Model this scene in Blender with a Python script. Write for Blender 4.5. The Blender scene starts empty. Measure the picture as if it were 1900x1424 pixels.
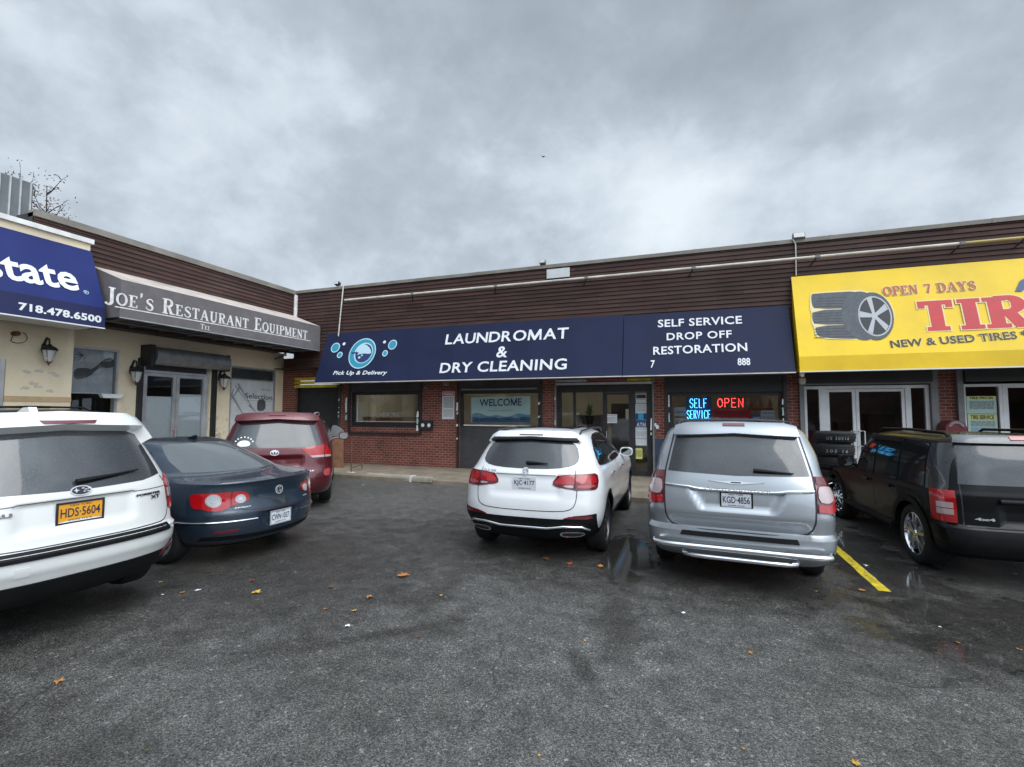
import bpy, bmesh, math, random
import numpy as np
from mathutils import Vector, Matrix
random.seed(7)
S = bpy.context.scene
COL = S.collection
# ------------------------------------------------------------------ camera
FPX, CH = 885.0, 1.85                      # focal length in photo pixels (1900 wide), eye height
YAW, PITCH, ROLL = map(math.radians, (-19.45, 3.39, 0.1))
def _basis():
    cy, sy, cp, sp = math.cos(YAW), math.sin(YAW), math.cos(PITCH), math.sin(PITCH)
    f = Vector((sy*cp, cy*cp, sp)); r = Vector((cy, -sy, 0)); u = r.cross(f)
    c, s = math.cos(ROLL), math.sin(ROLL)
    return r*c+u*s, -r*s+u*c, f
CR, CU, CF = _basis()
EYE = Vector((0, 0, CH))
cam = bpy.data.cameras.new('camera'); camo = bpy.data.objects.new('camera', cam); COL.objects.link(camo)
camo.matrix_world = Matrix((CR, CU, -CF)).transposed().to_4x4()
camo.location = EYE
cam.sensor_fit = 'HORIZONTAL'; cam.sensor_width = 36; cam.lens = 36*FPX/1900
cam.clip_start = .05; cam.clip_end = 2000
S.camera = camo
def ray(x, y): return CF + CR*((x-950)/FPX) - CU*((y-712)/FPX)
def hit(x, y, o, n):
    d = ray(x, y); t = (Vector(o)-EYE).dot(n)/d.dot(n); return EYE+d*t
def ground(x, y, z=0): return hit(x, y, (0, 0, z), Vector((0, 0, 1)))
# ------------------------------------------------------------------ render look
S.view_settings.view_transform = 'Standard'; S.view_settings.look = 'None'
S.view_settings.gamma = 1; S.view_settings.use_curve_mapping = False
S.view_settings.exposure = 0.45
try:
    S.cycles.max_bounces = 8; S.cycles.transparent_max_bounces = 8
except Exception: pass
# ------------------------------------------------------------------ node helpers
class NT:
    def __init__(s, nt): s.nt = nt; s.N = nt.nodes; s.L = nt.links
    def n(s, t, **kw):
        o = s.N.new(t)
        for k, v in kw.items():
            if hasattr(o, k) and k not in ('Scale',): setattr(o, k, v)
        return o
    def l(s, a, b): s.L.new(a, b)
    def math(s, op, a, b=None, c=None, clamp=False):
        o = s.n('ShaderNodeMath', operation=op); o.use_clamp = clamp
        for i, v in enumerate((a, b, c)):
            if v is None: continue
            if isinstance(v, (int, float)): o.inputs[i].default_value = v
            else: s.l(v, o.inputs[i])
        return o.outputs[0]
    def noise(s, vec, scale, detail=4, rough=.55, dist=0):
        o = s.n('ShaderNodeTexNoise'); o.inputs['Scale'].default_value = scale; o.inputs['Detail'].default_value = detail
        o.inputs['Roughness'].default_value = rough; o.inputs['Distortion'].default_value = dist
        if vec is not None: s.l(vec, o.inputs['Vector'])
        return o.outputs['Fac']
    def ramp(s, fac, stops, interp='LINEAR'):
        o = s.n('ShaderNodeValToRGB'); cr = o.color_ramp; cr.interpolation = interp
        while len(cr.elements) < len(stops): cr.elements.new(.5)
        for e, (p, c) in zip(cr.elements, stops):
            e.position = p; e.color = (*c, 1) if len(c) == 3 else c
        s.l(fac, o.inputs[0]); return o.outputs[0]
    def mix(s, fac, a, b, mode='MIX'):
        o = s.n('ShaderNodeMix'); o.data_type = 'RGBA'; o.blend_type = mode
        for i, v in ((0, fac), (6, a), (7, b)):
            if isinstance(v, (int, float)): o.inputs[i].default_value = v
            elif isinstance(v, tuple): o.inputs[i].default_value = (*v, 1) if len(v) == 3 else v
            else: s.l(v, o.inputs[i])
        return o.outputs[2]
    def map(s, vec, loc=(0, 0, 0), rot=(0, 0, 0), sc=(1, 1, 1)):
        o = s.n('ShaderNodeMapping'); o.inputs['Location'].default_value = loc; o.inputs['Rotation'].default_value = rot
        o.inputs['Scale'].default_value = sc; s.l(vec, o.inputs['Vector']); return o.outputs[0]
# ------------------------------------------------------------------ world: overcast sky
SUN_EL, SUN_AZ = math.radians(50), math.radians(125)
W = bpy.data.worlds.new('World'); S.world = W; W.use_nodes = True
t = NT(W.node_tree); t.N.clear()
sky = t.n('ShaderNodeTexSky'); sky.sky_type = 'NISHITA'; sky.sun_disc = False
sky.sun_elevation = SUN_EL; sky.sun_rotation = SUN_AZ; sky.air_density = 1; sky.dust_density = 4
b1 = t.n('ShaderNodeBackground'); t.l(sky.outputs[0], b1.inputs[0]); b1.inputs[1].default_value = .05
tc = t.n('ShaderNodeTexCoord'); sx = t.n('ShaderNodeSeparateXYZ'); t.l(tc.outputs['Generated'], sx.inputs[0])
zz = t.math('MAXIMUM', sx.outputs[2], 0.0)
nrmv = t.n('ShaderNodeVectorMath', operation='NORMALIZE'); t.l(tc.outputs['Generated'], nrmv.inputs[0])
cl = t.map(nrmv.outputs[0], loc=(3.1, 1.7, .4), rot=(.15, 0, .5), sc=(1, 1, 1.3))
n1 = t.noise(cl, 1.55, 9, .52, .1)
n2 = t.noise(t.map(cl, loc=(9, 4, 2)), 6.0, 10, .6, .1)
nn = t.math('ADD', t.math('MULTIPLY', n1, .72), t.math('MULTIPLY', n2, .28))
def blob(px, py, power):
    d = ray(px, py).normalized(); vm = t.n('ShaderNodeVectorMath', operation='DOT_PRODUCT')
    nv = t.n('ShaderNodeVectorMath', operation='NORMALIZE'); t.l(tc.outputs['Generated'], nv.inputs[0]); t.l(nv.outputs[0], vm.inputs[0])
    vm.inputs[1].default_value = d
    return t.math('POWER', t.math('MAXIMUM', vm.outputs['Value'], 0), power)
bright = t.math('ADD', t.math('MULTIPLY', blob(1290, 405, 90), .085), t.math('MULTIPLY', blob(200, 120, 10), .06))
bright = t.math('ADD', bright, t.math('MULTIPLY', blob(1900, 330, 60), .08))
bright = t.math('ADD', bright, t.math('MULTIPLY', blob(1300, 120, 14), -.075))
bright = t.math('ADD', bright, t.math('MULTIPLY', blob(350, 330, 30), -.05))
cv = t.math('ADD', nn, bright)
cc = t.ramp(cv, [(.36, (.255, .296, .338)), (.45, (.31, .358, .408)), (.53, (.39, .447, .505)), (.59, (.50, .565, .63)), (.70, (.66, .72, .77))])
# an overcast sky is brighter overhead and towards the hidden sun (behind the camera)
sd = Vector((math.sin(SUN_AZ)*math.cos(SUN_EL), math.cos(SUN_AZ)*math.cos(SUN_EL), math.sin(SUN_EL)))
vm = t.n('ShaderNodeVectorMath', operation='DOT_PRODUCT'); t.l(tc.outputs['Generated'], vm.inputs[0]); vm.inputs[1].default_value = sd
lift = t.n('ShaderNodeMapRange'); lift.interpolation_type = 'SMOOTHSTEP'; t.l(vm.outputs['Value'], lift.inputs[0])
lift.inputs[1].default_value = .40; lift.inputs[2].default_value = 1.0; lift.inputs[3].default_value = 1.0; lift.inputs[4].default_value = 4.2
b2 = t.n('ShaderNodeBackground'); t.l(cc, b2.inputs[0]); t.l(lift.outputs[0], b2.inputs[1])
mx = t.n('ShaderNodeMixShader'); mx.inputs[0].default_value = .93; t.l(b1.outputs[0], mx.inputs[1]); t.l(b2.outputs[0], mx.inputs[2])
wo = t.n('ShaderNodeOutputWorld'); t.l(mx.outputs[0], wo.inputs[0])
sl = bpy.data.lights.new('sun', 'SUN'); sl.energy = 1.1; sl.angle = math.radians(50); sl.color = (1, .97, .93)
so = bpy.data.objects.new('sun', sl); COL.objects.link(so); so.rotation_euler = sd.to_track_quat('Z', 'Y').to_euler(); so.location = (0, -5, 20)
# ------------------------------------------------------------------ materials
MATS = {}
def mat(name, col, rough=.6, metal=0, coat=0, bump=None, spec=.5, vary=None, emit=None, estr=1, crough=.03, alpha=None):
    if name in MATS: return MATS[name]
    m = bpy.data.materials.new(name); m.use_nodes = True; q = NT(m.node_tree); p = q.N['Principled BSDF']
    I = p.inputs; I['Base Color'].default_value = (*col, 1); I['Roughness'].default_value = rough; I['Metallic'].default_value = metal
    I['Coat Weight'].default_value = coat; I['Coat Roughness'].default_value = crough; I['Specular IOR Level'].default_value = spec
    tc = q.n('ShaderNodeTexCoord')
    if vary:                                   # (scale, amount)
        f = q.noise(tc.outputs['Object'], vary[0], 6, .6)
        a = tuple(c*(1-vary[1]) for c in col); b = tuple(min(1, c*(1+vary[1])) for c in col)
        q.l(q.ramp(f, [(.3, a), (.7, b)]), I['Base Color'])
        q.l(q.math('ADD', q.math('MULTIPLY', f, .25), rough-.12, clamp=True), I['Roughness'])
    if bump:                                   # (scale, strength, distance)
        f = q.noise(tc.outputs['Object'], bump[0], 3, .6)
        bn = q.n('ShaderNodeBump'); bn.inputs['Strength'].default_value = bump[1]; bn.inputs['Distance'].default_value = bump[2]
        q.l(f, bn.inputs['Height']); q.l(bn.outputs[0], I['Normal'])
        if coat: q.l(bn.outputs[0], I['Coat Normal'])
    if emit: I['Emission Color'].default_value = (*emit, 1); I['Emission Strength'].default_value = estr
    MATS[name] = m; return m
def glass(name, tint=(.75, .8, .8), refl=1.0):
    if name in MATS: return MATS[name]
    m = bpy.data.materials.new(name); m.use_nodes = True; q = NT(m.node_tree); q.N.remove(q.N['Principled BSDF'])
    fr = q.n('ShaderNodeFresnel'); fr.inputs[0].default_value = 1.5
    tr = q.n('ShaderNodeBsdfTransparent'); tr.inputs[0].default_value = (*tint, 1)
    gl = q.n('ShaderNodeBsdfGlossy'); gl.inputs['Roughness'].default_value = .01; gl.inputs[0].default_value = (.95, .97, 1, 1)
    mx = q.n('ShaderNodeMixShader'); q.l(q.math('MULTIPLY', fr.outputs[0], 1.15*refl, clamp=True), mx.inputs[0]); q.l(tr.outputs[0], mx.inputs[1]); q.l(gl.outputs[0], mx.inputs[2])
    q.l(mx.outputs[0], q.N['Material Output'].inputs[0]); MATS[name] = m; return m
def paint(name, col, metal=0, rough=.35):
    """car paint under a clear coat, with rain drops and road film"""
    m = mat(name, col, rough, metal, coat=1)
    q = NT(m.node_tree); p = q.N['Principled BSDF']; tc = q.n('ShaderNodeTexCoord')
    vo = q.n('ShaderNodeTexVoronoi'); vo.inputs['Scale'].default_value = 85; q.l(tc.outputs['Object'], vo.inputs['Vector'])
    ms = q.math('GREATER_THAN', q.noise(tc.outputs['Object'], 30, 2), .52)
    h = q.math('MULTIPLY', q.math('SUBTRACT', .45, vo.outputs['Distance'], clamp=True), ms)
    ge = q.n('ShaderNodeNewGeometry'); sp = q.n('ShaderNodeSeparateXYZ'); q.l(ge.outputs['Normal'], sp.inputs[0])
    up = q.math('ADD', q.math('MULTIPLY', sp.outputs[2], 1.0, clamp=True), .08)
    bn = q.n('ShaderNodeBump'); bn.inputs['Distance'].default_value = .006; q.l(q.math('MULTIPLY', h, up), bn.inputs['Height']); bn.inputs['Strength'].default_value = .8
    q.l(bn.outputs[0], p.inputs['Coat Normal'])
    so_ = q.n('ShaderNodeSeparateXYZ'); q.l(tc.outputs['Object'], so_.inputs[0])
    f = q.math('MULTIPLY', q.noise(tc.outputs['Object'], 5, 6, .65), q.math('SUBTRACT', 1.1, so_.outputs[2], clamp=True))
    d = tuple(.7*c+.004 for c in col)
    q.l(q.mix(q.math('MULTIPLY', f, .9, clamp=True), col, d), p.inputs['Base Color'])
    return m
def carglass(name, col=(.02, .022, .026)):
    m = mat(name, col, .06, 0, coat=0, spec=.9)
    q = NT(m.node_tree); p = q.N['Principled BSDF']; tc = q.n('ShaderNodeTexCoord')
    f = q.noise(tc.outputs['Object'], 140, 2, .5); g = q.noise(tc.outputs['Object'], 3, 5, .6)
    q.l(q.ramp(f, [(.55, (.05, .05, .05)), (.68, (.35, .35, .35))]), p.inputs['Roughness'])
    k = q.math('MULTIPLY', q.ramp(f, [(.5, (0, 0, 0)), (.7, (1, 1, 1))]), .35)
    q.l(q.mix(q.math('ADD', k, q.math('MULTIPLY', g, .35), clamp=True), col, (.075, .08, .088)), p.inputs['Base Color'])
    return m
def brick_mat():
    m = bpy.data.materials.new('brick'); m.use_nodes = True; q = NT(m.node_tree); p = q.N['Principled BSDF']
    tc = q.n('ShaderNodeTexCoord'); s = q.n('ShaderNodeSeparateXYZ'); q.l(tc.outputs['Object'], s.inputs[0])
    c = q.n('ShaderNodeCombineXYZ'); q.l(q.math('ADD', s.outputs[0], s.outputs[1]), c.inputs[0]); q.l(s.outputs[2], c.inputs[1])
    b = q.n('ShaderNodeTexBrick'); q.l(c.outputs[0], b.inputs['Vector'])
    for k, v in (('Scale', 1), ('Brick Width', .205), ('Row Height', .0765), ('Mortar Size', .0085), ('Mortar Smooth', .25), ('Bias', 0)): b.inputs[k].default_value = v
    b.inputs['Color1'].default_value = (.24, .065, .045, 1); b.inputs['Color2'].default_value = (.14, .038, .029, 1); b.inputs['Mortar'].default_value = (.36, .22, .17, 1)
    n = q.noise(tc.outputs['Object'], 1.3, 6, .65); n2 = q.noise(tc.outputs['Object'], 40, 3)
    cc = q.mix(.7, b.outputs['Color'], q.ramp(n, [(.3, (.5, .5, .52)), (.62, (1, 1, 1))]), 'MULTIPLY')
    cc = q.mix(.5, cc, q.ramp(n2, [(.3, (.55, .55, .55)), (.7, (1.2, 1.2, 1.2))]), 'MULTIPLY')
    q.l(cc, p.inputs['Base Color']); p.inputs['Roughness'].default_value = .8
    bn = q.n('ShaderNodeBump'); bn.inputs['Strength'].default_value = .8; bn.inputs['Distance'].default_value = .01
    q.l(q.math('SUBTRACT', q.math('MULTIPLY', n2, .3), b.outputs['Fac']), bn.inputs['Height']); q.l(bn.outputs[0], p.inputs['Normal'])
    MATS['brick'] = m; return m
def siding_mat():
    m = bpy.data.materials.new('siding_brown'); m.use_nodes = True; q = NT(m.node_tree); p = q.N['Principled BSDF']
    tc = q.n('ShaderNodeTexCoord'); s = q.n('ShaderNodeSeparateXYZ'); q.l(tc.outputs['Object'], s.inputs[0])
    c = q.n('ShaderNodeCombineXYZ'); q.l(q.math('ADD', s.outputs[0], s.outputs[1]), c.inputs[0]); q.l(s.outputs[2], c.inputs[1])
    b = q.n('ShaderNodeTexBrick'); q.l(c.outputs[0], b.inputs['Vector'])
    for k, v in (('Scale', 1), ('Brick Width', 1.22), ('Row Height', .112), ('Mortar Size', .0035), ('Mortar Smooth', .1), ('Bias', 0)): b.inputs[k].default_value = v
    b.inputs['Color1'].default_value = (.078, .044, .037, 1); b.inputs['Color2'].default_value = (.050, .029, .026, 1); b.inputs['Mortar'].default_value = (.02, .012, .01, 1)
    n = q.noise(q.map(tc.outputs['Object'], sc=(1, 1, 12)), 1.2, 6, .65); n3 = q.noise(tc.outputs['Object'], .35, 4, .6)
    cc = q.mix(.65, b.outputs['Color'], q.ramp(n, [(.3, (.55, .5, .5)), (.7, (1.35, 1.3, 1.3))]), 'MULTIPLY')
    cc = q.mix(q.math('MULTIPLY', q.ramp(n3, [(.5, (0, 0, 0)), (.75, (1, 1, 1))]), .25), cc, (.13, .10, .09))
    q.l(cc, p.inputs['Base Color']); p.inputs['Roughness'].default_value = .75; p.inputs['Specular IOR Level'].default_value = .25
    MATS['siding_brown'] = m; return m
def stucco_mat(name, col, stain):
    m = bpy.data.materials.new(name); m.use_nodes = True; q = NT(m.node_tree); p = q.N['Principled BSDF']
    tc = q.n('ShaderNodeTexCoord'); s = q.n('ShaderNodeSeparateXYZ'); q.l(tc.outputs['Object'], s.inputs[0])
    n = q.noise(tc.outputs['Object'], 1.6, 7, .6); n2 = q.noise(tc.outputs['Object'], 7, 6, .7); n3 = q.noise(tc.outputs['Object'], 90, 2)
    low = q.math('MULTIPLY', q.math('SUBTRACT', 2.15, s.outputs[2]), .55, clamp=True)
    k = q.math('MULTIPLY', q.ramp(n2, [(.5, (0, 0, 0)), (.62, (1, 1, 1))]), q.math('ADD', low, .06), clamp=True)
    c = q.mix(q.math('MULTIPLY', q.ramp(n, [(.35, (0, 0, 0)), (.7, (1, 1, 1))]), .5), col, tuple(v*.78 for v in col))
    q.l(q.mix(k, c, stain), p.inputs['Base Color']); p.inputs['Roughness'].default_value = .85
    bn = q.n('ShaderNodeBump'); bn.inputs['Strength'].default_value = .5; bn.inputs['Distance'].default_value = .004; q.l(n3, bn.inputs['Height']); q.l(bn.outputs[0], p.inputs['Normal'])
    MATS[name] = m; return m
def asphalt_mat():
    m = bpy.data.materials.new('wet_asphalt'); m.use_nodes = True; q = NT(m.node_tree); p = q.N['Principled BSDF']
    tc = q.n('ShaderNodeTexCoord'); o = tc.outputs['Object']
    # shape of the wet and patched areas
    s = q.n('ShaderNodeSeparateXYZ'); q.l(o, s.inputs[0])
    def ell(cx, cy, rx, ry, rot=0):
        v = q.map(o, loc=(0, 0, 0)); vs = q.n('ShaderNodeVectorMath', operation='SUBTRACT'); q.l(v, vs.inputs[0]); vs.inputs[1].default_value = (cx, cy, 0)
        mv = q.n('ShaderNodeMapping'); q.l(vs.outputs[0], mv.inputs[0]); mv.inputs['Rotation'].default_value = (0, 0, -rot); 
        sc = q.n('ShaderNodeVectorMath', operation='MULTIPLY'); q.l(mv.outputs[0], sc.inputs[0]); sc.inputs[1].default_value = (1/rx, 1/ry, 0)
        ln = q.n('ShaderNodeVectorMath', operation='LENGTH'); q.l(sc.outputs[0], ln.inputs[0])
        return q.math('SUBTRACT', 1, ln.outputs['Value'])
    wob = q.math('MULTIPLY', q.math('SUBTRACT', q.noise(o, 2.2, 6, .65), .5), 1.5)
    pud = None
    for e in ((2.9, 5.35, 1.6, 1.0, .1), (-.66, 6.5, .40, 1.25, 0), (2.15, 7.4, .65, 2.3, 0), (2.2, 4.75, .7, .3, -.3), (4.4, 5.0, 1.2, .45, .1)):
        v = ell(*e); pud = v if pud is None else q.math('MAXIMUM', pud, v)
    pm = q.math('ADD', q.math('MULTIPLY', pud, .8), q.math('MULTIPLY', wob, 1.15))
    pudf = q.n('ShaderNodeMapRange'); pudf.interpolation_type = 'SMOOTHSTEP'; q.l(pm, pudf.inputs[0]); pudf.inputs[1].default_value = -.05; pudf.inputs[2].default_value = .25
    PF = pudf.outputs[0]
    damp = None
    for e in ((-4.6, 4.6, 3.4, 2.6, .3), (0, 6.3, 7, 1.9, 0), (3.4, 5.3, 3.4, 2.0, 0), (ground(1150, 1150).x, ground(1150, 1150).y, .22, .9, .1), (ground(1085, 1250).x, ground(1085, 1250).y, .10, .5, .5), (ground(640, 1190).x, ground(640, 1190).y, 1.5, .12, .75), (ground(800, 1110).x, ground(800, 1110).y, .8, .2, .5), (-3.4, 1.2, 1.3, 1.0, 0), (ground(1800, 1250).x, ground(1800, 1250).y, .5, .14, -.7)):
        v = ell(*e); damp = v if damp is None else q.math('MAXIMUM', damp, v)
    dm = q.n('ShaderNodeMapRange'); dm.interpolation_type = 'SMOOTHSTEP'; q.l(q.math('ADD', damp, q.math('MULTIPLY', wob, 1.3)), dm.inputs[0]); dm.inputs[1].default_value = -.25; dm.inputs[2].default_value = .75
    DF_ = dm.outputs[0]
    vo = q.n('ShaderNodeTexVoronoi'); vo.inputs['Scale'].default_value = 125; vo.feature = 'F1'; q.l(o, vo.inputs['Vector'])
    sv = q.n('ShaderNodeSeparateColor'); q.l(vo.outputs['Color'], sv.inputs[0])
    vo2 = q.n('ShaderNodeTexVoronoi'); vo2.inputs['Scale'].default_value = 55; q.l(o, vo2.inputs['Vector']); sv2 = q.n('ShaderNodeSeparateColor'); q.l(vo2.outputs['Color'], sv2.inputs[0])
    base = q.ramp(sv.outputs[0], [(0, (.024, .023, .021)), (.40, (.066, .064, .059)), (.80, (.106, .102, .095)), (1, (.19, .184, .172))])
    base = q.mix(q.math('MULTIPLY', q.math('GREATER_THAN', sv2.outputs[1], .992), .5), base, (.34, .34, .33))
    big = q.noise(o, .55, 7, .6, .3); mid = q.noise(o, 5, 6, .65)
    base = q.mix(1, base, q.ramp(big, [(.3, (.95, .94, .93)), (.7, (1.5, 1.5, 1.52))]), 'MULTIPLY')
    base = q.mix(.8, base, q.ramp(mid, [(.32, (.5, .5, .5)), (.68, (1.3, 1.3, 1.3))]), 'MULTIPLY')
    # cracks
    ck = q.n('ShaderNodeTexVoronoi'); ck.feature = 'DISTANCE_TO_EDGE'; ck.inputs['Scale'].default_value = .55
    nv = q.n('ShaderNodeTexNoise'); nv.inputs['Scale'].default_value = 3; nv.inputs['Detail'].default_value = 6; q.l(o, nv.inputs['Vector'])
    va = q.n('ShaderNodeVectorMath', operation='MULTIPLY_ADD'); q.l(nv.outputs['Color'], va.inputs[0]); va.inputs[1].default_value = (.5, .5, 0); q.l(o, va.inputs[2]); q.l(va.outputs[0], ck.inputs['Vector'])
    cf = q.math('MULTIPLY', q.math('LESS_THAN', ck.outputs['Distance'], .003), q.math('GREATER_THAN', q.noise(o, .8, 2), .52))
    base = q.mix(q.math('MULTIPLY', cf, .55), base, (.012, .012, .012))
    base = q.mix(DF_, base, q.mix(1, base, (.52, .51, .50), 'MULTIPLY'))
    base = q.mix(PF, base, q.mix(.45, base, (.02, .018, .016)))
    q.l(base, p.inputs['Base Color'])
    r = q.math('SUBTRACT', .46, q.math('MULTIPLY', DF_, .2)); r = q.math('ADD', r, q.math('MULTIPLY', sv.outputs[1], .12))
    rr = q.n('ShaderNodeMix'); q.l(PF, rr.inputs[0]); q.l(r, rr.inputs[2]); rr.inputs[3].default_value = .035
    q.l(rr.outputs[0], p.inputs['Roughness'])
    h = q.math('ADD', q.math('MULTIPLY', sv.outputs[2], .6), q.math('SUBTRACT', .5, vo.outputs['Distance']))
    bn = q.n('ShaderNodeBump'); bn.inputs['Distance'].default_value = .004
    q.l(q.math('MULTIPLY', q.math('SUBTRACT', 1, q.math('MULTIPLY', PF, .985)), .8), bn.inputs['Strength']); q.l(h, bn.inputs['Height']); q.l(bn.outputs[0], p.inputs['Normal'])
    MATS['wet_asphalt'] = m; return m
def concrete_mat(name='concrete', col=(.26, .215, .16), joint=True):
    m = bpy.data.materials.new(name); m.use_nodes = True; q = NT(m.node_tree); p = q.N['Principled BSDF']
    tc = q.n('ShaderNodeTexCoord'); o = tc.outputs['Object']
    n = q.noise(o, 2.2, 7, .65); n2 = q.noise(o, 60, 3)
    c = q.ramp(n, [(.3, tuple(v*.6 for v in col)), (.55, col), (.75, tuple(v*1.25 for v in col))])
    c = q.mix(.5, c, q.ramp(n2, [(.3, (.6, .6, .6)), (.7, (1.2, 1.2, 1.2))]), 'MULTIPLY')
    if joint:
        b = q.n('ShaderNodeTexBrick'); q.l(o, b.inputs['Vector']); b.offset = 0
        for k, v in (('Scale', 1), ('Brick Width', 1.5), ('Row Height', 1.5), ('Mortar Size', .008), ('Mortar Smooth', .2)): b.inputs[k].default_value = v
        c = q.mix(q.math('MULTIPLY', b.outputs['Fac'], .7), c, (.04, .035, .03))
    q.l(c, p.inputs['Base Color']); q.l(q.math('SUBTRACT', .85, q.math('MULTIPLY', n, .45)), p.inputs['Roughness'])
    bn = q.n('ShaderNodeBump'); bn.inputs['Strength'].default_value = .4; bn.inputs['Distance'].default_value = .004; q.l(n2, bn.inputs['Height']); q.l(bn.outputs[0], p.inputs['Normal'])
    MATS[name] = m; return m
def worn(name):
    m = MATS[name]; q = NT(m.node_tree); p = q.N['Principled BSDF']; tc = q.n('ShaderNodeTexCoord'); src = p.inputs['Base Color'].links[0].from_socket
    f = q.math('ADD', q.math('MULTIPLY', q.noise(tc.outputs['Object'], 14, 6, .7), .7), q.math('MULTIPLY', q.noise(tc.outputs['Object'], 90, 2), .3))
    q.l(q.mix(q.ramp(f, [(.50, (0, 0, 0)), (.60, (.75, .75, .75))]), src, (.06, .055, .045)), p.inputs['Base Color'])
brick_mat(); siding_mat(); asphalt_mat(); concrete_mat()
concrete_mat('concrete_plain', (.36, .32, .26), False)
stucco_mat('stucco_cream', (.82, .70, .50), (.24, .21, .15))
M = MATS
mat('black_metal', (.018, .018, .02), .5, vary=(4, .4)); mat('black_plastic', (.007, .007, .008), .55, vary=(8, .3), spec=.2); mat('rubber', (.010, .010, .011), .8, bump=(60, .4, .003))
mat('dark_grey', (.045, .046, .05), .6, vary=(3, .35)); mat('mid_grey', (.16, .165, .17), .6, vary=(3, .25)); mat('grey_metal', (.30, .31, .32), .45, .6, vary=(5, .25))
mat('aluminium', (.55, .56, .57), .4, .7, vary=(4, .15)); mat('white_frame', (.62, .63, .65), .45, vary=(3, .12)); mat('white_paint', (.78, .77, .74), .55, vary=(3, .15))
mat('conduit', (.60, .57, .50), .5, vary=(2, .25)); mat('coping', (.21, .19, .165), .55, vary=(1.3, .3)); mat('chrome', (.8, .81, .83), .12, 1); mat('steel', (.62, .63, .64), .3, 1)
mat('navy_fabric', (.010, .0155, .050), .6, vary=(1.5, .18), bump=(25, .25, .004), spec=.25); mat('navy_side', (.009, .014, .045), .6, vary=(2, .2), spec=.25); mat('blue_fabric', (.012, .022, .125), .55, vary=(1.2, .15), bump=(20, .2, .004), spec=.25)
mat('blue_valance', (.009, .013, .07), .5, vary=(1.2, .15)); mat('yellow_fabric', (.86, .58, .008), .5, vary=(1.1, .10), bump=(15, .2, .004)); mat('yellow_valance', (.80, .52, .006), .5, vary=(1.1, .12))
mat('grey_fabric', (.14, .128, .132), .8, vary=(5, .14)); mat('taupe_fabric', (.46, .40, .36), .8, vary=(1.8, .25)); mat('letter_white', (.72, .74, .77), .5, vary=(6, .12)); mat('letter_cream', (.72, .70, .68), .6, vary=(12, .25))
mat('letter_red', (.55, .035, .04), .5, vary=(3, .15)); mat('letter_brick', (.45, .10, .03), .5); mat('letter_outline', (.80, .66, .35), .5); mat('letter_olive', (.05, .05, .012), .5); mat('letter_blue', (.05, .09, .22), .5)
mat('teal', (.03, .27, .40), .5); mat('pale_teal', (.45, .65, .72), .5); mat('navy_print', (.02, .035, .13), .5); mat('paper', (.62, .64, .66), .7, vary=(20, .08)); mat('paper_yellow', (.62, .62, .18), .7); mat('paper_green', (.40, .55, .50), .7)
mat('print_black', (.03, .03, .035), .7); mat('print_grey', (.25, .26, .27), .7); mat('print_blue', (.03, .14, .42), .6); mat('cyan', (.03, .35, .55), .6); mat('print_red', (.45, .04, .05), .6); mat('print_dkred', (.30, .06, .06), .7, vary=(30, .3))
mat('wave', (.16, .33, .42), .7, vary=(6, .3)); mat('wave_dark', (.05, .13, .28), .7, vary=(6, .3)); mat('banner', (.56, .70, .68), .7)
mat('yellow_metal', (.55, .40, .02), .5, vary=(5, .3)); mat('dark_blue_paint', (.025, .045, .085), .6, vary=(6, .4)); mat('interior_wall', (.50, .47, .38), .8, vary=(1, .12)); mat('interior_floor', (.13, .11, .09), .5); mat('interior_dark', (.05, .05, .05), .8)
mat('wood', (.26, .13, .07), .5, vary=(4, .35)); mat('lamp_panel', (.9, .9, .85), .5, emit=(1, .93, .78), estr=5); mat('lens_red', (.38, .004, .008), .12, coat=1); mat('lens_dark', (.12, .004, .008), .12, coat=1); mat('lens_clear', (.46, .36, .36), .15, .1, coat=1)
mat('lens_pink', (.42, .06, .07), .15, coat=1); mat('lens_orange', (.75, .15, .01), .2); mat('bulb', (.55, .55, .52), .35); mat('rust', (.12, .055, .03), .8, vary=(9, .5)); mat('foil_white', (.75, .77, .78), .4)
mat('plate_white', (.62, .64, .68), .45); mat('plate_yellow', (.80, .36, .02), .45); mat('plate_dark', (.02, .02, .03), .4); mat('plate_ink', (.025, .03, .06), .5); mat('leaf_green', (.05, .10, .02), .6, vary=(8, .4))
mat('leaf_tan', (.42, .17, .035), .6, vary=(30, .4)); mat('leaf_red', (.28, .05, .02), .6, vary=(30, .4)); mat('leaf_yellow', (.50, .30, .04), .6, vary=(30, .3)); mat('leaf_brown', (.13, .06, .03), .7, vary=(30, .4)); mat('bark', (.05, .04, .035), .85, vary=(20, .4))
mat('tree_leaf', (.11, .055, .035), .7, vary=(20, .5)); mat('yellow_line', (.62, .47, .02), .5, vary=(9, .25)); mat('hvac', (.16, .17, .175), .5, .3, vary=(2, .2)); mat('art_dark', (.09, .085, .085), .7, vary=(5, .3)); mat('art_grey', (.42, .43, .46), .7, vary=(3, .2)); mat('art_light', (.58, .60, .61), .7, vary=(3, .12))
mat('tire_print', (.085, .095, .11), .6, vary=(10, .3)); mat('tire_print_dark', (.035, .038, .045), .6); mat('tire_print_light', (.45, .46, .48), .5); mat('bird_feather', (.05, .05, .055), .8); mat('skin_board', (.21, .10, .055), .6, vary=(6, .3)); mat('rose', (.12, .012, .018), .45, vary=(6, .3))
M['neon_blue'] = mat('neon_blue', (.2, .5, .9), .4, emit=(.10, .55, 1.0), estr=4.0); M['neon_red'] = mat('neon_red', (.9, .1, .1), .4, emit=(1.0, .055, .06), estr=5)
worn('yellow_line')
glass('shop_glass', (.88, .91, .90)); glass('shop_glass_dark', (.62, .64, .65))
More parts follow.
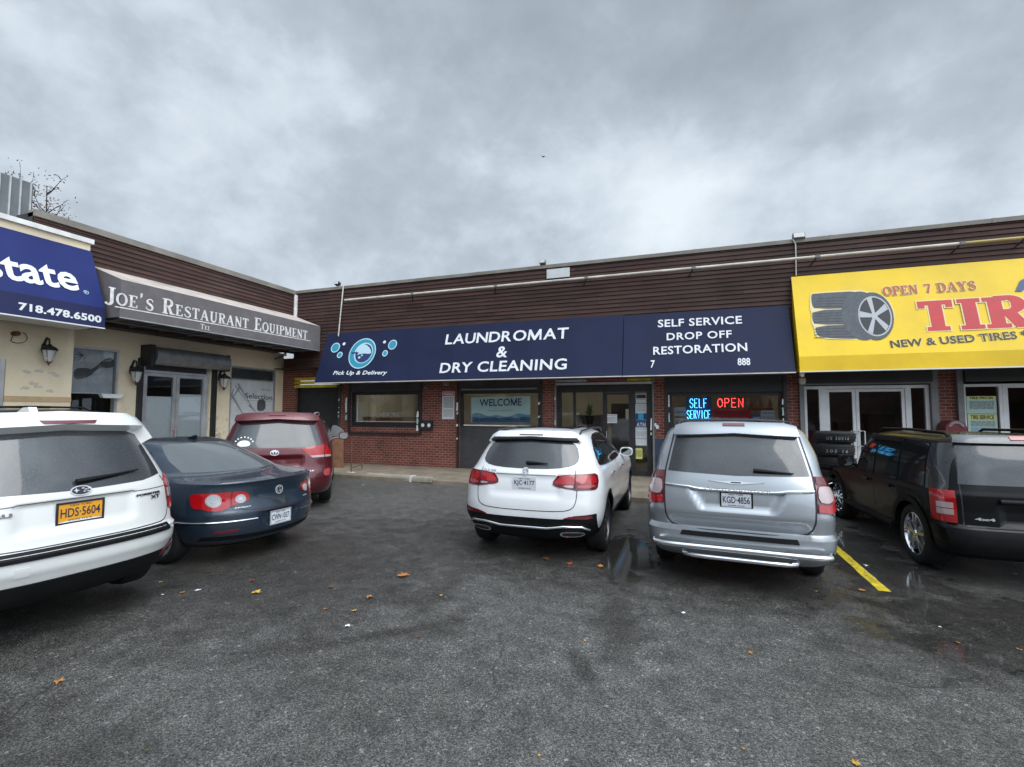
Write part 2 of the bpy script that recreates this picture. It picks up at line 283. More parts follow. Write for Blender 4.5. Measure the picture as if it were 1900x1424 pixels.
# ------------------------------------------------------------------ mesh helpers
class Frame:
    """a plane in the world: origin o, right u, up v, outward n"""
    def __init__(s, o, u, v, n=None):
        s.o = Vector(o); s.u = Vector(u).normalized(); s.v = Vector(v).normalized(); s.n = Vector(n).normalized() if n is not None else s.u.cross(s.v).normalized()
    def P(s, u, v, n=0): return s.o + s.u*u + s.v*v + s.n*n
    def px(s, x, y, n=0):
        p = hit(x, y, s.o+s.n*n, s.n)-s.o; return p.dot(s.u), p.dot(s.v)
SPLIT = {'shutter_guide', 'door_post', 'side_panel', 'shutter_bracket', 'roof_edge_joint', 'underside_rib', 'whisk_print', 'dial', 'glue_patch'}
class MB:
    def __init__(s): s.b = bmesh.new()
    def poly(s, pts):
        try: return s.b.faces.new([s.b.verts.new(p) for p in pts])
        except ValueError: return None
    def box(s, F, u0, u1, v0, v1, n0, n1, bev=0):
        c = [s.b.verts.new(F.P(u, v, n)) for n in (n0, n1) for v in (v0, v1) for u in (u0, u1)]
        fs = [s.b.faces.new([c[i] for i in q]) for q in ((0, 1, 3, 2), (4, 6, 7, 5), (0, 4, 5, 1), (2, 3, 7, 6), (0, 2, 6, 4), (1, 5, 7, 3))]
        if bev: bmesh.ops.bevel(s.b, geom=list({e for f in fs for e in f.edges}), offset=bev, segments=2, affect='EDGES')
        return s
    def prism(s, F, pts, n0, n1):
        a = [s.b.verts.new(F.P(u, v, n0)) for u, v in pts]; b = [s.b.verts.new(F.P(u, v, n1)) for u, v in pts]
        s.b.faces.new(a[::-1]); s.b.faces.new(b)
        for i in range(len(pts)):
            j = (i+1) % len(pts); s.b.faces.new((a[i], a[j], b[j], b[i]))
        return s
    def tube(s, pts, r, seg=8, cap=True):
        pts = [Vector(p) for p in pts]; rings = []; up = Vector((0, 0, 1))
        for i, p in enumerate(pts):
            d = (pts[min(i+1, len(pts)-1)]-pts[max(i-1, 0)]).normalized()
            a = d.cross(up if abs(d.dot(up)) < .95 else Vector((1, 0, 0))).normalized(); b = d.cross(a)
            rr = r[i] if isinstance(r, (list, tuple)) else r
            rings.append([s.b.verts.new(p+(a*math.cos(2*math.pi*k/seg)+b*math.sin(2*math.pi*k/seg))*rr) for k in range(seg)])
        for A, B in zip(rings, rings[1:]):
            for k in range(seg): s.b.faces.new((A[k], A[(k+1) % seg], B[(k+1) % seg], B[k]))
        if cap: s.b.faces.new(rings[0][::-1]); s.b.faces.new(rings[-1])
        return s
    def lathe(s, F, prof, seg=24, close=False, cap=True):
        """profile of (radius, height along F.n) spun round F.n"""
        rings = []
        for r, h in prof: rings.append([s.b.verts.new(F.P(r*math.cos(2*math.pi*k/seg), r*math.sin(2*math.pi*k/seg), h)) for k in range(seg)])
        L = list(zip(rings, rings[1:]))
        if close: L.append((rings[-1], rings[0]))
        for A, B in L:
            for k in range(seg): s.b.faces.new((A[k], A[(k+1) % seg], B[(k+1) % seg], B[k]))
        if not close and cap:
            if prof[0][0] > 1e-5: s.b.faces.new(rings[0][::-1])
            if prof[-1][0] > 1e-5: s.b.faces.new(rings[-1])
        return s
    def build(s, name, m, parent=None, smooth=None, origin=None, local=False):
        if name in SPLIT:                                       # every separate piece becomes a part of its own
            todo = set(s.b.verts); out = []
            while todo:
                st = [todo.pop()]; comp = set(st)
                while st:
                    for e in st.pop().link_edges:
                        for v in e.verts:
                            if v not in comp: comp.add(v); todo.discard(v); st.append(v)
                mb = MB(); mp = {v: mb.b.verts.new(v.co) for v in comp}
                for f in {f for v in comp for f in v.link_faces}: mb.b.faces.new([mp[v] for v in f.verts])
                out.append(mb._build(name, m, parent, smooth, origin, local))
            s.b.free(); return out[0]
        return s._build(name, m, parent, smooth, origin, local)
    def _build(s, name, m, parent=None, smooth=None, origin=None, local=False):
        b = s.b; bmesh.ops.remove_doubles(b, verts=b.verts, dist=1e-6); bmesh.ops.recalc_face_normals(b, faces=b.faces)
        me = bpy.data.meshes.new(name)
        if origin is not None: bmesh.ops.translate(b, vec=-Vector(origin), verts=b.verts)
        b.to_mesh(me); b.free()
        if smooth is not None:
            for p in me.polygons: p.use_smooth = True
            me.set_sharp_from_angle(angle=math.radians(smooth))
        for k in (m if isinstance(m, (list, tuple)) else [m]): me.materials.append(MATS[k] if isinstance(k, str) else k)
        o = bpy.data.objects.new(name, me); COL.objects.link(o)
        if origin is not None: o.location = origin
        if parent is not None:
            o.parent = parent
            if origin is None and not local: o.location = -_ploc(parent)
        return o
def _ploc(p):
    """world position of the nearest Empty / part chain (parents here are only translated)"""
    v = Vector((0, 0, 0))
    while p is not None: v += p.location; p = p.parent
    return v
def tag(o, label=None, cat=None, group=None, kind=None):
    if label: o['label'] = label
    if cat: o['category'] = cat
    if group: o['group'] = group
    if kind: o['kind'] = kind
    return o
def thing(name, loc, label, cat, group=None, rz=0):
    o = bpy.data.objects.new(name, None); COL.objects.link(o); o.location = loc; o.rotation_euler = (0, 0, rz); o.empty_display_size = .2
    return tag(o, label, cat, group)
def box1(name, m, F, u0, u1, v0, v1, n0, n1, parent=None, bev=0): return MB().box(F, u0, u1, v0, v1, n0, n1, bev).build(name, m, parent)
def clean(pts, it=2, closed=True):
    for _ in range(it):
        q = []; n = len(pts)
        for i in range(n if closed else n-1):
            a, b = pts[i], pts[(i+1) % n]; q += [(a[0]*.75+b[0]*.25, a[1]*.75+b[1]*.25), (a[0]*.25+b[0]*.75, a[1]*.25+b[1]*.75)]
        if not closed: q = [pts[0]]+q+[pts[-1]]
        pts = q
    return pts
def ell2(cx, cy, rx, ry, n=28, rot=0):
    c, s = math.cos(rot), math.sin(rot)
    return [(cx+rx*math.cos(a)*c-ry*math.sin(a)*s, cy+rx*math.cos(a)*s+ry*math.sin(a)*c) for a in (2*math.pi*i/n for i in range(n))]
# ---- text
def textpolys(body, bold=0, **kw):
    """letters of a line as faces; a bold M is drawn here because its outline cannot be thickened by the font"""
    if not ('M' in body and bold): return _textpolys(body, bold, **kw)
    V, Fc, x, sp = [], [], 0, kw.pop('spacing', 1)
    ref, _, _, caph = _textpolys('H', bold, raw=True, **kw); lo, hi = -ref[:, 1].min(), ref[:, 1].max(); zl, zh = ref[:, 2].min(), ref[:, 2].max(); wH = ref[:, 0].max()-ref[:, 0].min()
    for ch in body:
        if ch == ' ': x += .30*sp; continue
        if ch == 'M':
            w = wH*1.28; t = .085+2*bold; y0, y1 = ref[:, 1].min(), ref[:, 1].max(); P = [(0, y0), (t, y0), (t*1.05, y1*.55), (w*.44, y0), (w*.56, y0), (w-t*1.05, y1*.55), (w-t, y0), (w, y0), (w-t*.35, y1), (w-t*1.35, y1), (w/2, y1*.32), (t*1.35, y1), (t*.35, y1)]
            b = len(V); n = len(P); V += [(x+p[0], p[1], zl) for p in P]+[(x+p[0], p[1], zh) for p in P]
            for q in ((0, 1, 2, 12), (2, 11, 12), (2, 3, 10, 11), (3, 4, 10), (4, 5, 9, 10), (5, 8, 9), (5, 6, 7, 8)): Fc.append(tuple(b+n+i for i in q)); Fc.append(tuple(b+i for i in q[::-1]))
            for i in range(n): j = (i+1) % n; Fc.append((b+i, b+j, b+n+j, b+n+i))
            x += w+.075*sp*sp
        else:
            v, f, _, _ = _textpolys(ch, bold, raw=True, **kw); b = len(V); m = v[:, 0].min(); V += [(x+p[0]-m, p[1], p[2]) for p in v]; Fc += [tuple(b+i for i in q) for q in f]; x += v[:, 0].max()-m+(.035 if ch in 'ALT' else .075)*sp*sp
    V = np.array(V); lo = V.min(0); hi = V.max(0); return (V-lo)/(hi-lo), Fc, (hi[0]-lo[0])/(hi[1]-lo[1])
def _textpolys(body, bold=0, raw=False, ext=0.5, shear=0, spacing=1, res=3):
    cu = bpy.data.curves.new('t', 'FONT'); cu.body = body; cu.size = 1; cu.offset = bold; cu.extrude = ext; cu.shear = shear; cu.space_character = spacing; cu.resolution_u = res
    o = bpy.data.objects.new('t', cu); COL.objects.link(o)
    dg = bpy.context.evaluated_depsgraph_get(); me = bpy.data.meshes.new_from_object(o.evaluated_get(dg))
    V = np.array([v.co[:] for v in me.vertices]); Fc = [tuple(p.vertices) for p in me.polygons]
    bpy.data.objects.remove(o); bpy.data.curves.remove(cu); bpy.data.meshes.remove(me)
    if raw: return V, Fc, 0, 0
    lo = V.min(0); hi = V.max(0); V = (V-lo)/(hi-lo)
    return V, Fc, (hi[0]-lo[0])/(hi[1]-lo[1])
def text_map(mb, body, fn, **kw):
    """fn(a, b, c): a, b in 0..1 across the text box, c in 0..1 through its thickness"""
    V, Fc, asp = textpolys(body, **kw); vs = [mb.b.verts.new(fn(*v)) for v in V]
    for f in Fc:
        try: mb.b.faces.new([vs[i] for i in f])
        except ValueError: pass
    return mb
def ptext(mb, F, body, bl, br, top, n=.004, th=.004, **kw):
    """text on frame F: bl, br baseline ends and top (a pixel on the cap line above bl), read off the photograph"""
    a = Vector(F.px(*bl, n)); b = Vector(F.px(*br, n)); c = Vector(F.px(*top, n)); h = (c-a).length; d = b-a; nrm = Vector((-d.y, d.x)).normalized()
    return text_map(mb, body, lambda x, y, z: F.P(*(a+d*x+nrm*h*y), n-.001+th*z), **kw)
def ftext(mb, F, body, u0, u1, v0, v1, n=.004, th=.003, **kw):
    return text_map(mb, body, lambda x, y, z: F.P(u0+(u1-u0)*x, v0+(v1-v0)*y, n-.001+th*z), **kw)
# ---- a small serif alphabet drawn with strokes (cap height 1)
def serif_glyph(ch, V=.17, T=.07, s=.06, g=0):
    P = []; hl = V/2+.10
    R = lambda x0, x1, y0, y1: P.append([(x0-g, y0-g), (x1+g, y0-g), (x1+g, y1+g), (x0-g, y1+g)])
    def stem(x, w=V, a=0, b=1, top=True, bot=True, k=None):
        k = k or w/2+.09; R(x-w/2, x+w/2, a, b)
        if bot: R(x-k, x+k, a, a+s)
        if top: R(x-k, x+k, b-s, b)
    def rib(pts, ws):
        L = []; Q = []
        for i, p in enumerate(pts):
            a = pts[max(i-1, 0)]; b = pts[min(i+1, len(pts)-1)]; dx, dy = b[0]-a[0], b[1]-a[1]; l = math.hypot(dx, dy) or 1
            w = (ws[i] if isinstance(ws, list) else ws)/2+g; L.append((p[0]-dy/l*w, p[1]+dx/l*w)); Q.append((p[0]+dy/l*w, p[1]-dx/l*w))
        for i in range(len(pts)-1): P.append([Q[i], Q[i+1], L[i+1], L[i]])
    def arc(cx, cy, rx, ry, a0, a1, n=10): return [(cx+rx*math.cos(math.radians(a0+(a1-a0)*i/n)), cy+ry*math.sin(math.radians(a0+(a1-a0)*i/n))) for i in range(n+1)]
    def aw(a0, a1, n=10): return [T+(V-T)*abs(math.cos(math.radians(a0+(a1-a0)*i/n)))**1.5 for i in range(n+1)]
    w = .7
    if ch == 'I': stem(.22); w = .44
    elif ch == 'T': stem(.38, top=False); R(.03, .73, 1-s*1.1, 1); R(.03, .03+T, .76, 1-s); R(.73-T, .73, .76, 1-s); w = .76
    elif ch == 'L': stem(.20); R(.2, .66, 0, s*1.1); R(.66-T, .66, s, .24); w = .70
    elif ch in 'EF':
        stem(.20); R(.2, .66, 1-s*1.1, 1); R(.66-T, .66, .78, 1-s); R(.2, .5, .5-s/2, .5+s/2); R(.5-T*.6, .5, .38, .62); w = .72
        if ch == 'E': R(.2, .70, 0, s*1.1); R(.70-T, .70, s, .24)
    elif ch in 'PR':
        stem(.20); rib([(.2, .965)]+arc(.42, .74, .22, .225, 90, -90)+[(.2, .515)], [T]+aw(90, -90)+[T]); w = .72
        if ch == 'R': rib([(.42, .52), (.62, .05)], V*.95); R(.54, .86, 0, s); w = .82
    elif ch == 'D': stem(.20); rib([(.2, .965)]+arc(.40, .5, .34, .465, 90, -90, 14)+[(.2, .035)], [T]+aw(90, -90, 14)+[T]); w = .88
    elif ch in 'OQ':
        rib(arc(.44, .5, .34, .46, 0, 360, 28), aw(0, 360, 28)); w = .88
        if ch == 'Q': rib([(.42, .12), (.62, -.10), (.85, -.14)], [T, V*.8, T])
    elif ch == 'U': stem(.20, a=.3, bot=False); stem(.68, w=T*1.2, a=.3, bot=False, k=.13); rib(arc(.43, .32, .235, .285, 180, 360), [V-(V-T*1.2)*i/10 for i in range(11)]); w = .86
    elif ch == 'N': stem(.16, w=T*1.2, k=.13); stem(.70, w=T*1.2, bot=False, k=.13); rib([(.14, .98), (.70, .02)], V); w = .86
    elif ch == 'M': stem(.15, w=T*1.2, k=.13); stem(.86, k=.16); rib([(.16, .98), (.48, .05)], V); rib([(.48, .05), (.82, .98)], T); w = 1.04
    elif ch == 'A': rib([(.12, .02), (.42, .98)], T); rib([(.42, .98), (.74, .02)], V); R(0, .25, 0, s); R(.58, .90, 0, s); R(.2, .62, .30, .30+T); w = .90
    elif ch == 'Y': stem(.42, a=0, b=.5, top=False); rib([(.14, .98), (.42, .46)], V); rib([(.70, .98), (.42, .46)], T); R(0, .30, 1-s, 1); R(.56, .84, 1-s, 1); w = .84
    elif ch == 'J': stem(.34, a=.15, bot=False); rib(arc(.16, .16, .18, .2, 0, -150, 8), [V, V, V*.9, V*.8, V*.7, V*.6, V*.6, V*.7, V*.8]); w = .5
    elif ch == 'S':
        pts = [(.62, .74), (.60, .88), (.46, .965), (.28, .93), (.17, .80), (.19, .66), (.34, .56), (.50, .46), (.62, .33), (.60, .15), (.44, .035), (.25, .06), (.12, .16), (.10, .30)]
        rib(pts, [T*.7, T, T, T, V*.8, V, V, V, V, V*.8, T, T, T, T*.7]); w = .72
    elif ch == '7': R(.06, .62, 1-s*1.6, 1); R(.06, .06+T, .74, 1-s); rib([(.60, .94), (.30, 0)], [T*1.4, V]); w = .68
    elif ch == "'": P.append([(.08-g, 1+g), (.24+g, 1+g), (.20, .80), (.10, .66)]); w = .32
    elif ch == ' ': w = .42
    return P, w
def serif_text(mb, fn, words, small=.78, n=.004, g=0, **kw):
    """words: upper case letters full height, lower case letters drawn as small capitals; fn(u, v, n) in cap heights"""
    x = 0; k = 0
    for ch in words:
        f = small if ch.islower() else 1
        P, w = serif_glyph(ch.upper(), g=g/f, **kw)
        for p in P:
            k += 1; a = [mb.b.verts.new(fn(x+q[0]*f, q[1]*f, n+.00015*(k % 9))) for q in p]; mb.b.faces.new(a)
        x += (w+.07)*f
    return x
def serif_w(words, small=.78): return sum((serif_glyph(c.upper())[1]+.07)*(small if c.islower() else 1) for c in words)
def pserif(mb, F, words, bl, br, top, n=.004, **kw):
    a = Vector(F.px(*bl, n)); b = Vector(F.px(*br, n)); c = Vector(F.px(*top, n)); h = (c-a).length; d = (b-a); nr = Vector((-d.y, d.x)).normalized(); wd = serif_w(words)
    serif_text(mb, lambda u, v, nn: F.P(*(a+d*(u/wd)+nr*(h*v)), nn), words, n=n, **kw)
# ================================================================== SETTING
X_, Y_, Z_ = Vector((1, 0, 0)), Vector((0, 1, 0)), Vector((0, 0, 1))
SW = .10                                                   # pavement height
D = hit(1000, 875.5, (0, 0, SW), Z_).y                     # ground-floor wall of the main row
DF = D-.45                                                 # siding band hangs forward of it
XW = hit(526, 690, (0, D, 0), -Y_).x; XF = hit(549, 540, (0, DF, 0), -Y_).x
ROOF = 1.85+(6.19-1.88)*1.85/1.88*1.0
MF = Frame((0, D, 0), X_, Z_, -Y_); FF = Frame((0, DF, 0), X_, Z_, -Y_)
LF = Frame((XW, 0, 0), Y_, Z_, X_); LG = Frame((XF, 0, 0), Y_, Z_, X_)
G = Frame((0, 0, 0), X_, Y_, Z_)
ROOF = FF.px(549, 541)[1]
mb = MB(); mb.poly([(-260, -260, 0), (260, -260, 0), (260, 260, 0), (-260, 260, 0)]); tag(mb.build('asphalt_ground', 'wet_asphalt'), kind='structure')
# pavement in front of the main row; its edge follows the photographed kerb
ce = [ground(*p) for p in ((623.7, 887), (859, 903), (1163.7, 932))]
yl = ce[0].y+.12; pts = [(XW-.2, yl), (ce[0].x, ce[0].y), (ce[1].x, ce[1].y), (ce[2].x, ce[2].y), (2.4, ce[2].y-.05), (14, ce[2].y-.05), (14, D+.02), (XW-.2, D+.02)]
mb = MB(); mb.prism(G, pts, -.05, SW); tag(mb.build('pavement', 'concrete'), kind='structure')
mb = MB(); mb.prism(G, [(XW-.02, 1), (XW+1.5, 1), (XW+1.5, yl-.02), (XW-.02, yl-.02)], -.05, SW-.02); tag(mb.build('side_pavement', 'concrete'), kind='structure')
# yellow bay line
yl_ = [ground(*p) for p in ((1540, 996), (1551, 994), (1656, 1097), (1621, 1099))]
u0 = 1.96; mb = MB(); n = 26; rr = random.Random(3); L = []; R_ = []
ya, yb = ground(1640, 1098).y, 10.2
for i in range(n+1):
    y = ya+(yb-ya)*i/n; L.append((u0-.055+rr.uniform(-.006, .006), y)); R_.append((u0+.055+rr.uniform(-.006, .006), y))
for i in range(n):
    if rr.random() < .06 and i > 4: continue
    mb.poly([(L[i][0], L[i][1], .004), (R_[i][0], R_[i][1], .004), (R_[i+1][0], R_[i+1][1], .004), (L[i+1][0], L[i+1][1], .004)])
tag(mb.build('yellow_bay_line', 'yellow_line'), kind='structure')
def wall_holes(mb, F, u0, u1, v0, v1, holes, depth=.25):
    us = sorted({u0, u1, *[h[0] for h in holes], *[h[1] for h in holes]}); vs = sorted({v0, v1, *[h[2] for h in holes], *[h[3] for h in holes]})
    for a, b in zip(us, us[1:]):
        for c, d in zip(vs, vs[1:]):
            m, k = (a+b)/2, (c+d)/2
            if any(h[0] < m < h[1] and h[2] < k < h[3] for h in holes): continue
            mb.poly([F.P(a, c), F.P(b, c), F.P(b, d), F.P(a, d)])
    for h in holes:
        for p, q in (((h[0], h[2]), (h[0], h[3])), ((h[0], h[3]), (h[1], h[3])), ((h[1], h[3]), (h[1], h[2])), ((h[1], h[2]), (h[0], h[2]))):
            mb.poly([F.P(*p), F.P(*q), F.P(*q, -depth), F.P(*p, -depth)])
    return mb
def ring(mb, F, u0, u1, v0, v1, w, n0, n1, bw=None):
    """rectangular frame, sides butted between head and foot"""
    bw = w if bw is None else bw
    mb.box(F, u0, u1, v1-w, v1, n0, n1); mb.box(F, u0, u1, v0, v0+bw, n0, n1) if bw else None
    mb.box(F, u0, u0+w, v0+bw, v1-w, n0, n1); mb.box(F, u1-w, u1, v0+bw, v1-w, n0, n1); return mb
def ux(x, y=800, F=MF, n=0): return F.px(x, y, n)[0]
def vz(y, x, F=MF, n=0): return F.px(x, y, n)[1]
# ------------------------------------------------------------------ main row
B = thing('shop_building', (0, D, 0), 'long single-storey brick shop row with brown lapped siding above the laundry and tyre shop', 'building')
FB = vz(682, 572, FF)                                      # bottom edge of the siding band
HT = 3.05
SH = (ux(545), ux(629), SW, HT); W1 = (ux(650), ux(779), vz(791, 715), HT-.1); W2 = (ux(852), ux(1003), SW, HT-.1)
DR = (ux(1033), ux(1211), SW, HT-.1); W3 = (ux(1241), ux(1455), .75, HT-.1); T1 = (ux(1493), ux(1727), SW, HT-.1); T2 = (ux(1789), ux(1789)+3.6, SW, HT-.1)
UR = 12.5
wall_holes(MB(), MF, XW-.35, UR, SW-.05, FB+.4, [SH, W1, W2, DR, W3, T1, T2]).build('brick_wall', 'brick', B)
# siding band: real lapped boards
def siding(F, u0, u1, v0, v1, row=.112):
    mb = MB(); v = v0; k = 0
    while v < v1-.001:
        t_ = min(v+row, v1)
        mb.poly([F.P(u0, v, .028), F.P(u1, v, .028), F.P(u1, t_, .004), F.P(u0, t_, .004)])
        mb.poly([F.P(u0, v, 0), F.P(u1, v, 0), F.P(u1, v, .028), F.P(u0, v, .028)]); v += row; k += 1
    return mb
siding(FF, XF, UR, FB, ROOF-.095).build('siding', 'siding_brown', B)
mb = MB(); mb.box(FF, XF, UR, ROOF-.095, ROOF, -.2, .05); mb.build('roof_edge', 'coping', B)
mb = MB(); u = XF+.9
while u < UR: mb.box(FF, u, u+.07, ROOF-.10, ROOF+.004, .051, .056); u += 3.05
mb.build('roof_edge_joint', 'coping', B)
mb = MB(); mb.poly([(XW-.5, DF+.1, ROOF-.05), (UR, DF+.1, ROOF-.05), (UR, D+14, ROOF-.05), (XW-.5, D+14, ROOF-.05)]); mb.poly([(XW-.5, D+14, 0), (UR, D+14, 0), (UR, D+14, ROOF-.05), (XW-.5, D+14, ROOF-.05)]); mb.poly([(UR, DF+.1, 0), (UR, D+14, 0), (UR, D+14, ROOF-.05), (UR, DF+.1, ROOF-.05)])
mb.build('roof', 'dark_grey', B)
MB().box(MF, XW-.3, UR, FB-.02, FB, -.1, .45).build('soffit', 'dark_grey', B)
# interiors seen through the glass
def room(B, u0, u1, wallm, floorm, depth, nm, lamps=()):
    z1 = HT+.15; mb = MB()
    mb.poly([MF.P(u0, SW, -depth), MF.P(u1, SW, -depth), MF.P(u1, z1, -depth), MF.P(u0, z1, -depth)])
    for u in (u0, u1): mb.poly([MF.P(u, SW, -.26), MF.P(u, SW, -depth), MF.P(u, z1, -depth), MF.P(u, z1, -.26)])
    mb.build('interior_wall', wallm, B)
    MB().poly([0, 0, 0]) if 0 else None
    m2 = MB(); m2.poly([MF.P(u0, SW+.01, -.02), MF.P(u1, SW+.01, -.02), MF.P(u1, SW+.01, -depth), MF.P(u0, SW+.01, -depth)]); m2.build('interior_floor', floorm, B)
    m3 = MB(); m3.poly([MF.P(u0, z1, -.2), MF.P(u1, z1, -.2), MF.P(u1, z1, -depth), MF.P(u0, z1, -depth)]); m3.build('ceiling', wallm, B)
    for u, d in lamps:
        MB().box(MF, u-.6, u+.6, z1-.09, z1-.03, -d-.15, -d+.15).build('ceiling_lamp', 'lamp_panel', B)
room(B, SH[1]+.1, W3[1]+.15, 'interior_wall', 'interior_floor', 5.5, 'l', [(-9.5, 2.2), (-7.0, 2.2), (-4.5, 2.6), (-2.4, 2.2), (.6, 2.4)])
room(B, T1[0]-.1, UR-.3, 'mid_grey', 'interior_floor', 6, 't')
MB().box(MF, 5.0, 5.6, HT-.02, HT+.03, -3.3, -3.1).build('ceiling_lamp', 'lamp_panel', B)
for k in range(3): MB().box(MF, 3.6+k*.75, 4.25+k*.75, SW+.02, 1.3+.25*k, -3.4, -2.9).build('shelf_unit', ('print_dkred', 'black_metal', 'interior_dark')[k], B)
# roller shutter bay in the corner
mb = MB(); v = SW
while v < 2.75: mb.box(MF, SH[0], SH[1], v, v+.062, -.16, -.135); mb.box(MF, SH[0], SH[1], v+.062, v+.075, -.16, -.15); v += .075
mb.build('roller_shutter', 'black_metal', B)
yt, yb_ = vz(700, 560, MF, .06), vz(720, 560, MF, .06)
for i in range(3):
    a = yb_+(yt-yb_)*i/3; MB().box(MF, SH[0]+.02, SH[1]-.1, a, a+(yt-yb_)/3-.025, .0, .05).build('yellow_board', 'yellow_metal', B)
MB().box(MF, SH[1]-.02, SH[1]+.05, SW, HT, .002, .05).build('shutter_guide', 'dark_grey', B)
# window 1 (left of the wall notice)
def pane(P, F, u0, u1, v0, v1, n, m='shop_glass'):
    mb = MB(); mb.poly([F.P(u0, v0, n), F.P(u1, v0, n), F.P(u1, v1, n), F.P(u0, v1, n)]); return mb.build('pane', m, P)
w = W1
fr = ring(MB(), MF, w[0], w[1], w[2], vz(726, 715), .12, -.14, -.06).build('window', 'black_metal', B)
pane(fr, MF, w[0]+.12, w[1]-.12, w[2]+.12, vz(726, 715)-.12, -.10)
ring(MB(), MF, w[0]+.2, w[1]-.05, w[2]+.14, vz(729, 715), .018, -.098, -.085).build('window_bead', 'conduit', fr)
MB().box(MF, w[0], w[1], vz(726, 715), HT-.1, -.2, .03).build('shutter_box', 'dark_grey', B)
mb = MB(); mb.box(MF, w[0]-.08, w[0]-.002, vz(806, 715), HT-.1, .002, .05); mb.box(MF, w[1]+.002, w[1]+.07, vz(806, 715), HT-.1, .002, .05); mb.box(MF, w[0]-.002, w[1]+.002, vz(807, 715), vz(803, 715), .002, .05)
mb.build('shutter_guide', 'black_metal', B)
MB().box(MF, w[0], w[1], w[2]-.03, w[2], -.06, .012).build('window_sill', 'black_metal', B)
# window 2 with the welcome banner
w = W2; hz = vz(725, 930); g0, g1 = ux(860.8, 780), ux(997, 780); gb, gt = vz(789, 930), vz(733.4, 930)
MB().box(MF, w[0], w[1], hz, HT-.1, -.2, .035).build('shutter_box', 'dark_grey', B)
MB().tube([MF.P(w[0]+.1, vz(722, 930), .06), MF.P(w[1]-.1, vz(722, 930), .06)], .03).build('shutter_roll', 'mid_grey', B)
fr = ring(MB(), MF, w[0], w[1], gb-.05, hz, .09, -.15, -.06, .05).build('window', 'black_metal', B)
pane(fr, MF, w[0]+.09, w[1]-.09, gb, hz-.09, -.11)
MB().box(MF, g0-.02, g1+.02, gb-.04, gb, -.058, -.03).build('window_sill', 'conduit', fr)
MB().box(MF, w[0], w[1], SW, gb-.05, -.12, -.08).build('infill_panel', 'dark_grey', B)
mb = MB(); mb.box(MF, w[0]-.06, w[0]-.002, SW, HT-.1, .002, .055); mb.box(MF, w[1]+.002, w[1]+.06, SW, HT-.1, .002, .055); mb.build('shutter_guide', 'black_metal', B)
# laundry entrance
w = DR; top = vz(728, 1120, MF, -.1); n0, n1 = -.16, -.08
mb = MB(); mb.box(MF, w[0], w[1], top, top+.2, n0, n1)
cols = [(1033, 1040.5), (1062.5, 1067.5), (1118, 1121.5), (1170.7, 1178.4), (1200, 1211)]
for a, b in cols: mb.box(MF, ux(a), ux(b), SW+.02, top-.001, n0, n1)
mb.box(MF, ux(1040.5), ux(1062.5), SW, SW+.12, n0, n1-.002); mb.box(MF, ux(1067.5), ux(1118), SW, .75, n0, n1-.002); mb.box(MF, ux(1178.4), ux(1200), SW, SW+.12, n0, n1-.002)
mb.build('entrance_frame', 'black_metal', B)
for a, b, lo in ((1040.5, 1062.5, SW+.12), (1067.5, 1118, .75), (1178.4, 1200, SW+.12)): pane(B, MF, ux(a), ux(b), lo, top, -.12).name = 'fixed_pane'
dr = ring(MB(), MF, ux(1121.8), ux(1170.4), SW+.03, top-.01, .06, -.15, -.085, .18).build('door', 'black_metal', B)
pane(dr, MF, ux(1121.8)+.06, ux(1170.4)-.06, SW+.21, top-.07, -.118)
mb = MB(); a = ux(1121.8)+.05; mb.tube([MF.P(a, 1.0, -.08), MF.P(a, 1.0, -.03), MF.P(a, 1.3, -.03), MF.P(a, 1.3, -.08)], .012); mb.build('handle', 'steel', dr)
mb = MB(); mb.box(MF, w[0], w[1], top+.2, HT-.1, -.2, .02); mb.build('shutter_box', 'dark_grey', B)
rb = random.Random(5)
for i, (a, b, c) in enumerate(((1033, 1090, 'art_grey'), (1090, 1165, 'print_dkred'), (1165, 1210, 'yellow_metal'))):
    MB().box(MF, ux(a), ux(b)-.01, top+.30, top+.36, .021, .07).build('shutter_edge', c, B)
MB().box(MF, w[0], w[1], top+.21, top+.27, .021, .09).build('shutter_bar', 'aluminium', B)
mb = MB(); mb.box(MF, w[0]-.05, w[0]-.002, SW, HT-.1, .002, .06); mb.box(MF, w[1]+.002, w[1]+.05, SW, HT-.1, .002, .06); mb.build('shutter_guide', 'mid_grey', B)
MB().box(MF, DR[1]+.052, W3[0]-.082, SW, vz(814, 1225), .001, .012).build('painted_base', 'dark_blue_paint', B)
# window 3 with the neon signs
w = W3; hz = vz(728, 1345)
MB().box(MF, w[0], w[1], hz, HT-.1, -.2, .03).build('shutter_box', 'black_metal', B)
fr = ring(MB(), MF, w[0], w[1], w[2], hz, .09, -.15, -.06).build('window', 'black_metal', B)
pane(fr, MF, w[0]+.09, w[1]-.09, w[2]+.09, hz-.09, -.11, 'shop_glass_dark')
mb = MB(); mb.box(MF, w[0]-.08, w[0]-.002, .75, HT-.1, .002, .06); mb.box(MF, w[1]+.002, w[1]+.08, .75, HT-.1, .002, .06); mb.build('shutter_guide', 'black_metal', B)
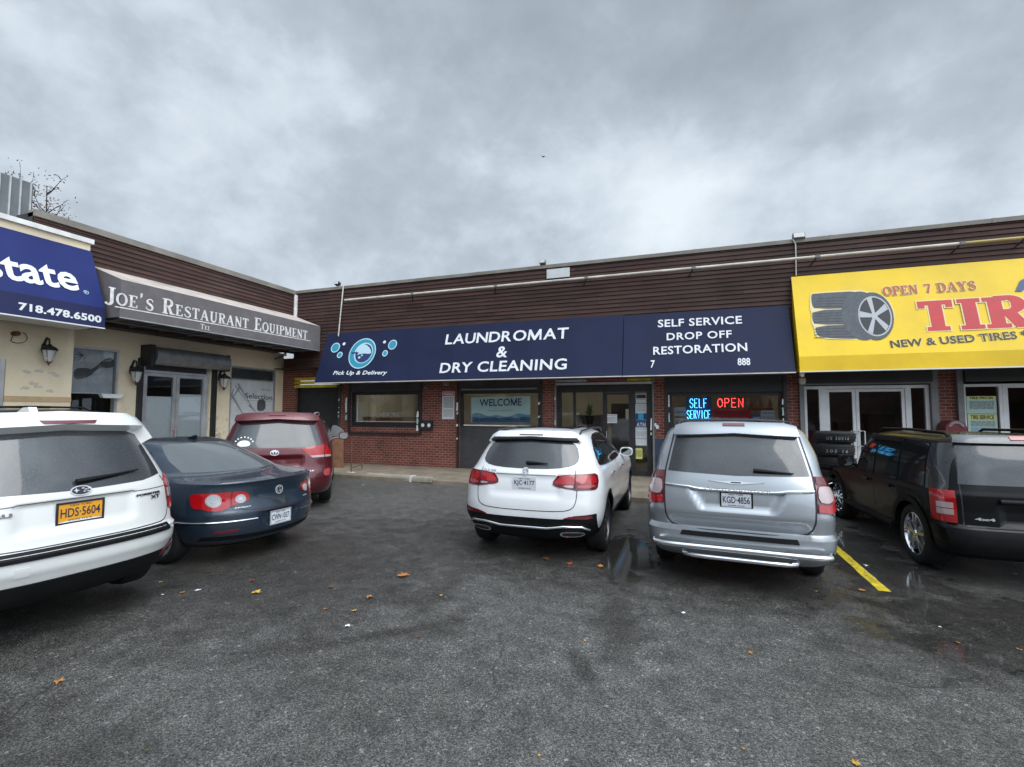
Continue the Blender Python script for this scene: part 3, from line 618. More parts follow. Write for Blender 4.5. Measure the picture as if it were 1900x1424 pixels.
# tyre shop doors
w = T1; top = vz(716, 1600)
ring(MB(), MF, w[0], w[1], SW, top, .07, -.10, .0, .06).build('door_frame', 'white_frame', B)
mb = MB()
for a, b in ((1522, 1535), (1683, 1693.5)): mb.box(MF, ux(a), ux(b), SW+.06, top-.07, -.098, -.002)
mb.build('door_post', 'white_frame', B)
for a, b in ((1499, 1522), (1693.5, 1721)): pane(B, MF, ux(a), ux(b), SW+.06, top-.07, -.05, 'shop_glass_dark').name = 'side_pane'
for a, b, hs in ((1535.5, 1590, 1), (1590.8, 1682.5, -1)):
    d_ = ring(MB(), MF, ux(a), ux(b), SW+.07, top-.08, .065, -.085, -.02, .20).build('door', 'white_frame', B)
    pane(d_, MF, ux(a)+.065, ux(b)-.065, SW+.27, top-.145, -.05, 'shop_glass')
    u = ux(b)-.033 if hs > 0 else ux(a)+.033; v0, v1 = vz(828, 1590), vz(800, 1590); s_ = hs*-.10
    MB().tube([MF.P(u, v0, -.02), MF.P(u, v0, .05), MF.P(u+s_, v0, .06), MF.P(u+s_, v1, .06), MF.P(u, v1, .05), MF.P(u, v1, -.02)], .013).build('handle', 'white_frame', d_)
MB().box(MF, w[0], w[1]+.02, top+.06, HT, -.2, .16).build('shutter_box', 'black_metal', B)
MB().box(MF, w[0], w[1]+.02, top+.03, top+.058, -.1, .12).build('shutter_bar', 'mid_grey', B)
mb = MB(); mb.box(MF, ux(1484.5), ux(1493), SW, HT, .002, .09); mb.box(MF, ux(1728), ux(1741), SW, HT, .002, .09); mb.box(MF, ux(1777), ux(1788.5), SW, HT, .002, .09); mb.build('shutter_guide', 'mid_grey', B)
w = T2; e = 1855.8
fr = ring(MB(), MF, w[0], ux(1864), SW, top, .06, -.10, 0, .75).build('window', 'white_frame', B)
pane(fr, MF, w[0]+.06, ux(1864)-.06, SW+.75, top-.06, -.05, 'shop_glass_dark')
d_ = ring(MB(), MF, ux(1865), ux(1865)+1.15, SW+.02, top, .09, -.09, -.01, .2).build('door', 'white_frame', B); pane(d_, MF, ux(1865)+.09, ux(1865)+1.06, SW+.22, top-.09, -.05, 'shop_glass_dark')
MB().box(MF, ux(1865)+1.16, w[1], SW, HT-.1, -.2, -.1).build('infill_panel', 'dark_grey', B)
MB().box(MF, w[0], w[1], top+.05, HT, -.2, .16).build('shutter_box', 'black_metal', B)
# ------------------------------------------------------------------ left wing
YA = 7.0; XA = XW+.62                                      # corner of the projecting office block
B2 = thing('restaurant_equipment_building', (XW, 10, 0), 'left shop wing with cream stucco ground floor under brown siding and an inside corner', 'building')
YAc = hit(137, 640, (XA, 0, 0), X_).y
LT = 3.95
H1 = (LF.px(137, 690)[0]-1.2, LF.px(220, 690)[0], 1.0, LF.px(180, 646)[1]); HD = (LF.px(264, 740)[0], LF.px(388, 740)[0], SW, LF.px(330, 665)[1]); H2 = (LF.px(426, 740)[0], LF.px(510, 740)[0], .9, LF.px(470, 683)[1])
wall_holes(MB(), LF, YAc-2, LF.px(526, 700)[0]-.01, SW-.05, LT, [H1, HD, H2]).build('stucco_wall', 'stucco_cream', B2)
LE = LG.px(63, 388)[0]                                     # the siding stops where the roof unit of the office block begins
siding(LG, LE, DF, LT-.1, ROOF-.14).build('siding', 'siding_brown', B2)
MB().box(LG, LE, DF-.06, ROOF-.14, ROOF, -.2, .06).build('roof_edge', 'coping', B2)
mb = MB(); mb.poly([(XW-12, LE, ROOF-.05), (XF-.1, LE, ROOF-.05), (XF-.1, D, ROOF-.05), (XW-12, D, ROOF-.05)]); mb.poly([(XW-12, LE, 4.6), (XF-.02, LE, 4.6), (XF-.02, LE, ROOF-.05), (XW-12, LE, ROOF-.05)]); mb.build('roof', 'dark_grey', B2)
MB().box(LF, YAc-2, D-.46, LT-.03, LT-.005, -.1, .42).build('soffit', 'dark_grey', B2)
mb = MB(); F = LF
mb.poly([F.P(YAc-2, SW, -4), F.P(D, SW, -4), F.P(D, LT, -4), F.P(YAc-2, LT, -4)]); mb.poly([F.P(YAc-2, SW, -.1), F.P(D, SW, -.1), F.P(D, SW, -4), F.P(YAc-2, SW, -4)]); mb.poly([F.P(YAc-2, LT-.3, -.26), F.P(D, LT-.3, -.26), F.P(D, LT-.3, -4), F.P(YAc-2, LT-.3, -4)])
mb.build('interior_wall', 'interior_dark', B2)
fr = ring(MB(), LF, *H1, .055, -.1, -.0).build('window', 'aluminium', B2); pane(fr, LF, H1[0]+.05, H1[1]-.05, H1[2]+.05, H1[3]-.05, -.03, 'shop_glass')
# printed window film, set behind the glass
pf = MB(); a, b = LF.px(210, 735)[0], LF.px(210, 648)[1]; zb = LF.px(180, 729)[1]
pf.poly([LF.P(H1[0]+.06, zb, -.06), LF.P(a, zb, -.06), LF.P(a, b, -.06), LF.P(H1[0]+.06, b, -.06)]); pf = pf.build('window_print', 'art_grey', fr)
def ppoly(nm, m, F, pts, n0, n1, parent, it=2):
    P = [F.px(x, y, n0) for x, y in pts]; P = clean(P, it) if it else P
    return MB().prism(F, P, n0, n1).build(nm, m, parent)
ppoly('pan_print', 'art_dark', LF, [(137, 683), (165, 683), (176, 690), (166, 699), (150, 704), (137, 704)], -.059, -.052, pf)
ppoly('glove_print', 'art_dark', LF, [(166, 687), (182, 678), (190, 668), (205, 664), (212, 668), (212, 681), (198, 684), (188, 681), (172, 693)], -.059, -.051, pf)
ppoly('panel_print', 'art_light', LF, [(190, 648), (211, 649), (210, 668), (196, 672)], -.059, -.0555, pf, 0)
mb = MB()
for a_ in range(5):
    an = math.radians(200+a_*35-60); c0 = LF.px(155, 660, -.05); mb.prism(LF, [(c0[0], c0[1]-.015), (c0[0]+.22*math.cos(an), c0[1]+.15*math.sin(an)), (c0[0], c0[1]+.02)], -.058, -.0565+a_*.0004)
mb.build('palm_print', 'art_dark', pf)
MB().box(LF, H1[0]+.06, a, zb-.03, zb, -.055, -.03).build('glazing_bar', 'aluminium', fr)
# door with roller housing
mb = ring(MB(), LF, *HD, .07, -.18, -.04, .02); mb.box(LF, HD[0]+.07, HD[1]-.07, LF.px(330, 693)[1]-.03, LF.px(330, 693)[1]+.03, -.178, -.042); mb.build('door_frame', 'aluminium', B2)
dt = LF.px(330, 693)[1]-.03; mid = LF.px(330, 740)[0]
MB().box(LF, HD[0]+.07, HD[1]-.07, dt+.06, HD[3]-.07, -.12, -.10).build('transom_panel', 'dark_grey', B2)
for a, b, pt, hs in ((HD[0]+.07, mid-.004, LF.px(300, 736)[1], 1), (mid+.004, HD[1]-.07, LF.px(350, 732)[1], -1)):
    d_ = ring(MB(), LF, a, b, SW+.03, dt-.005, .09, -.15, -.08, .2).build('door', 'aluminium', B2); pane(d_, LF, a+.09, b-.09, SW+.23, dt-.095, -.115, 'shop_glass')
    MB().box(LF, a+.092, b-.092, SW+.235, pt, -.145, -.135).build('white_paper', 'paper', d_)
    u = b-.05 if hs > 0 else a+.05
    MB().tube([LF.P(u, 1.0, -.08), LF.P(u, 1.0, -.02), LF.P(u, 1.3, -.02), LF.P(u, 1.3, -.08)], .013).build('handle', 'print_dkred' if hs > 0 else 'steel', d_)
hb, ht = LF.px(275, 676, .25)[1], LF.px(275, 642, .25)[1]; ha, hb_ = LF.px(272, 665, .25)[0], LF.px(418, 680, .2)[0]; rc = (ht-hb)/2
mb = MB(); mb.lathe(Frame(LF.P(ha+.12, hb+rc, rc+.02), Z_, X_, Y_), [(rc, 0), (rc, hb_-ha-.16)], 20); mb.build('shutter_roll', 'grey_metal', B2, smooth=40)
mb = MB(); mb.box(LF, ha, ha+.12, hb-.05, ht+.03, .0, .42); mb.box(LF, hb_-.04, hb_+.03, hb-.02, ht, .0, .36); mb.build('shutter_bracket', 'black_metal', B2)
mb = MB(); mb.box(LF, HD[0]-.16, HD[0]-.03, SW, HD[3]-.1, .002, .07); mb.box(LF, HD[1]+.05, HD[1]+.2, SW, HD[3]-.1, .002, .07); mb.build('shutter_guide', 'black_metal', B2)
fr = ring(MB(), LF, *H2, .05, -.10, -.0).build('window', 'aluminium', B2); zt = LF.px(470, 706)[1]
MB().box(LF, H2[0]+.05, H2[1]-.05, zt-.02, zt+.02, -.09, -.02).build('glazing_bar', 'aluminium', fr); pane(fr, LF, H2[0]+.05, H2[1]-.05, zt+.02, H2[3]-.05, -.05, 'shop_glass_dark')
MB().box(LF, H2[0]+.05, H2[1]-.05, zt+.03, H2[3]-.05, -.14, -.12).build('blind', 'mid_grey', fr)
FP = Frame(LF.P(0, 0, -.05), Y_, Z_, X_)
sp = MB().box(FP, H2[0]+.05, H2[1]-.05, H2[2]+.05, zt-.02, 0, .006).build('window_print', 'art_light', fr)
mb = MB(); ptext(mb, FP, 'large', (484, 726), (502, 727), (484, 720), n=.007, th=.001); mb.build('lettering', 'print_grey', sp)
mb = MB(); ptext(mb, FP, 'Selection', (454.5, 739), (505, 743), (454.5, 729), n=.007, th=.001, bold=.01); mb.box(FP, *sorted((FP.px(455, 742)[0], FP.px(505, 746)[0])), FP.px(480, 744)[1]-.008, FP.px(480, 744)[1], .006, .008); mb.build('lettering', 'print_black', sp)
mb = MB()
for k, (xa, ya_, xb, yb2) in enumerate(((436, 716, 462, 752), (441, 712, 470, 760), (428, 730, 452, 772), (433, 722, 425, 750), (445, 718, 429, 742), (462, 752, 474, 764))):
    p, q = Vector(FP.px(xa, ya_)), Vector(FP.px(xb, yb2)); d = (q-p).normalized(); nn_ = Vector((-d.y, d.x))*(.02+.012*(k % 3)); mb.prism(FP, [tuple(p+nn_), tuple(p-nn_), tuple(q-nn_*.3), tuple(q+nn_*.3)], .006, .0075+k*.0004)
mb.build('whisk_print', 'print_grey', sp)
ppoly('mixer_print', 'art_dark', FP, [(477, 748), (479, 742), (489, 741), (493, 746), (492, 762), (477, 764)], .006, .0085, sp, 1)
# ------------------------------------------------------------------ projecting office (far left)
AF = Frame((XA, 0, 0), Y_, Z_, X_); OP = XF+.30; PF_ = Frame((OP, 0, 0), Y_, Z_, X_); YB = YAc
B3 = thing('office_building', (XA, 5, 0), 'cream stucco office block at the far left edge with a white parapet cap', 'building')
ab = hit(137, 613, (XA, 0, 0), X_).z
zt0, zt1 = PF_.px(150, 462)[1], PF_.px(150, 440)[1]
gx = AF.px(9, 700)[0]
mb = MB(); mb.poly([AF.P(gx, SW-.1), AF.P(YB, SW-.1), AF.P(YB, ab), AF.P(gx, ab)]); mb.poly([(XA, YB, 0), (XW-.05, YB, 0), (XW-.05, YB, ab), (XA, YB, ab)]); mb.poly([AF.P(-8, 2.9), AF.P(gx, 2.9), AF.P(gx, ab), AF.P(-8, ab)])
mb.build('stucco_wall', 'stucco_cream', B3)
MB().box(AF, gx, YB+.004, AF.px(60, 742)[1]-.05, AF.px(60, 742)[1]+.07, .001, .008).build('stucco_band', mat('stucco_band', (.46, .33, .19), .85, vary=(3, .15)), B3)
mb = MB(); mb.box(PF_, -8, YB-.1, zt0, zt1-.1, -.9, 0); mb.build('parapet', 'stucco_cream', B3)
MB().box(PF_, -8, YB-.06, zt1-.1, zt1, -.95, .06).build('parapet_cap', 'white_paint', B3)
mb = MB(); mb.box(PF_, -8, YB-.12, ab+.3, zt0-.002, -.9, -.02); mb.build('upper_wall', 'dark_grey', B3)
df = MB(); df.box(AF, gx-.10, gx-.02, SW-.1, 2.9, -.08, .03); df.box(AF, gx-2.2, gx-.102, 2.3, 2.36, -.08, .03); df = df.build('door_frame', 'aluminium', B3); pane(df, AF, gx-2.2, gx-.1, 0, 2.85, -.03, 'shop_glass_dark')
mb = MB(); mb.poly([AF.P(-8, 0, -1.5), AF.P(gx, 0, -1.5), AF.P(gx, 3, -1.5), AF.P(-8, 3, -1.5)]); mb.build('interior_wall', 'interior_dark', B3)
# patches of old sign glue on the cream wall
mb = MB(); rg = random.Random(4); k = 0
for cx_, cy_ in ((50, 690), (72, 689), (95, 692), (103, 696), (46, 721), (70, 718), (92, 726), (62, 712)):
    u, v = AF.px(cx_, cy_); k += 1; mb.prism(AF, [(u+rg.uniform(.5, 1)*.11*math.cos(a_), v+rg.uniform(.4, 1)*.05*math.sin(a_)) for a_ in (j*math.pi/5 for j in range(10))], .001, .0015+k*.0002)
mb.build('glue_patch', mat('glue_patch', (.56, .50, .40), .8, vary=(30, .25)), B3)
# ================================================================== AWNINGS
def awning(name, label, mcan, mside, prof, ua, ub, F, trim, soffit=True, under='mid_grey'):
    """prof: list of (v, n) from top back edge down to the front bottom edge"""
    T = thing(name, F.P((ua+ub)/2, prof[-1][0], prof[-1][1]), label, 'awning')
    for i, (p, q) in enumerate(zip(prof, prof[1:])):
        mb = MB(); N = max(2, int((ub-ua)/.11)); rs = random.Random(int(ua*10)+i); K = 6 if i == 0 else 1; NF = max(1, round((ub-ua)/1.25)); row = []
        for k in range(N+1):                       # cloth sags a little between the frame ribs
            f = abs(math.sin(math.pi*NF*k/N)); cl_ = []
            for j in range(K+1):
                w_ = math.sin(math.pi*j/K) if K > 1 else 0; v, n = q[0]+(p[0]-q[0])*j/K, q[1]+(p[1]-q[1])*j/K; g = -(.012*f+.002*math.sin(k*.9+i*2+j))*w_
                cl_.append(mb.b.verts.new(F.P(ua+(ub-ua)*k/N, v+g*.5, n+g)))
            row.append(cl_)
        for A_, B_ in zip(row, row[1:]):
            for j in range(K): mb.b.faces.new((A_[j], B_[j], B_[j+1], A_[j+1]))
        c = mb.build('canopy' if i == 0 else 'valance', mcan[min(i, len(mcan)-1)], T, smooth=30)
        if i == 0: can = c
    mb = MB()
    for u in (ua, ub): mb.poly([F.P(u, p[0], p[1]) for p in prof]+[F.P(u, prof[-1][0], prof[0][1])])
    mb.build('side_panel', mside, T)
    if soffit:
        mb = MB(); z = prof[-1][0]+.015; mb.box(F, ua+.01, ub-.01, z, z+.03, prof[0][1]-.44, prof[-1][1]-.02); mb.build('underside', under, T)
    if trim: MB().box(F, ua, ub, prof[-1][0]-.025, prof[-1][0], prof[-1][1]-.03, prof[-1][1]+.008).build('edge_trim', trim, T)
    return T
def slopeframe(F, p, q, n=0): 
    """frame lying in the awning face between profile points p (upper) and q (lower)"""
    v = (F.v*(p[0]-q[0])+F.n*(p[1]-q[1])).normalized(); o = F.P(0, q[0], q[1]); return Frame(o, F.u, v, F.u.cross(v))
# laundry awning: two sections meeting beside the door
pn = .60; zb = FF.px(1100, 699, pn)[1]; tn = .05
zt_ = FF.px(900, 602, tn)[1]
ua = FF.px(608.5, 622, tn)[0]; um = FF.px(1155, 698, pn)[0]; ub = FF.px(1463, 571, tn)[0]
zt_ = sum(FF.px(x, y, tn)[1] for x, y in ((608.5, 621.8), (1155, 583), (1462, 570)))/3
prof = [(zt_, tn), (zb, pn)]
A1 = awning('laundry_awning', 'long navy blue awning reading laundromat and dry cleaning with a washing machine emblem', ['navy_fabric'], 'navy_side', [(zt_+.03, tn), (zb, pn+.03)], ua, um-.012, FF, 'conduit')
A2 = awning('laundry_awning', 'shorter navy blue awning reading self service drop off restoration beside the yellow one', ['navy_fabric'], 'navy_side', prof, um+.002, ub, FF, 'conduit')
SF = slopeframe(FF, (zt_+.03, tn), (zb, pn+.03)); SG = slopeframe(FF, *prof)
mb = MB(); ptext(mb, SF, 'LAUNDROMAT', (825.5, 640), (1054, 628.5), (827, 621), bold=.018, spacing=1.08); ptext(mb, SF, '&', (920, 664), (940.5, 663.5), (921, 643.5), bold=.019)
ptext(mb, SF, 'DRY CLEANING', (815, 693), (1051, 686), (817, 674), bold=.019, spacing=1.06); mb.build('lettering', 'letter_white', A1)
mb = MB(); ptext(mb, SF, 'Pick Up & Delivery', (617, 698), (717, 697.5), (618, 689), bold=.02, shear=.18, spacing=1.05); mb.build('lettering', 'foil_white', A1)
mb = MB(); ptext(mb, SG, 'SELF SERVICE', (1220.5, 608), (1377, 601), (1221, 594), bold=.018, spacing=1.06); ptext(mb, SG, 'DROP OFF', (1237, 632), (1358, 627), (1238, 618.5), bold=.018, spacing=1.1)
ptext(mb, SG, 'RESTORATION', (1212, 659), (1387, 652), (1212, 644), bold=.018, spacing=1.06)
ptext(mb, SG, '7', (1207, 683), (1214.5, 683), (1207, 669), bold=.018); ptext(mb, SG, '888', (1369, 678.5), (1392.5, 678), (1369, 665), bold=.018); mb.build('lettering', 'letter_white', A2)
def disc(nm, m, F, cx, cy, rx, ry, n0, parent, seg=30):
    c = F.px(cx, cy); rxm = abs(F.px(cx+rx, cy)[0]-c[0]); rym = abs(F.px(cx, cy-ry)[1]-c[1]); return MB().prism(F, ell2(*c, rxm, rym, seg), n0-.003, n0).build(nm, m, parent)
em = disc('emblem', 'pale_teal', SF, 672, 656, 24.5, 27.5, .004, A1)
disc('emblem_ring', 'teal', SF, 672, 656, 22.8, 25.6, .006, em); disc('emblem_ring', 'pale_teal', SF, 674.5, 655.5, 17, 18.8, .008, em); disc('emblem_drum', 'navy_print', SF, 675, 656, 15, 16.8, .010, em)
ppoly('emblem_suds', 'pale_teal', SF, [(661, 653), (663, 645), (669, 640), (676, 639), (683, 642), (688, 649), (689, 656), (683, 657), (675, 656), (666, 658)], .0102, .012, em, 1)
for cx_, cy_, r_ in ((667, 664, 2.2), (672, 660, 1.6), (665, 658, 1.3)): disc('emblem_bubble', 'pale_teal', SF, cx_, cy_, r_, r_, .014, em, 12)
ppoly('emblem_handle', 'navy_print', SF, [(652, 654), (665, 654), (666, 656.5), (652, 656.5)], .0102, .014, em, 0)
for cx_, cy_, rx, ry in ((622.5, 645.5, 8, 9), (630.5, 659, 5, 5.8), (728.5, 640, 8, 9), (714.5, 656, 5, 5.8)):
    e_ = disc('bubble', 'pale_teal', SF, cx_, cy_, rx, ry, .004, A1, 20); disc('bubble_fill', 'teal', SF, cx_, cy_, rx-1.6, ry-1.7, .006, e_, 20)
for cx_, cy_ in ((638.5, 638.5), (713.5, 635)): disc('bubble', 'letter_white', SF, cx_, cy_, 2.6, 2.8, .004, A1, 12)
# yellow tyre-shop awning
tz = sum(FF.px(x, y, tn)[1] for x, y in ((1468, 515), (1900, 479)))/2; yb0 = sum(FF.px(x, y, .62)[1] for x, y in ((1480, 690), (1900, 679)))/2; yf = sum(FF.px(x, y, .56)[1] for x, y in ((1478, 664), (1900, 648)))/2
yu = FF.px(1472, 560, .2)[0]
A3 = awning('tire_awning', 'bright yellow awning reading open 7 days and new and used tires over the tyre shop', ['yellow_fabric', 'yellow_valance'], 'yellow_valance', [(tz, .06), (yf, .60), (yb0, .62)], yu, 11.5, FF, 'foil_white', under='dark_grey')
YF = slopeframe(FF, (tz, .06), (yf, .60))
MB().box(YF, yu+.002, 11.5, (tz-yf)*1.02-.02, (tz-yf)*1.02+.004, .001, .012).build('edge_trim', 'foil_white', A3) if 0 else None
def serifset(bl, br, top, word, m, mo=None, n=.006, g=.02, **kw):
    if mo:
        q = MB(); pserif(q, YF, word, bl, br, top, n=n-.003, g=g, **kw); q.build('lettering_outline', mo, A3)
    q = MB(); pserif(q, YF, word, bl, br, top, n=n, **kw); q.build('lettering', m, A3)
serifset((1639.5, 549), (1814, 537.5), (1641, 533), 'OPEN 7 DAYS', 'letter_brick', 'letter_outline', g=.05, V=.24, T=.12, s=.10)
# big word: T I R E S, running out of the photograph to the right
bl = Vector(YF.px(1708, 615.5)); tp = Vector(YF.px(1706, 560.5)); hh = (tp-bl).length; sc_ = (YF.px(1783, 612)[0]-bl.x)/.80
for mm, g, n in (('letter_outline', .03, .004), ('letter_red', 0, .008)):
    q = MB(); serif_text(q, lambda u, v, nn: YF.P(bl.x+u*sc_, bl.y+v*hh, nn), 'TIRES', n=n, g=g, V=.27, T=.14, s=.13); q.build('lettering' if g == 0 else 'lettering_outline', mm, A3)
for m_, bo, n in (('letter_outline', .055, .004), ('letter_olive', .022, .007)):
    q = MB(); ptext(q, YF, 'NEW & USED TIRES * REPAIR', (1654, 645.5), (2016, 620), (1654, 631.5), n=n, bold=bo, spacing=1.03); q.build('lettering' if bo < .03 else 'lettering_outline', m_, A3)
ppoly('lettering', 'letter_blue', YF, [(1884, 541), (1893, 521), (1905, 515), (1930, 512), (1930, 540), (1912, 528), (1896, 541)], .004, .008, A3, 0)
# tyres printed on the awning
tp_ = ppoly('tire_picture', 'letter_outline', YF, [(1503, 548), (1508, 543), (1595, 538), (1604, 541), (1622, 542), (1645, 552), (1659, 575), (1660, 597), (1648, 620), (1620, 632), (1590, 631), (1520, 629), (1512, 622), (1510, 606), (1505, 600), (1506, 584), (1502, 571)], .001, .003, A3, 1)
for k, pts in enumerate((((1505, 548), (1509, 545), (1600, 540), (1612, 556), (1600, 572), (1512, 574), (1506, 566)), ((1507, 576), (1600, 573), (1612, 590), (1600, 602), (1512, 603), (1507, 594)), ((1513, 605), (1600, 602), (1615, 618), (1600, 630), (1522, 627), (1514, 618)))):
    pt_ = ppoly('printed_tire', 'tire_print', YF, pts, .003, .005+k*.0005, tp_, 1)
    for j in range(4): yq = pts[0][1]+5+j*5.2; ppoly('tread_line', 'tire_print_dark', YF, [(1511, yq+.8), (1590, yq-1.6), (1590, yq-.6), (1511, yq+1.8)], .0052+k*.0005, .0062+k*.0005, pt_, 0)
c_ = MB().prism(YF, ell2(*YF.px(1599, 586), YF.px(1638, 586)[0]-YF.px(1599, 586)[0], YF.px(1599, 541)[1]-YF.px(1599, 586)[1], 30), .005, .008).build('printed_tire', 'tire_print', tp_)
def pdisc(nm, m, cx, cy, rx, ry, n, par): return MB().prism(YF, ell2(*YF.px(cx, cy), YF.px(cx+rx, cy)[0]-YF.px(cx, cy)[0], YF.px(cx, cy-ry)[1]-YF.px(cx, cy)[1], 36), n-.002, n).build(nm, m, par)
pdisc('printed_tire', 'tire_print', 1621, 586.5, 37, 44, .0095, tp_); pdisc('printed_rim', 'tire_print_light', 1623, 587, 31.5, 37, .011, tp_); pdisc('printed_rim', 'tire_print_dark', 1623, 587, 29, 34.5, .0125, tp_)
mb = MB(); cu, cv_ = YF.px(1622, 587); ru = YF.px(1651, 587)[0]-cu; rv = YF.px(1622, 552)[1]-cv_
for k in range(5):
    a_ = math.radians(100+72*k); d = (math.cos(a_), math.sin(a_)); e_ = (-d[1], d[0]); mb.prism(YF, [(cu+ru*(d[0]*.12+e_[0]*s_*.09), cv_+rv*(d[1]*.12+e_[1]*s_*.09)) if h_ == 0 else (cu+ru*(d[0]*.98+e_[0]*s_*.17), cv_+rv*(d[1]*.98+e_[1]*s_*.17)) for h_, s_ in ((0, 1), (1, 1), (1, -1), (0, -1))], .0125, .0145+.0003*k)
mb.prism(YF, ell2(cu, cv_, ru*.2, rv*.2, 16), .0125, .017); mb.build('printed_spokes', 'tire_print_light', tp_)
# charcoal restaurant-equipment awning: sloping taupe top and upright front
jn = 1.18; zj0 = (LG.px(597, 651, jn)[1]+LG.px(195, 584.5, jn)[1])/2; zj1 = (LG.px(597, 600, jn)[1]+LG.px(190, 521, jn)[1])/2; zj2 = (LG.px(549, 590, .03)[1]+LG.px(175, 490, .03)[1])/2
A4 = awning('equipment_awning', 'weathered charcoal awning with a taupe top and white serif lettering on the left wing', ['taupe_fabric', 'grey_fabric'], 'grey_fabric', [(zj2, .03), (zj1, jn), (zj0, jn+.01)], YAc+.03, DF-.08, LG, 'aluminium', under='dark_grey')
JF = Frame(LG.P(0, 0, jn+.008), Y_, Z_, X_)
mb = MB(); pserif(mb, JF, "Joe's Restaurant Equipment", (195.5, 562), (576, 631), (201, 532), n=.004, small=.76, V=.20, T=.10, s=.075); mb.build('lettering', 'letter_cream', A4)
mb = MB(); pserif(mb, JF, "Tel", (371.5, 610), (391, 614), (371.5, 600.5), n=.004, V=.17, T=.09, s=.07); mb.build('lettering', 'letter_cream', A4)
a = JF.px(213, 569); b = JF.px(464, 612.5); c = JF.px(469, 613.5); d = JF.px(576, 633)
mb = MB(); mb.prism(JF, [(a[0], a[1]-.012), (d[0], d[1]-.012), (d[0], d[1]+.012), (a[0], a[1]+.012)], .001, .003); mb.build('underline', 'letter_cream', A4)
mb = MB()
for k in range(9): mb.box(LG, YAc+.2+k*.72, YAc+.24+k*.72, zj0-.02, zj0+.012, .05, jn-.05)
mb.box(LG, YAc+.1, DF-.1, zj0-.03, zj0-.021, .5, .54); mb.build('underside_rib', 'grey_metal', A4)
# blue office awning (cut by the left edge of the photograph)
on = .62; oz0 = PF_.px(194.7, 609, on)[1]; oz1 = PF_.px(189, 572, on-.03)[1]; oz2 = PF_.px(159, 464, .02)[1]; oy = PF_.px(194.7, 609, on)[0]
A5 = awning('office_awning', 'royal blue awning with a white phone number at the far left edge', ['blue_fabric', 'blue_valance'], 'blue_valance', [(oz2, .02), (oz1, on-.03), (oz0, on)], -6, oy, PF_, 'foil_white', under='white_paint')
OF = slopeframe(PF_, (oz2, .02), (oz1, on-.03)); OV = slopeframe(PF_, (oz1, on-.03), (oz0, on))
mb = MB(); ptext(mb, OF, 'state', (-28, 512), (149, 542), (-28, 468), bold=.022); mb.build('lettering', 'foil_white', A5)
mb = MB(); ptext(mb, OF, '®', (156.5, 546), (166, 547), (156.5, 539)); mb.build('trademark', 'pale_teal', A5)
mb = MB(); ptext(mb, OV, '718.478.6500', (34, 575.5), (188, 600), (35, 560.5), bold=.035, spacing=1.05); mb.build('lettering', 'foil_white', A5)
# unseen building added behind the camera, for car panels and shop glass to mirror
OB = thing('added_reflection_building', (0, -27, 0), 'long unseen brick building added behind the camera for the cars and glass to mirror', 'building'); OF2 = Frame((0, -27, 0), -X_, Z_, Y_)
hs = [(x, x+1.3, z, z+1.5) for x in np.arange(-38, 38, 3.1) for z in (1.2, 4.3)]
wall_holes(MB(), OF2, -42, 42, 0, 7.2, hs).build('wall', 'brick', OB); mb = MB(); mb.box(OF2, -42, 42, 0, 7.1, -9, -.26); mb.build('core', 'interior_dark', OB); MB().box(OF2, -42.2, 42.2, 7.2, 7.5, -9, .2).build('roof_edge', 'coping', OB)
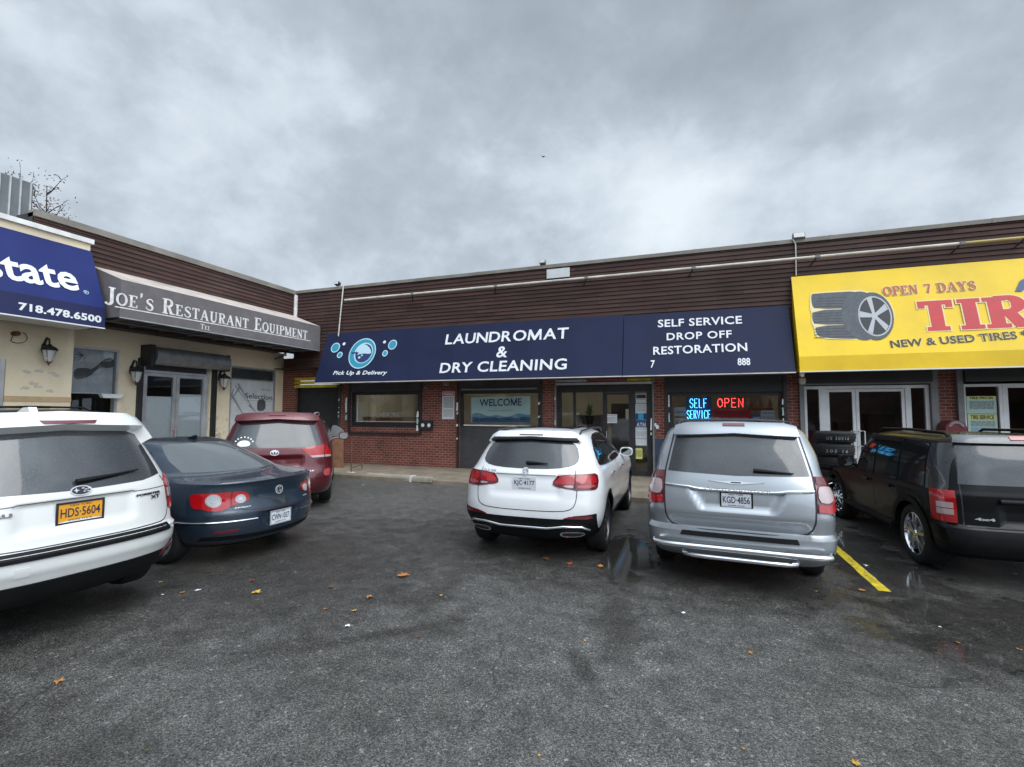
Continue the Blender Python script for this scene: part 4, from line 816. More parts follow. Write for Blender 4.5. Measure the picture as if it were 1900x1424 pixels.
# ================================================================== CARS
def pchip(xs, ys, x):
    xs = np.asarray(xs, float); ys = np.asarray(ys, float); h = np.diff(xs); d = np.diff(ys)/h; m = np.zeros(len(xs)); m[0] = d[0]; m[-1] = d[-1]
    for i in range(1, len(xs)-1):
        if d[i-1]*d[i] > 0: w1 = 2*h[i]+h[i-1]; w2 = h[i]+2*h[i-1]; m[i] = (w1+w2)/(w1/d[i-1]+w2/d[i])
    i = np.clip(np.searchsorted(xs, x, side='right')-1, 0, len(xs)-2); t = (x-xs[i])/h[i]
    return ys[i]*(2*t**3-3*t**2+1)+h[i]*m[i]*(t**3-2*t**2+t)+ys[i+1]*(-2*t**3+3*t**2)+h[i]*m[i+1]*(t**3-t**2)
class Car:
    """car body as a stack of horizontal outlines; local axes x right, y forward, z up, rear bumper at y = 0"""
    def __init__(s, name, label, loc, heading, knots, paintm, clad_z=.3, nr=4.2, Lr=.55, nf=3, Lf=1.0, disp=None, wheel=(.36, .9, 2.7, .24), group='cars parked nose-in at the shops', bow=.0, sc=1):
        s.T = thing(name, (*loc, loc[2] if len(loc) > 2 else 0)[:3] if len(loc) > 2 else (loc[0], loc[1], 0), label, 'car', group, rz=-math.radians(heading))
        s.T.scale = (sc, sc, sc)
        s.nr, s.Lr, s.nf, s.Lf, s.disp, s.bow = nr, Lr, nf, Lf, disp, bow
        K = np.array(knots, float); rows = []
        for i in range(len(K)-1):
            a, b = K[i], K[i+1]; N = int(max(1, math.ceil(max(abs(b[0]-a[0])/.03, abs(b[1]-a[1])/.05, abs(b[2]-a[2])/.06, abs(b[3]-a[3])/.12))))
            rows += [i+k/N for k in range(N)]
        rows.append(len(K)-1); v = np.array(rows); ks = np.arange(len(K))
        s.tab = np.stack([pchip(ks, K[:, j], v) for j in range(4)], 1)
        vv = np.linspace(0, len(K)-1, 60*len(K)); s.ft = np.stack([pchip(ks, K[:, j], vv) for j in range(4)], 1)
        s.W = K[:, 1].max(); s.L = K[:, 3].max(); s.wheel = wheel; s.paint = paintm
        # ---- body skin
        b = bmesh.new(); rings = []
        for z, w, yr, yf in s.tab:
            P = s.outline(z, w, yr, yf); rings.append([b.verts.new(p) for p in P])
        for A, B in zip(rings, rings[1:]):
            n = len(A)
            for k in range(n):
                f = b.faces.new((A[k], A[(k+1) % n], B[(k+1) % n], B[k])); zc = sum(v_.co.z for v_ in f.verts)/4; f.material_index = 1 if zc < clad_z else 0
        f = b.faces.new(rings[0][::-1]); f.material_index = 1; b.faces.new(rings[-1])
        bmesh.ops.recalc_face_normals(b, faces=b.faces); me = bpy.data.meshes.new('body'); b.to_mesh(me); b.free()
        me.materials.append(M[paintm]); me.materials.append(M['black_plastic'])
        o = bpy.data.objects.new('body', me); COL.objects.link(o)
        R, ya, wb, tw = wheel; cut = []
        for y in (ya, ya+wb):
            for sd_ in (-1, 1):
                c = MB(); c.lathe(Frame((sd_*(s.W-.36), y, R), (0, 1, 0), (0, 0, 1), (sd_, 0, 0)), [(R+.055, 0), (R+.055, .8)], 40); co = c.build('cut', ['black_plastic', 'black_plastic'])
                for p in co.data.polygons: p.material_index = 1
                md = o.modifiers.new('b', 'BOOLEAN'); md.operation = 'DIFFERENCE'; md.object = co; md.solver = 'EXACT'; cut.append(co)
        dg = bpy.context.evaluated_depsgraph_get(); m2 = bpy.data.meshes.new_from_object(o.evaluated_get(dg)); o.modifiers.clear(); o.data = m2; m2.name = 'body'
        for c in cut: me_ = c.data; bpy.data.objects.remove(c); bpy.data.meshes.remove(me_)
        bpy.data.meshes.remove(me)
        for p in m2.polygons: p.use_smooth = True
        m2.set_sharp_from_angle(angle=math.radians(38)); o.parent = s.T; s.body = o
        s.wheels()
    def half(s, z, w, yr, yf, n=160):
        """fine right-hand outline from rear centre to front centre"""
        Lr = min(s.Lr, (yf-yr)*.45); Lf = min(s.Lf, (yf-yr)*.5); ph = np.linspace(0, math.pi/2, n)
        xr = w*np.sin(ph)**(2/s.nr); yR = yr+Lr-Lr*np.cos(ph)**(2/s.nr); xf = w*np.cos(ph)**(2/s.nf); yF = yf-Lf+Lf*np.sin(ph)**(2/s.nf)
        return np.concatenate([np.stack([xr, yR], 1), np.stack([xf, yF], 1)])
    def outline(s, z, w, yr, yf):
        H = s.half(z, w, yr, yf); d = np.r_[0, np.cumsum(np.hypot(*np.diff(H, axis=0).T))]; Lr = min(s.Lr, (yf-yr)*.45)
        i = 159; a = d[i]; b_ = d[160]; c = d[-1]
        q = np.r_[np.linspace(0, a, 34), np.linspace(a, b_, 46)[1:], np.linspace(b_, c, 22)[1:]]
        x = np.interp(q, d, H[:, 0]); y = np.interp(q, d, H[:, 1]); P = []
        for X, Y in zip(x, y): P.append(s.warp(X, Y, z))
        return P+[(-p[0], p[1], p[2]) for p in P[-2:0:-1]]
    def warp(s, x, y, z):
        if s.disp:
            dx, dy, dz = s.disp(x, y, z); return (x+dx, y+dy, z+dz)
        return (x, y, z)
    def at(s, z): 
        i = np.searchsorted(s.ft[:, 0], z); i = min(max(i, 1), len(s.ft)-1); a, b = s.ft[i-1], s.ft[i]; t = (z-a[0])/max(b[0]-a[0], 1e-9); return a+(b-a)*min(max(t, 0), 1)
    def _rear(s, x, z):
        _, w, yr, yf = s.at(z); Lr = min(s.Lr, (yf-yr)*.45); k = min(abs(x)/w, .9999); y = yr+Lr*(1-(1-k**s.nr)**(1/s.nr)); p = s.warp(abs(x), y, z); return Vector((math.copysign(p[0], x) if x else p[0]*0+x, p[1], p[2]))
    def _side(s, y, z, sd):
        _, w, yr, yf = s.at(z); Lr = min(s.Lr, (yf-yr)*.45); Lf = min(s.Lf, (yf-yr)*.5); x = w
        if y < yr+Lr: x = w*(max(0, 1-((yr+Lr-y)/Lr)**s.nr))**(1/s.nr) if y > yr else 0
        if y > yf-Lf: x = w*(max(0, 1-((y-yf+Lf)/Lf)**s.nf))**(1/s.nf) if y < yf else 0
        p = s.warp(x, y, z); return Vector((p[0]*sd, p[1], p[2]))
    def _wrap(s, a, z, sd):
        _, w, yr, yf = s.at(z); H = s.half(z, w, yr, yf); d = np.r_[0, np.cumsum(np.hypot(*np.diff(H, axis=0).T))]; p = s.warp(float(np.interp(a, d, H[:, 0])), float(np.interp(a, d, H[:, 1])), z); return Vector((p[0]*sd, p[1], p[2]))
    def pt(s, dom, a, z, off=0):
        if dom == 'rear': f = lambda a, z: s._rear(a, z)
        elif dom[:4] == 'side': f = lambda a, z: s._side(a, z, 1 if dom[4] == '+' else -1)
        else: f = lambda a, z: s._wrap(a, z, 1 if dom[4] == '+' else -1)
        p = f(a, z); e = .006; n = (f(a+e, z)-f(a-e, z)).cross(f(a, z+e)-f(a, z-e))
        if n.length < 1e-12: return p
        n.normalize()
        c = Vector((0, s.L*.5, z)); 
        if n.dot(p-c) < 0: n = -n
        return p+n*off
    def patch(s, name, dom, poly, m, off=.004, th=.01, parent=None, step=.05, rnd=0):
        if rnd: poly = clean(poly, rnd)
        if m == 'chrome' and name[:5] == 'emble': m = 'badge_silver'
        b = bmesh.new(); vs = [b.verts.new((x, z, 0)) for x, z in poly]; b.faces.new(vs)
        xs = [p[0] for p in poly]; zs = [p[1] for p in poly]
        def cuts(lo, hi): n = int((hi-lo)/step); return [lo+(hi-lo)*(k+1)/(n+1) for k in range(n)]
        for c in cuts(min(xs), max(xs)): bmesh.ops.bisect_plane(b, geom=b.verts[:]+b.edges[:]+b.faces[:], plane_co=(c, 0, 0), plane_no=(1, 0, 0))
        for c in cuts(min(zs), max(zs)): bmesh.ops.bisect_plane(b, geom=b.verts[:]+b.edges[:]+b.faces[:], plane_co=(0, c, 0), plane_no=(0, 1, 0))
        bmesh.ops.remove_doubles(b, verts=b.verts, dist=1e-5)
        bmesh.ops.triangulate(b, faces=[f for f in b.faces if len(f.verts) > 4])
        be = [e for e in b.edges if len(e.link_faces) == 1]; r = bmesh.ops.extrude_edge_only(b, edges=be); low = {v for v in r['geom'] if isinstance(v, bmesh.types.BMVert)}
        for v in b.verts: v.co = s.pt(dom, v.co.x, v.co.y, off-th if v in low else off)
        bmesh.ops.recalc_face_normals(b, faces=b.faces)
        c0 = s.pt(dom, sum(xs)/len(xs), sum(zs)/len(zs), 0)
        me = bpy.data.meshes.new(name); b.to_mesh(me); b.free()
        for p in me.polygons: p.use_smooth = True
        me.set_sharp_from_angle(angle=math.radians(40)); me.materials.append(M[m] if isinstance(m, str) else m)
        o = bpy.data.objects.new(name, me); COL.objects.link(o); o.parent = parent or s.T; return o
    def line(s, name, dom, pts, m='black_plastic', w=.008, off=.0022, closed=False, parent=None, rnd=1):
        if 'gap' in name: w *= 1.35
        if m == 'chrome' and name[:5] == 'emble': m = 'badge_silver'
        if rnd: pts = clean(pts, rnd, closed)
        if closed: pts = pts+[pts[0]]
        q = [pts[0]]
        for a, b in zip(pts, pts[1:]):
            n = max(1, int(math.hypot(b[0]-a[0], b[1]-a[1])/.03)); q += [(a[0]+(b[0]-a[0])*k/n, a[1]+(b[1]-a[1])*k/n) for k in range(1, n+1)]
        b = bmesh.new(); prev = None
        for i, p in enumerate(q):
            a, c = q[max(i-1, 0)], q[min(i+1, len(q)-1)]; dx, dz = c[0]-a[0], c[1]-a[1]; l = math.hypot(dx, dz) or 1; nx, nz = -dz/l*w/2, dx/l*w/2
            cur = [b.verts.new(s.pt(dom, p[0]+nx, p[1]+nz, off)), b.verts.new(s.pt(dom, p[0]-nx, p[1]-nz, off))]
            if prev: b.faces.new((prev[0], prev[1], cur[1], cur[0]))
            prev = cur
        me = bpy.data.meshes.new(name); b.to_mesh(me); b.free(); me.materials.append(M[m]); o = bpy.data.objects.new(name, me); COL.objects.link(o); o.parent = parent or s.T; return o
    def strip(s, name, dom, pts, m, r=.02, off=.01, seg=8, parent=None):
        q = [pts[0]]
        for a, b in zip(pts, pts[1:]):
            n = max(1, int(math.hypot(b[0]-a[0], b[1]-a[1])/.06)); q += [(a[0]+(b[0]-a[0])*k/n, a[1]+(b[1]-a[1])*k/n) for k in range(1, n+1)]
        return MB().tube([s.pt(dom, a, z, off) for a, z in q], r, seg).build(name, m, parent or s.T, smooth=60, local=True)
    def text(s, name, dom, body, x0, x1, z0, z1, m, off=.004, th=.004, parent=None, **kw):
        mb = MB()
        if m == 'chrome': m = 'badge_silver'
        text_map(mb, body, lambda a, b, c: s.pt(dom, x0+(x1-x0)*a, z0+(z1-z0)*b, off+th*c), **kw); return mb.build(name, m, parent or s.T, local=True)
    def wheels(s):
        R, ya, wb, tw = s.wheel; rim = R*.70
        for y in (ya, ya+wb):
            for sd_ in (-1, 1):
                F = Frame((sd_*(s.W-.03), y, R), (0, 1, 0), (0, 0, 1), (sd_, 0, 0)); 
                t_ = MB().lathe(F, [(rim, -.02), (rim+.015, -.004), (R-.05, -.0), (R-.018, -.012), (R-.004, -.03), (R, -.05), (R, -tw+.05), (R-.02, -tw), (rim, -tw)], 44, cap=False).build('wheel', 'rubber', s.T, smooth=40, local=True)
                mb = MB(); mb.lathe(F, [(rim+.004, -.016), (rim-.012, -.01), (rim-.02, -.03), (rim-.03, -.12), (rim-.03, -tw+.02)], 40, cap=False); mb.lathe(F, [(rim*.3, -.13), (rim-.02, -.16), (rim-.02, -.17)], 24, cap=False)
                k = s.T.get('spokes', 5); pr = s.spokes if hasattr(s, 'spokes') else None
                for j in range(5):
                    for dd in (-.13, .13):
                        a0 = 2*math.pi*j/5+.3; a1 = a0+dd; c0, c1 = (math.cos(a0+dd*.5), math.sin(a0+dd*.5)), (math.cos(a1*1.0+dd*.35), math.sin(a1+dd*.35)); e_ = (-c0[1], c0[0]); w0, w1 = .018, .022
                        p = [(c0[0]*.04+e_[0]*w0, c0[1]*.04+e_[1]*w0), (c1[0]*(rim-.015)+e_[0]*w1, c1[1]*(rim-.015)+e_[1]*w1), (c1[0]*(rim-.015)-e_[0]*w1, c1[1]*(rim-.015)-e_[1]*w1), (c0[0]*.04-e_[0]*w0, c0[1]*.04-e_[1]*w0)]
                        mb.prism(F, p, -.06+.0007*j, -.028+.0007*j+(.0004 if dd > 0 else 0))
                mb.lathe(F, [(.0, -.012), (.035, -.014), (.05, -.03), (.05, -.07)], 18)
                r_ = mb.build('rim', s.T.get('rimm', 'steel') if False else RIM.get(s.T.name.split('.')[0], 'aluminium'), t_, smooth=35, local=True)
    def plate(s, x, z, w, h, text, m, ink, frame=None, off=.02, tilt=0):
        p0 = s.pt('rear', x, z, off); F = Frame(p0, (1, 0, 0), (0, math.sin(math.radians(tilt)), math.cos(math.radians(tilt)))); F.n = Vector((0, -math.cos(math.radians(tilt)), math.sin(math.radians(tilt))))
        pl = MB().prism(F, clean([(-w/2, -h/2), (w/2, -h/2), (w/2, h/2), (-w/2, h/2)], 0), 0, .004).build('licence_plate', m, s.T, local=True)
        if frame: mb = ring(MB(), F, -w/2-.012, w/2+.012, -h/2-.012, h/2+.012, .016, .0, .008); mb.build('plate_frame', frame, pl, local=True)
        mb = MB(); ftext(mb, F, text, -w*.44, w*.44, -h*.22, h*.25, n=.0055, th=.0015, bold=.01); mb.build('lettering', ink, pl, local=True)
        mb = MB(); ftext(mb, F, 'NEW YORK', -w*.24, w*.24, h*.33, h*.44, n=.0055, th=.001); ftext(mb, F, 'EMPIRE STATE', -w*.26, w*.26, -h*.43, -h*.34, n=.0055, th=.001); mb.build('lettering', ink, pl, local=True)
        return pl
    def mirror(s, y, z, sd, m, w=.24, h=.17, armw=.02):
        p = s._side(y, z, sd); c = p+Vector((sd*(armw+w/2), 0, h*.35)); b = bmesh.new(); bmesh.ops.create_uvsphere(b, u_segments=20, v_segments=12, radius=1)
        for v in b.verts:
            q = [math.copysign(abs(t)**.7, t) for t in v.co]; v.co = Vector((q[0]*w/2, q[1]*.09 if q[1] > 0 else max(q[1]*.09, -.03), q[2]*h/2))+c
        mb = MB(); mb.b = b; o = mb.build('wing_mirror', m, s.T, smooth=50, local=True)
        MB().prism(Frame(c+Vector((0, -.031, 0)), (1, 0, 0), (0, 0, 1)), [(math.copysign(abs(a)**.7, a)*w*.40, math.copysign(abs(b_)**.7, b_)*h*.38) for a, b_ in ell2(0, 0, 1, 1, 24)], 0, .003).build('mirror_glass', 'mirror', o, local=True)
        MB().tube([p-Vector((sd*.02, 0, 0)), c+Vector((-sd*w*.3, 0, -h*.2))], .022).build('mirror_arm', m, o, local=True); return o
    def rails(s, m, x, y0, y1, z, h=.05, r=.018, parent=None):
        for sd_ in (-1, 1):
            P = [(sd_*x, y0, z-.02), (sd_*x, y0+.12, z+h), (sd_*x, (y0+y1)/2, z+h+.015), (sd_*x, y1-.12, z+h), (sd_*x, y1, z-.02)]; MB().tube(P, r).build('roof_rail', m, s.T, smooth=60, local=True)
    def windows(s, sd, polys, m, line='black_plastic'):
        dom = 'side+' if sd > 0 else 'side-'
        for p in polys: s.patch('side_window', dom, p, m, off=.003, th=.012, rnd=1)
    def wiper(s, x0, z0, x1, z1, off=.025):
        w = MB().tube([s.pt('rear', x0+(x1-x0)*k/5, z0+(z1-z0)*k/5, off) for k in range(6)], [.022, .02, .016, .012, .009, .006], 6).build('wiper', 'black_plastic', s.T, smooth=50, local=True)
        return w
RIM = {}
mat('badge_silver', (.62, .63, .65), .3, .5)
mat('rack_metal', (.05, .052, .055), .45, .4)
mat('mirror', (.55, .62, .62), .03, 1)
def emblem_oval(c, x, z, rx, rz, ring_m='chrome', back='plate_dark', kind='oval'):
    e = c.patch('emblem', 'rear', ell2(x, z, rx, rz, 24), ring_m, off=.008, th=.012, step=.2)
    c.patch('emblem_field', 'rear', ell2(x, z, rx*.84, rz*.80, 24), back, off=.010, th=.004, step=.2, parent=e); return e
mat('dark_rim', (.12, .12, .13), .35, .8)
paint('paint_white', (.76, .77, .78)); paint('paint_pearl', (.74, .75, .73)); paint('paint_silver', (.36, .385, .41), .6, .33); paint('paint_red', (.105, .006, .012), .35, .35); paint('paint_navy', (.022, .038, .062), .35, .3); paint('paint_black', (.004, .0045, .005), 0, .4); MATS['paint_black'].node_tree.nodes['Principled BSDF'].inputs['Coat Weight'].default_value = .32; MATS['paint_black'].node_tree.nodes['Principled BSDF'].inputs['Specular IOR Level'].default_value = .1; paint('paint_dark', (.03, .032, .036), .2, .3)
carglass('tinted_glass'); carglass('light_glass', (.10, .115, .12)); mat('side_glass', (.012, .013, .015), .04, spec=.9)
RIM.update(white_crossover='dark_rim', silver_minivan='aluminium', black_suv='chrome', white_suv='aluminium', navy_sedan='aluminium', red_minivan='aluminium', dark_suv='aluminium')
def ss(a, b, x): t = min(max((x-a)/(b-a), 0), 1); return t*t*(3-2*t)
def win(a, b, c, d, x, z, e=.03): return ss(a-e, a+e, x)*(1-ss(b-e, b+e, x))*ss(c-e, c+e, z)*(1-ss(d-e, d+e, z))
# ------------------------------------------------------------------ white crossover (middle)
def dA(x, y, z):
    dy = dx = 0
    if y < .5:
        k = .0; dy += .022*win(-.45, .45, .80, 1.04, x, z, .03) ; dy += .012*win(-.8, .8, .66, .80, x, z, .02)*0
    if y > .6: dx -= .012*math.exp(-((z-.72)/.07)**2)*ss(.7, 1.2, y)-.010*math.exp(-((z-.98)/.05)**2)*ss(.6, 1, y)
    return dx, dy, 0
KA = [(.24, .74, .22, 4.45), (.30, .84, .12, 4.60), (.42, .91, .045, 4.66), (.54, .935, .0, 4.66), (.66, .945, .005, 4.64), (.80, .945, .03, 4.60), (.92, .935, .05, 4.50), (1.05, .905, .085, 4.2), (1.13, .86, .13, 3.45), (1.25, .81, .21, 3.15), (1.38, .75, .30, 2.90), (1.48, .69, .375, 2.68), (1.545, .63, .43, 2.5), (1.585, .54, .52, 2.3), (1.61, .38, .70, 2.1), (1.622, .08, .95, 1.8)]
c = Car('white_crossover', 'white crossover with black lower bumper and chrome exhaust tips, parked between red and silver minivans', (-1.875, 5.72, 0), 0.2, KA, 'paint_white', .40, nr=3.0, Lr=.62, disp=dA, wheel=(.365, .88, 2.87, .235)); CA = c
c.patch('rear_window', 'rear', [(-.60, 1.17), (-.40, 1.135), (0, 1.125), (.40, 1.135), (.60, 1.17), (.655, 1.24), (.60, 1.40), (.52, 1.455), (0, 1.475), (-.52, 1.455), (-.60, 1.40), (-.655, 1.24)], 'tinted_glass', off=.003, rnd=1)
c.patch('spoiler', 'rear', [(-.56, 1.475), (0, 1.50), (.56, 1.475), (.62, 1.42), (.60, 1.50), (.5, 1.545), (0, 1.56), (-.5, 1.545), (-.60, 1.50), (-.62, 1.42)], 'paint_white', off=.05, th=.07)
c.patch('spoiler_lip', 'rear', [(-.60, 1.44), (0, 1.468), (.60, 1.44), (.60, 1.462), (0, 1.492), (-.60, 1.462)], 'black_plastic', off=.045, th=.06)
c.line('brake_light', 'rear', [(-.16, 1.515), (.16, 1.515)], 'plate_dark', .010, .055)
for sd in ('+', '-'):
    t_ = c.patch('tail_light', 'wrap'+sd, [(.36, .945), (.365, .985), (.42, 1.06), (.64, 1.075), (.92, 1.075), (.975, 1.05), (.985, .98), (.96, .905), (.92, .885), (.66, .885), (.40, .925)], 'lens_dark', off=.008, th=.02)
    c.patch('lamp_lens', 'wrap'+sd, [(.395, .985), (.44, 1.045), (.63, 1.06), (.63, .955), (.395, .955)], 'lens_red', off=.013, th=.006, parent=t_); c.patch('lamp_lens', 'wrap'+sd, [(.65, .955), (.65, 1.055), (.88, 1.05), (.94, 1.02), (.93, .955)], 'lens_red', off=.013, th=.006, parent=t_, rnd=1)
    c.patch('reverse_lens', 'wrap'+sd, [(.48, .94), (.62, .95), (.62, .915), (.54, .92)], 'lens_clear', off=.013, th=.006, parent=t_, rnd=1); c.patch('reverse_lens', 'wrap'+sd, [(.66, .95), (.92, .95), (.88, .91), (.67, .91)], 'lens_pink', off=.013, th=.006, parent=t_, rnd=1)
    c.line('lamp_seam', 'wrap'+sd, [(.64, .90), (.64, 1.07)], 'plate_dark', .012, .015, parent=t_, rnd=0)
    c.patch('reflector', 'wrap'+sd, [(.50, .555), (.58, .58), (.86, .585), (.88, .555), (.80, .545)], 'lens_dark', off=.016, th=.01)
cl = c.patch('rear_cladding', 'rear', [(-.87, .40), (-.6, .30), (0, .28), (.6, .30), (.87, .40), (.87, .60), (.62, .585), (.5, .545), (-.5, .545), (-.62, .585), (-.87, .60)], 'black_plastic', off=.01, th=.02)
c.strip('chrome_strip', 'rear', [(-.78, .42), (-.70, .465), (-.5, .47), (-.3, .44), (.3, .44), (.5, .47), (.70, .465), (.78, .42)], 'chrome', .017, .03)
for sx_ in (-1, 1):
    ex = c.patch('exhaust_tip', 'rear', [(sx_*.44, .37), (sx_*.48, .405), (sx_*.70, .405), (sx_*.74, .37), (sx_*.66, .335), (sx_*.48, .335)][::sx_], 'chrome', off=.035, th=.04, rnd=1); c.patch('exhaust_opening', 'rear', [(sx_*.47, .37), (sx_*.49, .392), (sx_*.69, .392), (sx_*.71, .37), (sx_*.65, .348), (sx_*.49, .348)][::sx_], 'plate_dark', off=.037, th=.005, parent=ex, rnd=1)
c.line('tailgate_gap', 'rear', [(-.62, 1.12), (-.66, .98), (-.655, .75), (-.60, .655), (-.40, .63), (.40, .63), (.60, .655), (.655, .75), (.66, .98), (.62, 1.12)], 'plate_dark', .007, rnd=2)
c.line('tailgate_crease', 'rear', [(-.40, 1.055), (.40, 1.055)], 'grey_metal', .010, .002)
e = c.patch('emblem', 'rear', ell2(0, 1.093, .048, .048, 24), 'chrome', off=.008, th=.012, step=.2); c.patch('emblem_field', 'rear', ell2(0, 1.093, .040, .040, 24), 'grey_metal', off=.009, th=.003, step=.2, parent=e)
for a in (90, 210, 330): c.line('emblem_star', 'rear', [(0, 1.093), (.042*math.cos(math.radians(a)), 1.093+.042*math.sin(math.radians(a)))], 'chrome', .010, .0125, parent=e, rnd=0)
c.text('badge', 'rear', 'GLC 300', -.60, -.40, 1.075, 1.10, 'chrome', bold=.03); c.text('badge', 'rear', '4MATIC', .42, .58, 1.075, 1.092, 'chrome', bold=.03)
c.plate(0, .945, .305, .155, 'KJC·4177', 'plate_white', 'plate_ink', off=.012)
c.wiper(.0, 1.19, .28, 1.185)
for sd in (1, -1):
    dm = 'side+' if sd > 0 else 'side-'
    c.patch('window_trim', dm, [(.68, 1.13), (.60, 1.20), (.74, 1.40), (1.05, 1.525), (1.7, 1.545), (2.25, 1.52), (2.62, 1.38), (2.98, 1.135), (1.8, 1.10)], 'chrome', off=.002, th=.01, rnd=1)
    for p in ([(.72, 1.145), (.65, 1.20), (.77, 1.38), (1.02, 1.49), (1.12, 1.51), (1.10, 1.135)], [(1.14, 1.135), (1.16, 1.513), (1.72, 1.525), (1.80, 1.52), (1.82, 1.12)], [(1.86, 1.12), (1.85, 1.52), (2.22, 1.495), (2.57, 1.36), (2.88, 1.145)]): c.patch('side_window', dm, p, 'side_glass', off=.005, th=.01, rnd=0)
    for y0, y1 in ((.98, 1.98), (1.98, 3.1)): c.line('door_gap', dm, [(y1-.02, 1.11), (y1, .9), (y1, .42), (y0+.35 if y0 < 1 else y0, .40)], 'plate_dark', .007, rnd=1)
    for y in (1.15, 2.15): c.strip('door_handle', dm, [(y, .985), (y+.2, .985)], 'chrome', .013, .022)
    c.patch('sill_cladding', dm, [(1.30, .26), (3.35, .26), (3.35, .40), (1.30, .40)], 'black_plastic', off=.012, th=.02)
    for y in (.88, 3.75):
        arc = [(y+math.cos(math.radians(a))*r_, .365+math.sin(math.radians(a))*r_) for r_, R_2 in ((.425, 0),) for a in range(-6, 187, 8)]; c.line('wheel_arch', dm, arc, 'black_plastic', .055, .006, rnd=0)
c.mirror(2.75, 1.12, 1, 'paint_white', .22, .15, .0); c.mirror(2.80, 1.12, -1, 'paint_white', .18, .15)
c.rails('rack_metal', .60, .60, 2.4, 1.565, .03, .013)
b = MB(); b.prism(Frame((0, 0, 0), (1, 0, 0), (0, 1, 0)), [(-.42, 1.0), (.42, 1.0), (.40, 2.1), (-.40, 2.1)], 1.60, 1.632); b.build('sunroof', 'side_glass', c.T, local=True)
# ------------------------------------------------------------------ silver minivan
def dB(x, y, z):
    dy = dx = 0
    if y < .5:
        k = ss(.86, .89, z)*(1-ss(1.06, 1.075, z)); ww = .46-.10*ss(1.07, .84, z); dy += .035*(1-ss(ww-.02, ww+.02, abs(x)))*ss(.83, .87, z)*(1-ss(1.055, 1.07, z))
        dy -= .010*math.exp(-((z-.80)/.012)**2)*0; dy += .022*(1-ss(.66, .80, z))*ss(.60, .63, z)*(1-ss(.62, .72, abs(x)))
    return dx, dy, 0
KB = [(.24, .82, .26, 4.9), (.30, .90, .14, 5.08), (.40, .965, .04, 5.15), (.50, .99, .0, 5.15), (.595, .998, .0, 5.14), (.615, .998, .06, 5.13), (.64, .998, .085, 5.12), (.795, 1.0, .045, 5.05), (.815, 1.0, .045, 5.05), (1.0, .985, .075, 4.85), (1.12, .95, .105, 4.3), (1.25, .90, .155, 4.1), (1.42, .845, .23, 3.75), (1.58, .79, .31, 3.4), (1.68, .745, .355, 3.1), (1.735, .67, .42, 2.9), (1.765, .52, .55, 2.6), (1.78, .10, .9, 2.2)]
c = Car('silver_minivan', 'silver minivan with chrome double bumper bars and luggage rack, parked before the neon-lit laundry window', (.53, 5.50, 0), 3.5, [(k[0], k[1]*(.965 if k[0] < 1.3 else 1), k[2], k[3]) for k in KB], 'paint_silver', .30, sc=.965, nr=4.0, Lr=.46, disp=dB, wheel=(.345, 1.06, 3.08, .225)); CB = c
c.patch('rear_window', 'rear', [(-.715, 1.235), (0, 1.215), (.715, 1.235), (.63, 1.64), (0, 1.67), (-.63, 1.64)], 'tinted_glass', off=.003)
c.patch('spoiler', 'rear', [(-.63, 1.625), (0, 1.655), (.63, 1.625), (.62, 1.71), (.5, 1.74), (0, 1.75), (-.5, 1.74), (-.62, 1.71)], 'paint_silver', off=.06, th=.09)
c.patch('brake_light', 'rear', [(-.115, 1.712), (.115, 1.712), (.115, 1.732), (-.115, 1.732)], 'lens_dark', off=.066, th=.01)
for sd in ('+', '-'):
    t_ = c.patch('tail_light', 'wrap'+sd, [(.765, 1.235), (1.02, 1.215), (1.07, 1.10), (1.085, .90), (.92, .855), (.765, .875)], 'lens_dark', off=.010, th=.02)
    c.patch('lamp_lens', 'wrap'+sd, [(.775, 1.225), (1.01, 1.205), (1.04, 1.125), (.775, 1.155)], 'lens_dark', off=.016, th=.006, parent=t_); c.patch('reverse_lens', 'wrap'+sd, [(.78, 1.12), (.83, 1.135), (.97, 1.12), (.99, 1.06), (.96, .99), (.87, .965), (.78, .985)], 'lens_clear', off=.020, th=.008, parent=t_, rnd=1)
    c.patch('lamp_lens', 'wrap'+sd, [(.775, .96), (.87, .945), (1.0, .975), (1.06, 1.06), (1.07, .91), (.92, .865), (.775, .885)], 'lens_red', off=.018, th=.008, parent=t_)
c.strip('chrome_strip', 'rear', [(-.735, 1.085), (-.3, 1.065), (.3, 1.065), (.735, 1.085)], 'chrome', .017, .012)
c.text('badge', 'rear', 'TOWN&COUNTRY', -.33, .33, 1.058, 1.075, 'conduit', off=.029, th=.001, spacing=1.3)
e = c.patch('emblem', 'rear', [(-.28, 1.152), (-.10, 1.150), (-.06, 1.157), (.06, 1.157), (.10, 1.150), (.28, 1.152), (.10, 1.134), (.05, 1.126), (-.05, 1.126), (-.10, 1.134)], 'chrome', off=.010, th=.014); c.line('emblem_bar', 'rear', [(-.05, 1.142), (.05, 1.142)], 'plate_ink', .012, .013, parent=e, rnd=0)
c.plate(0, .955, .305, .155, 'KGD·4856', 'plate_white', 'plate_ink', 'black_plastic', off=.006)
c.line('tailgate_gap', 'rear', [(-.655, 1.66), (-.70, 1.45), (-.755, 1.2), (-.75, .80), (-.70, .66), (-.58, .622), (.58, .622), (.70, .66), (.75, .80), (.755, 1.2), (.70, 1.45), (.655, 1.66)], 'plate_dark', .012, rnd=1)
c.patch('bumper_pad', 'rear', [(-.58, .555), (.58, .555), (.56, .60), (-.56, .60)], 'black_plastic', off=.008, th=.02)
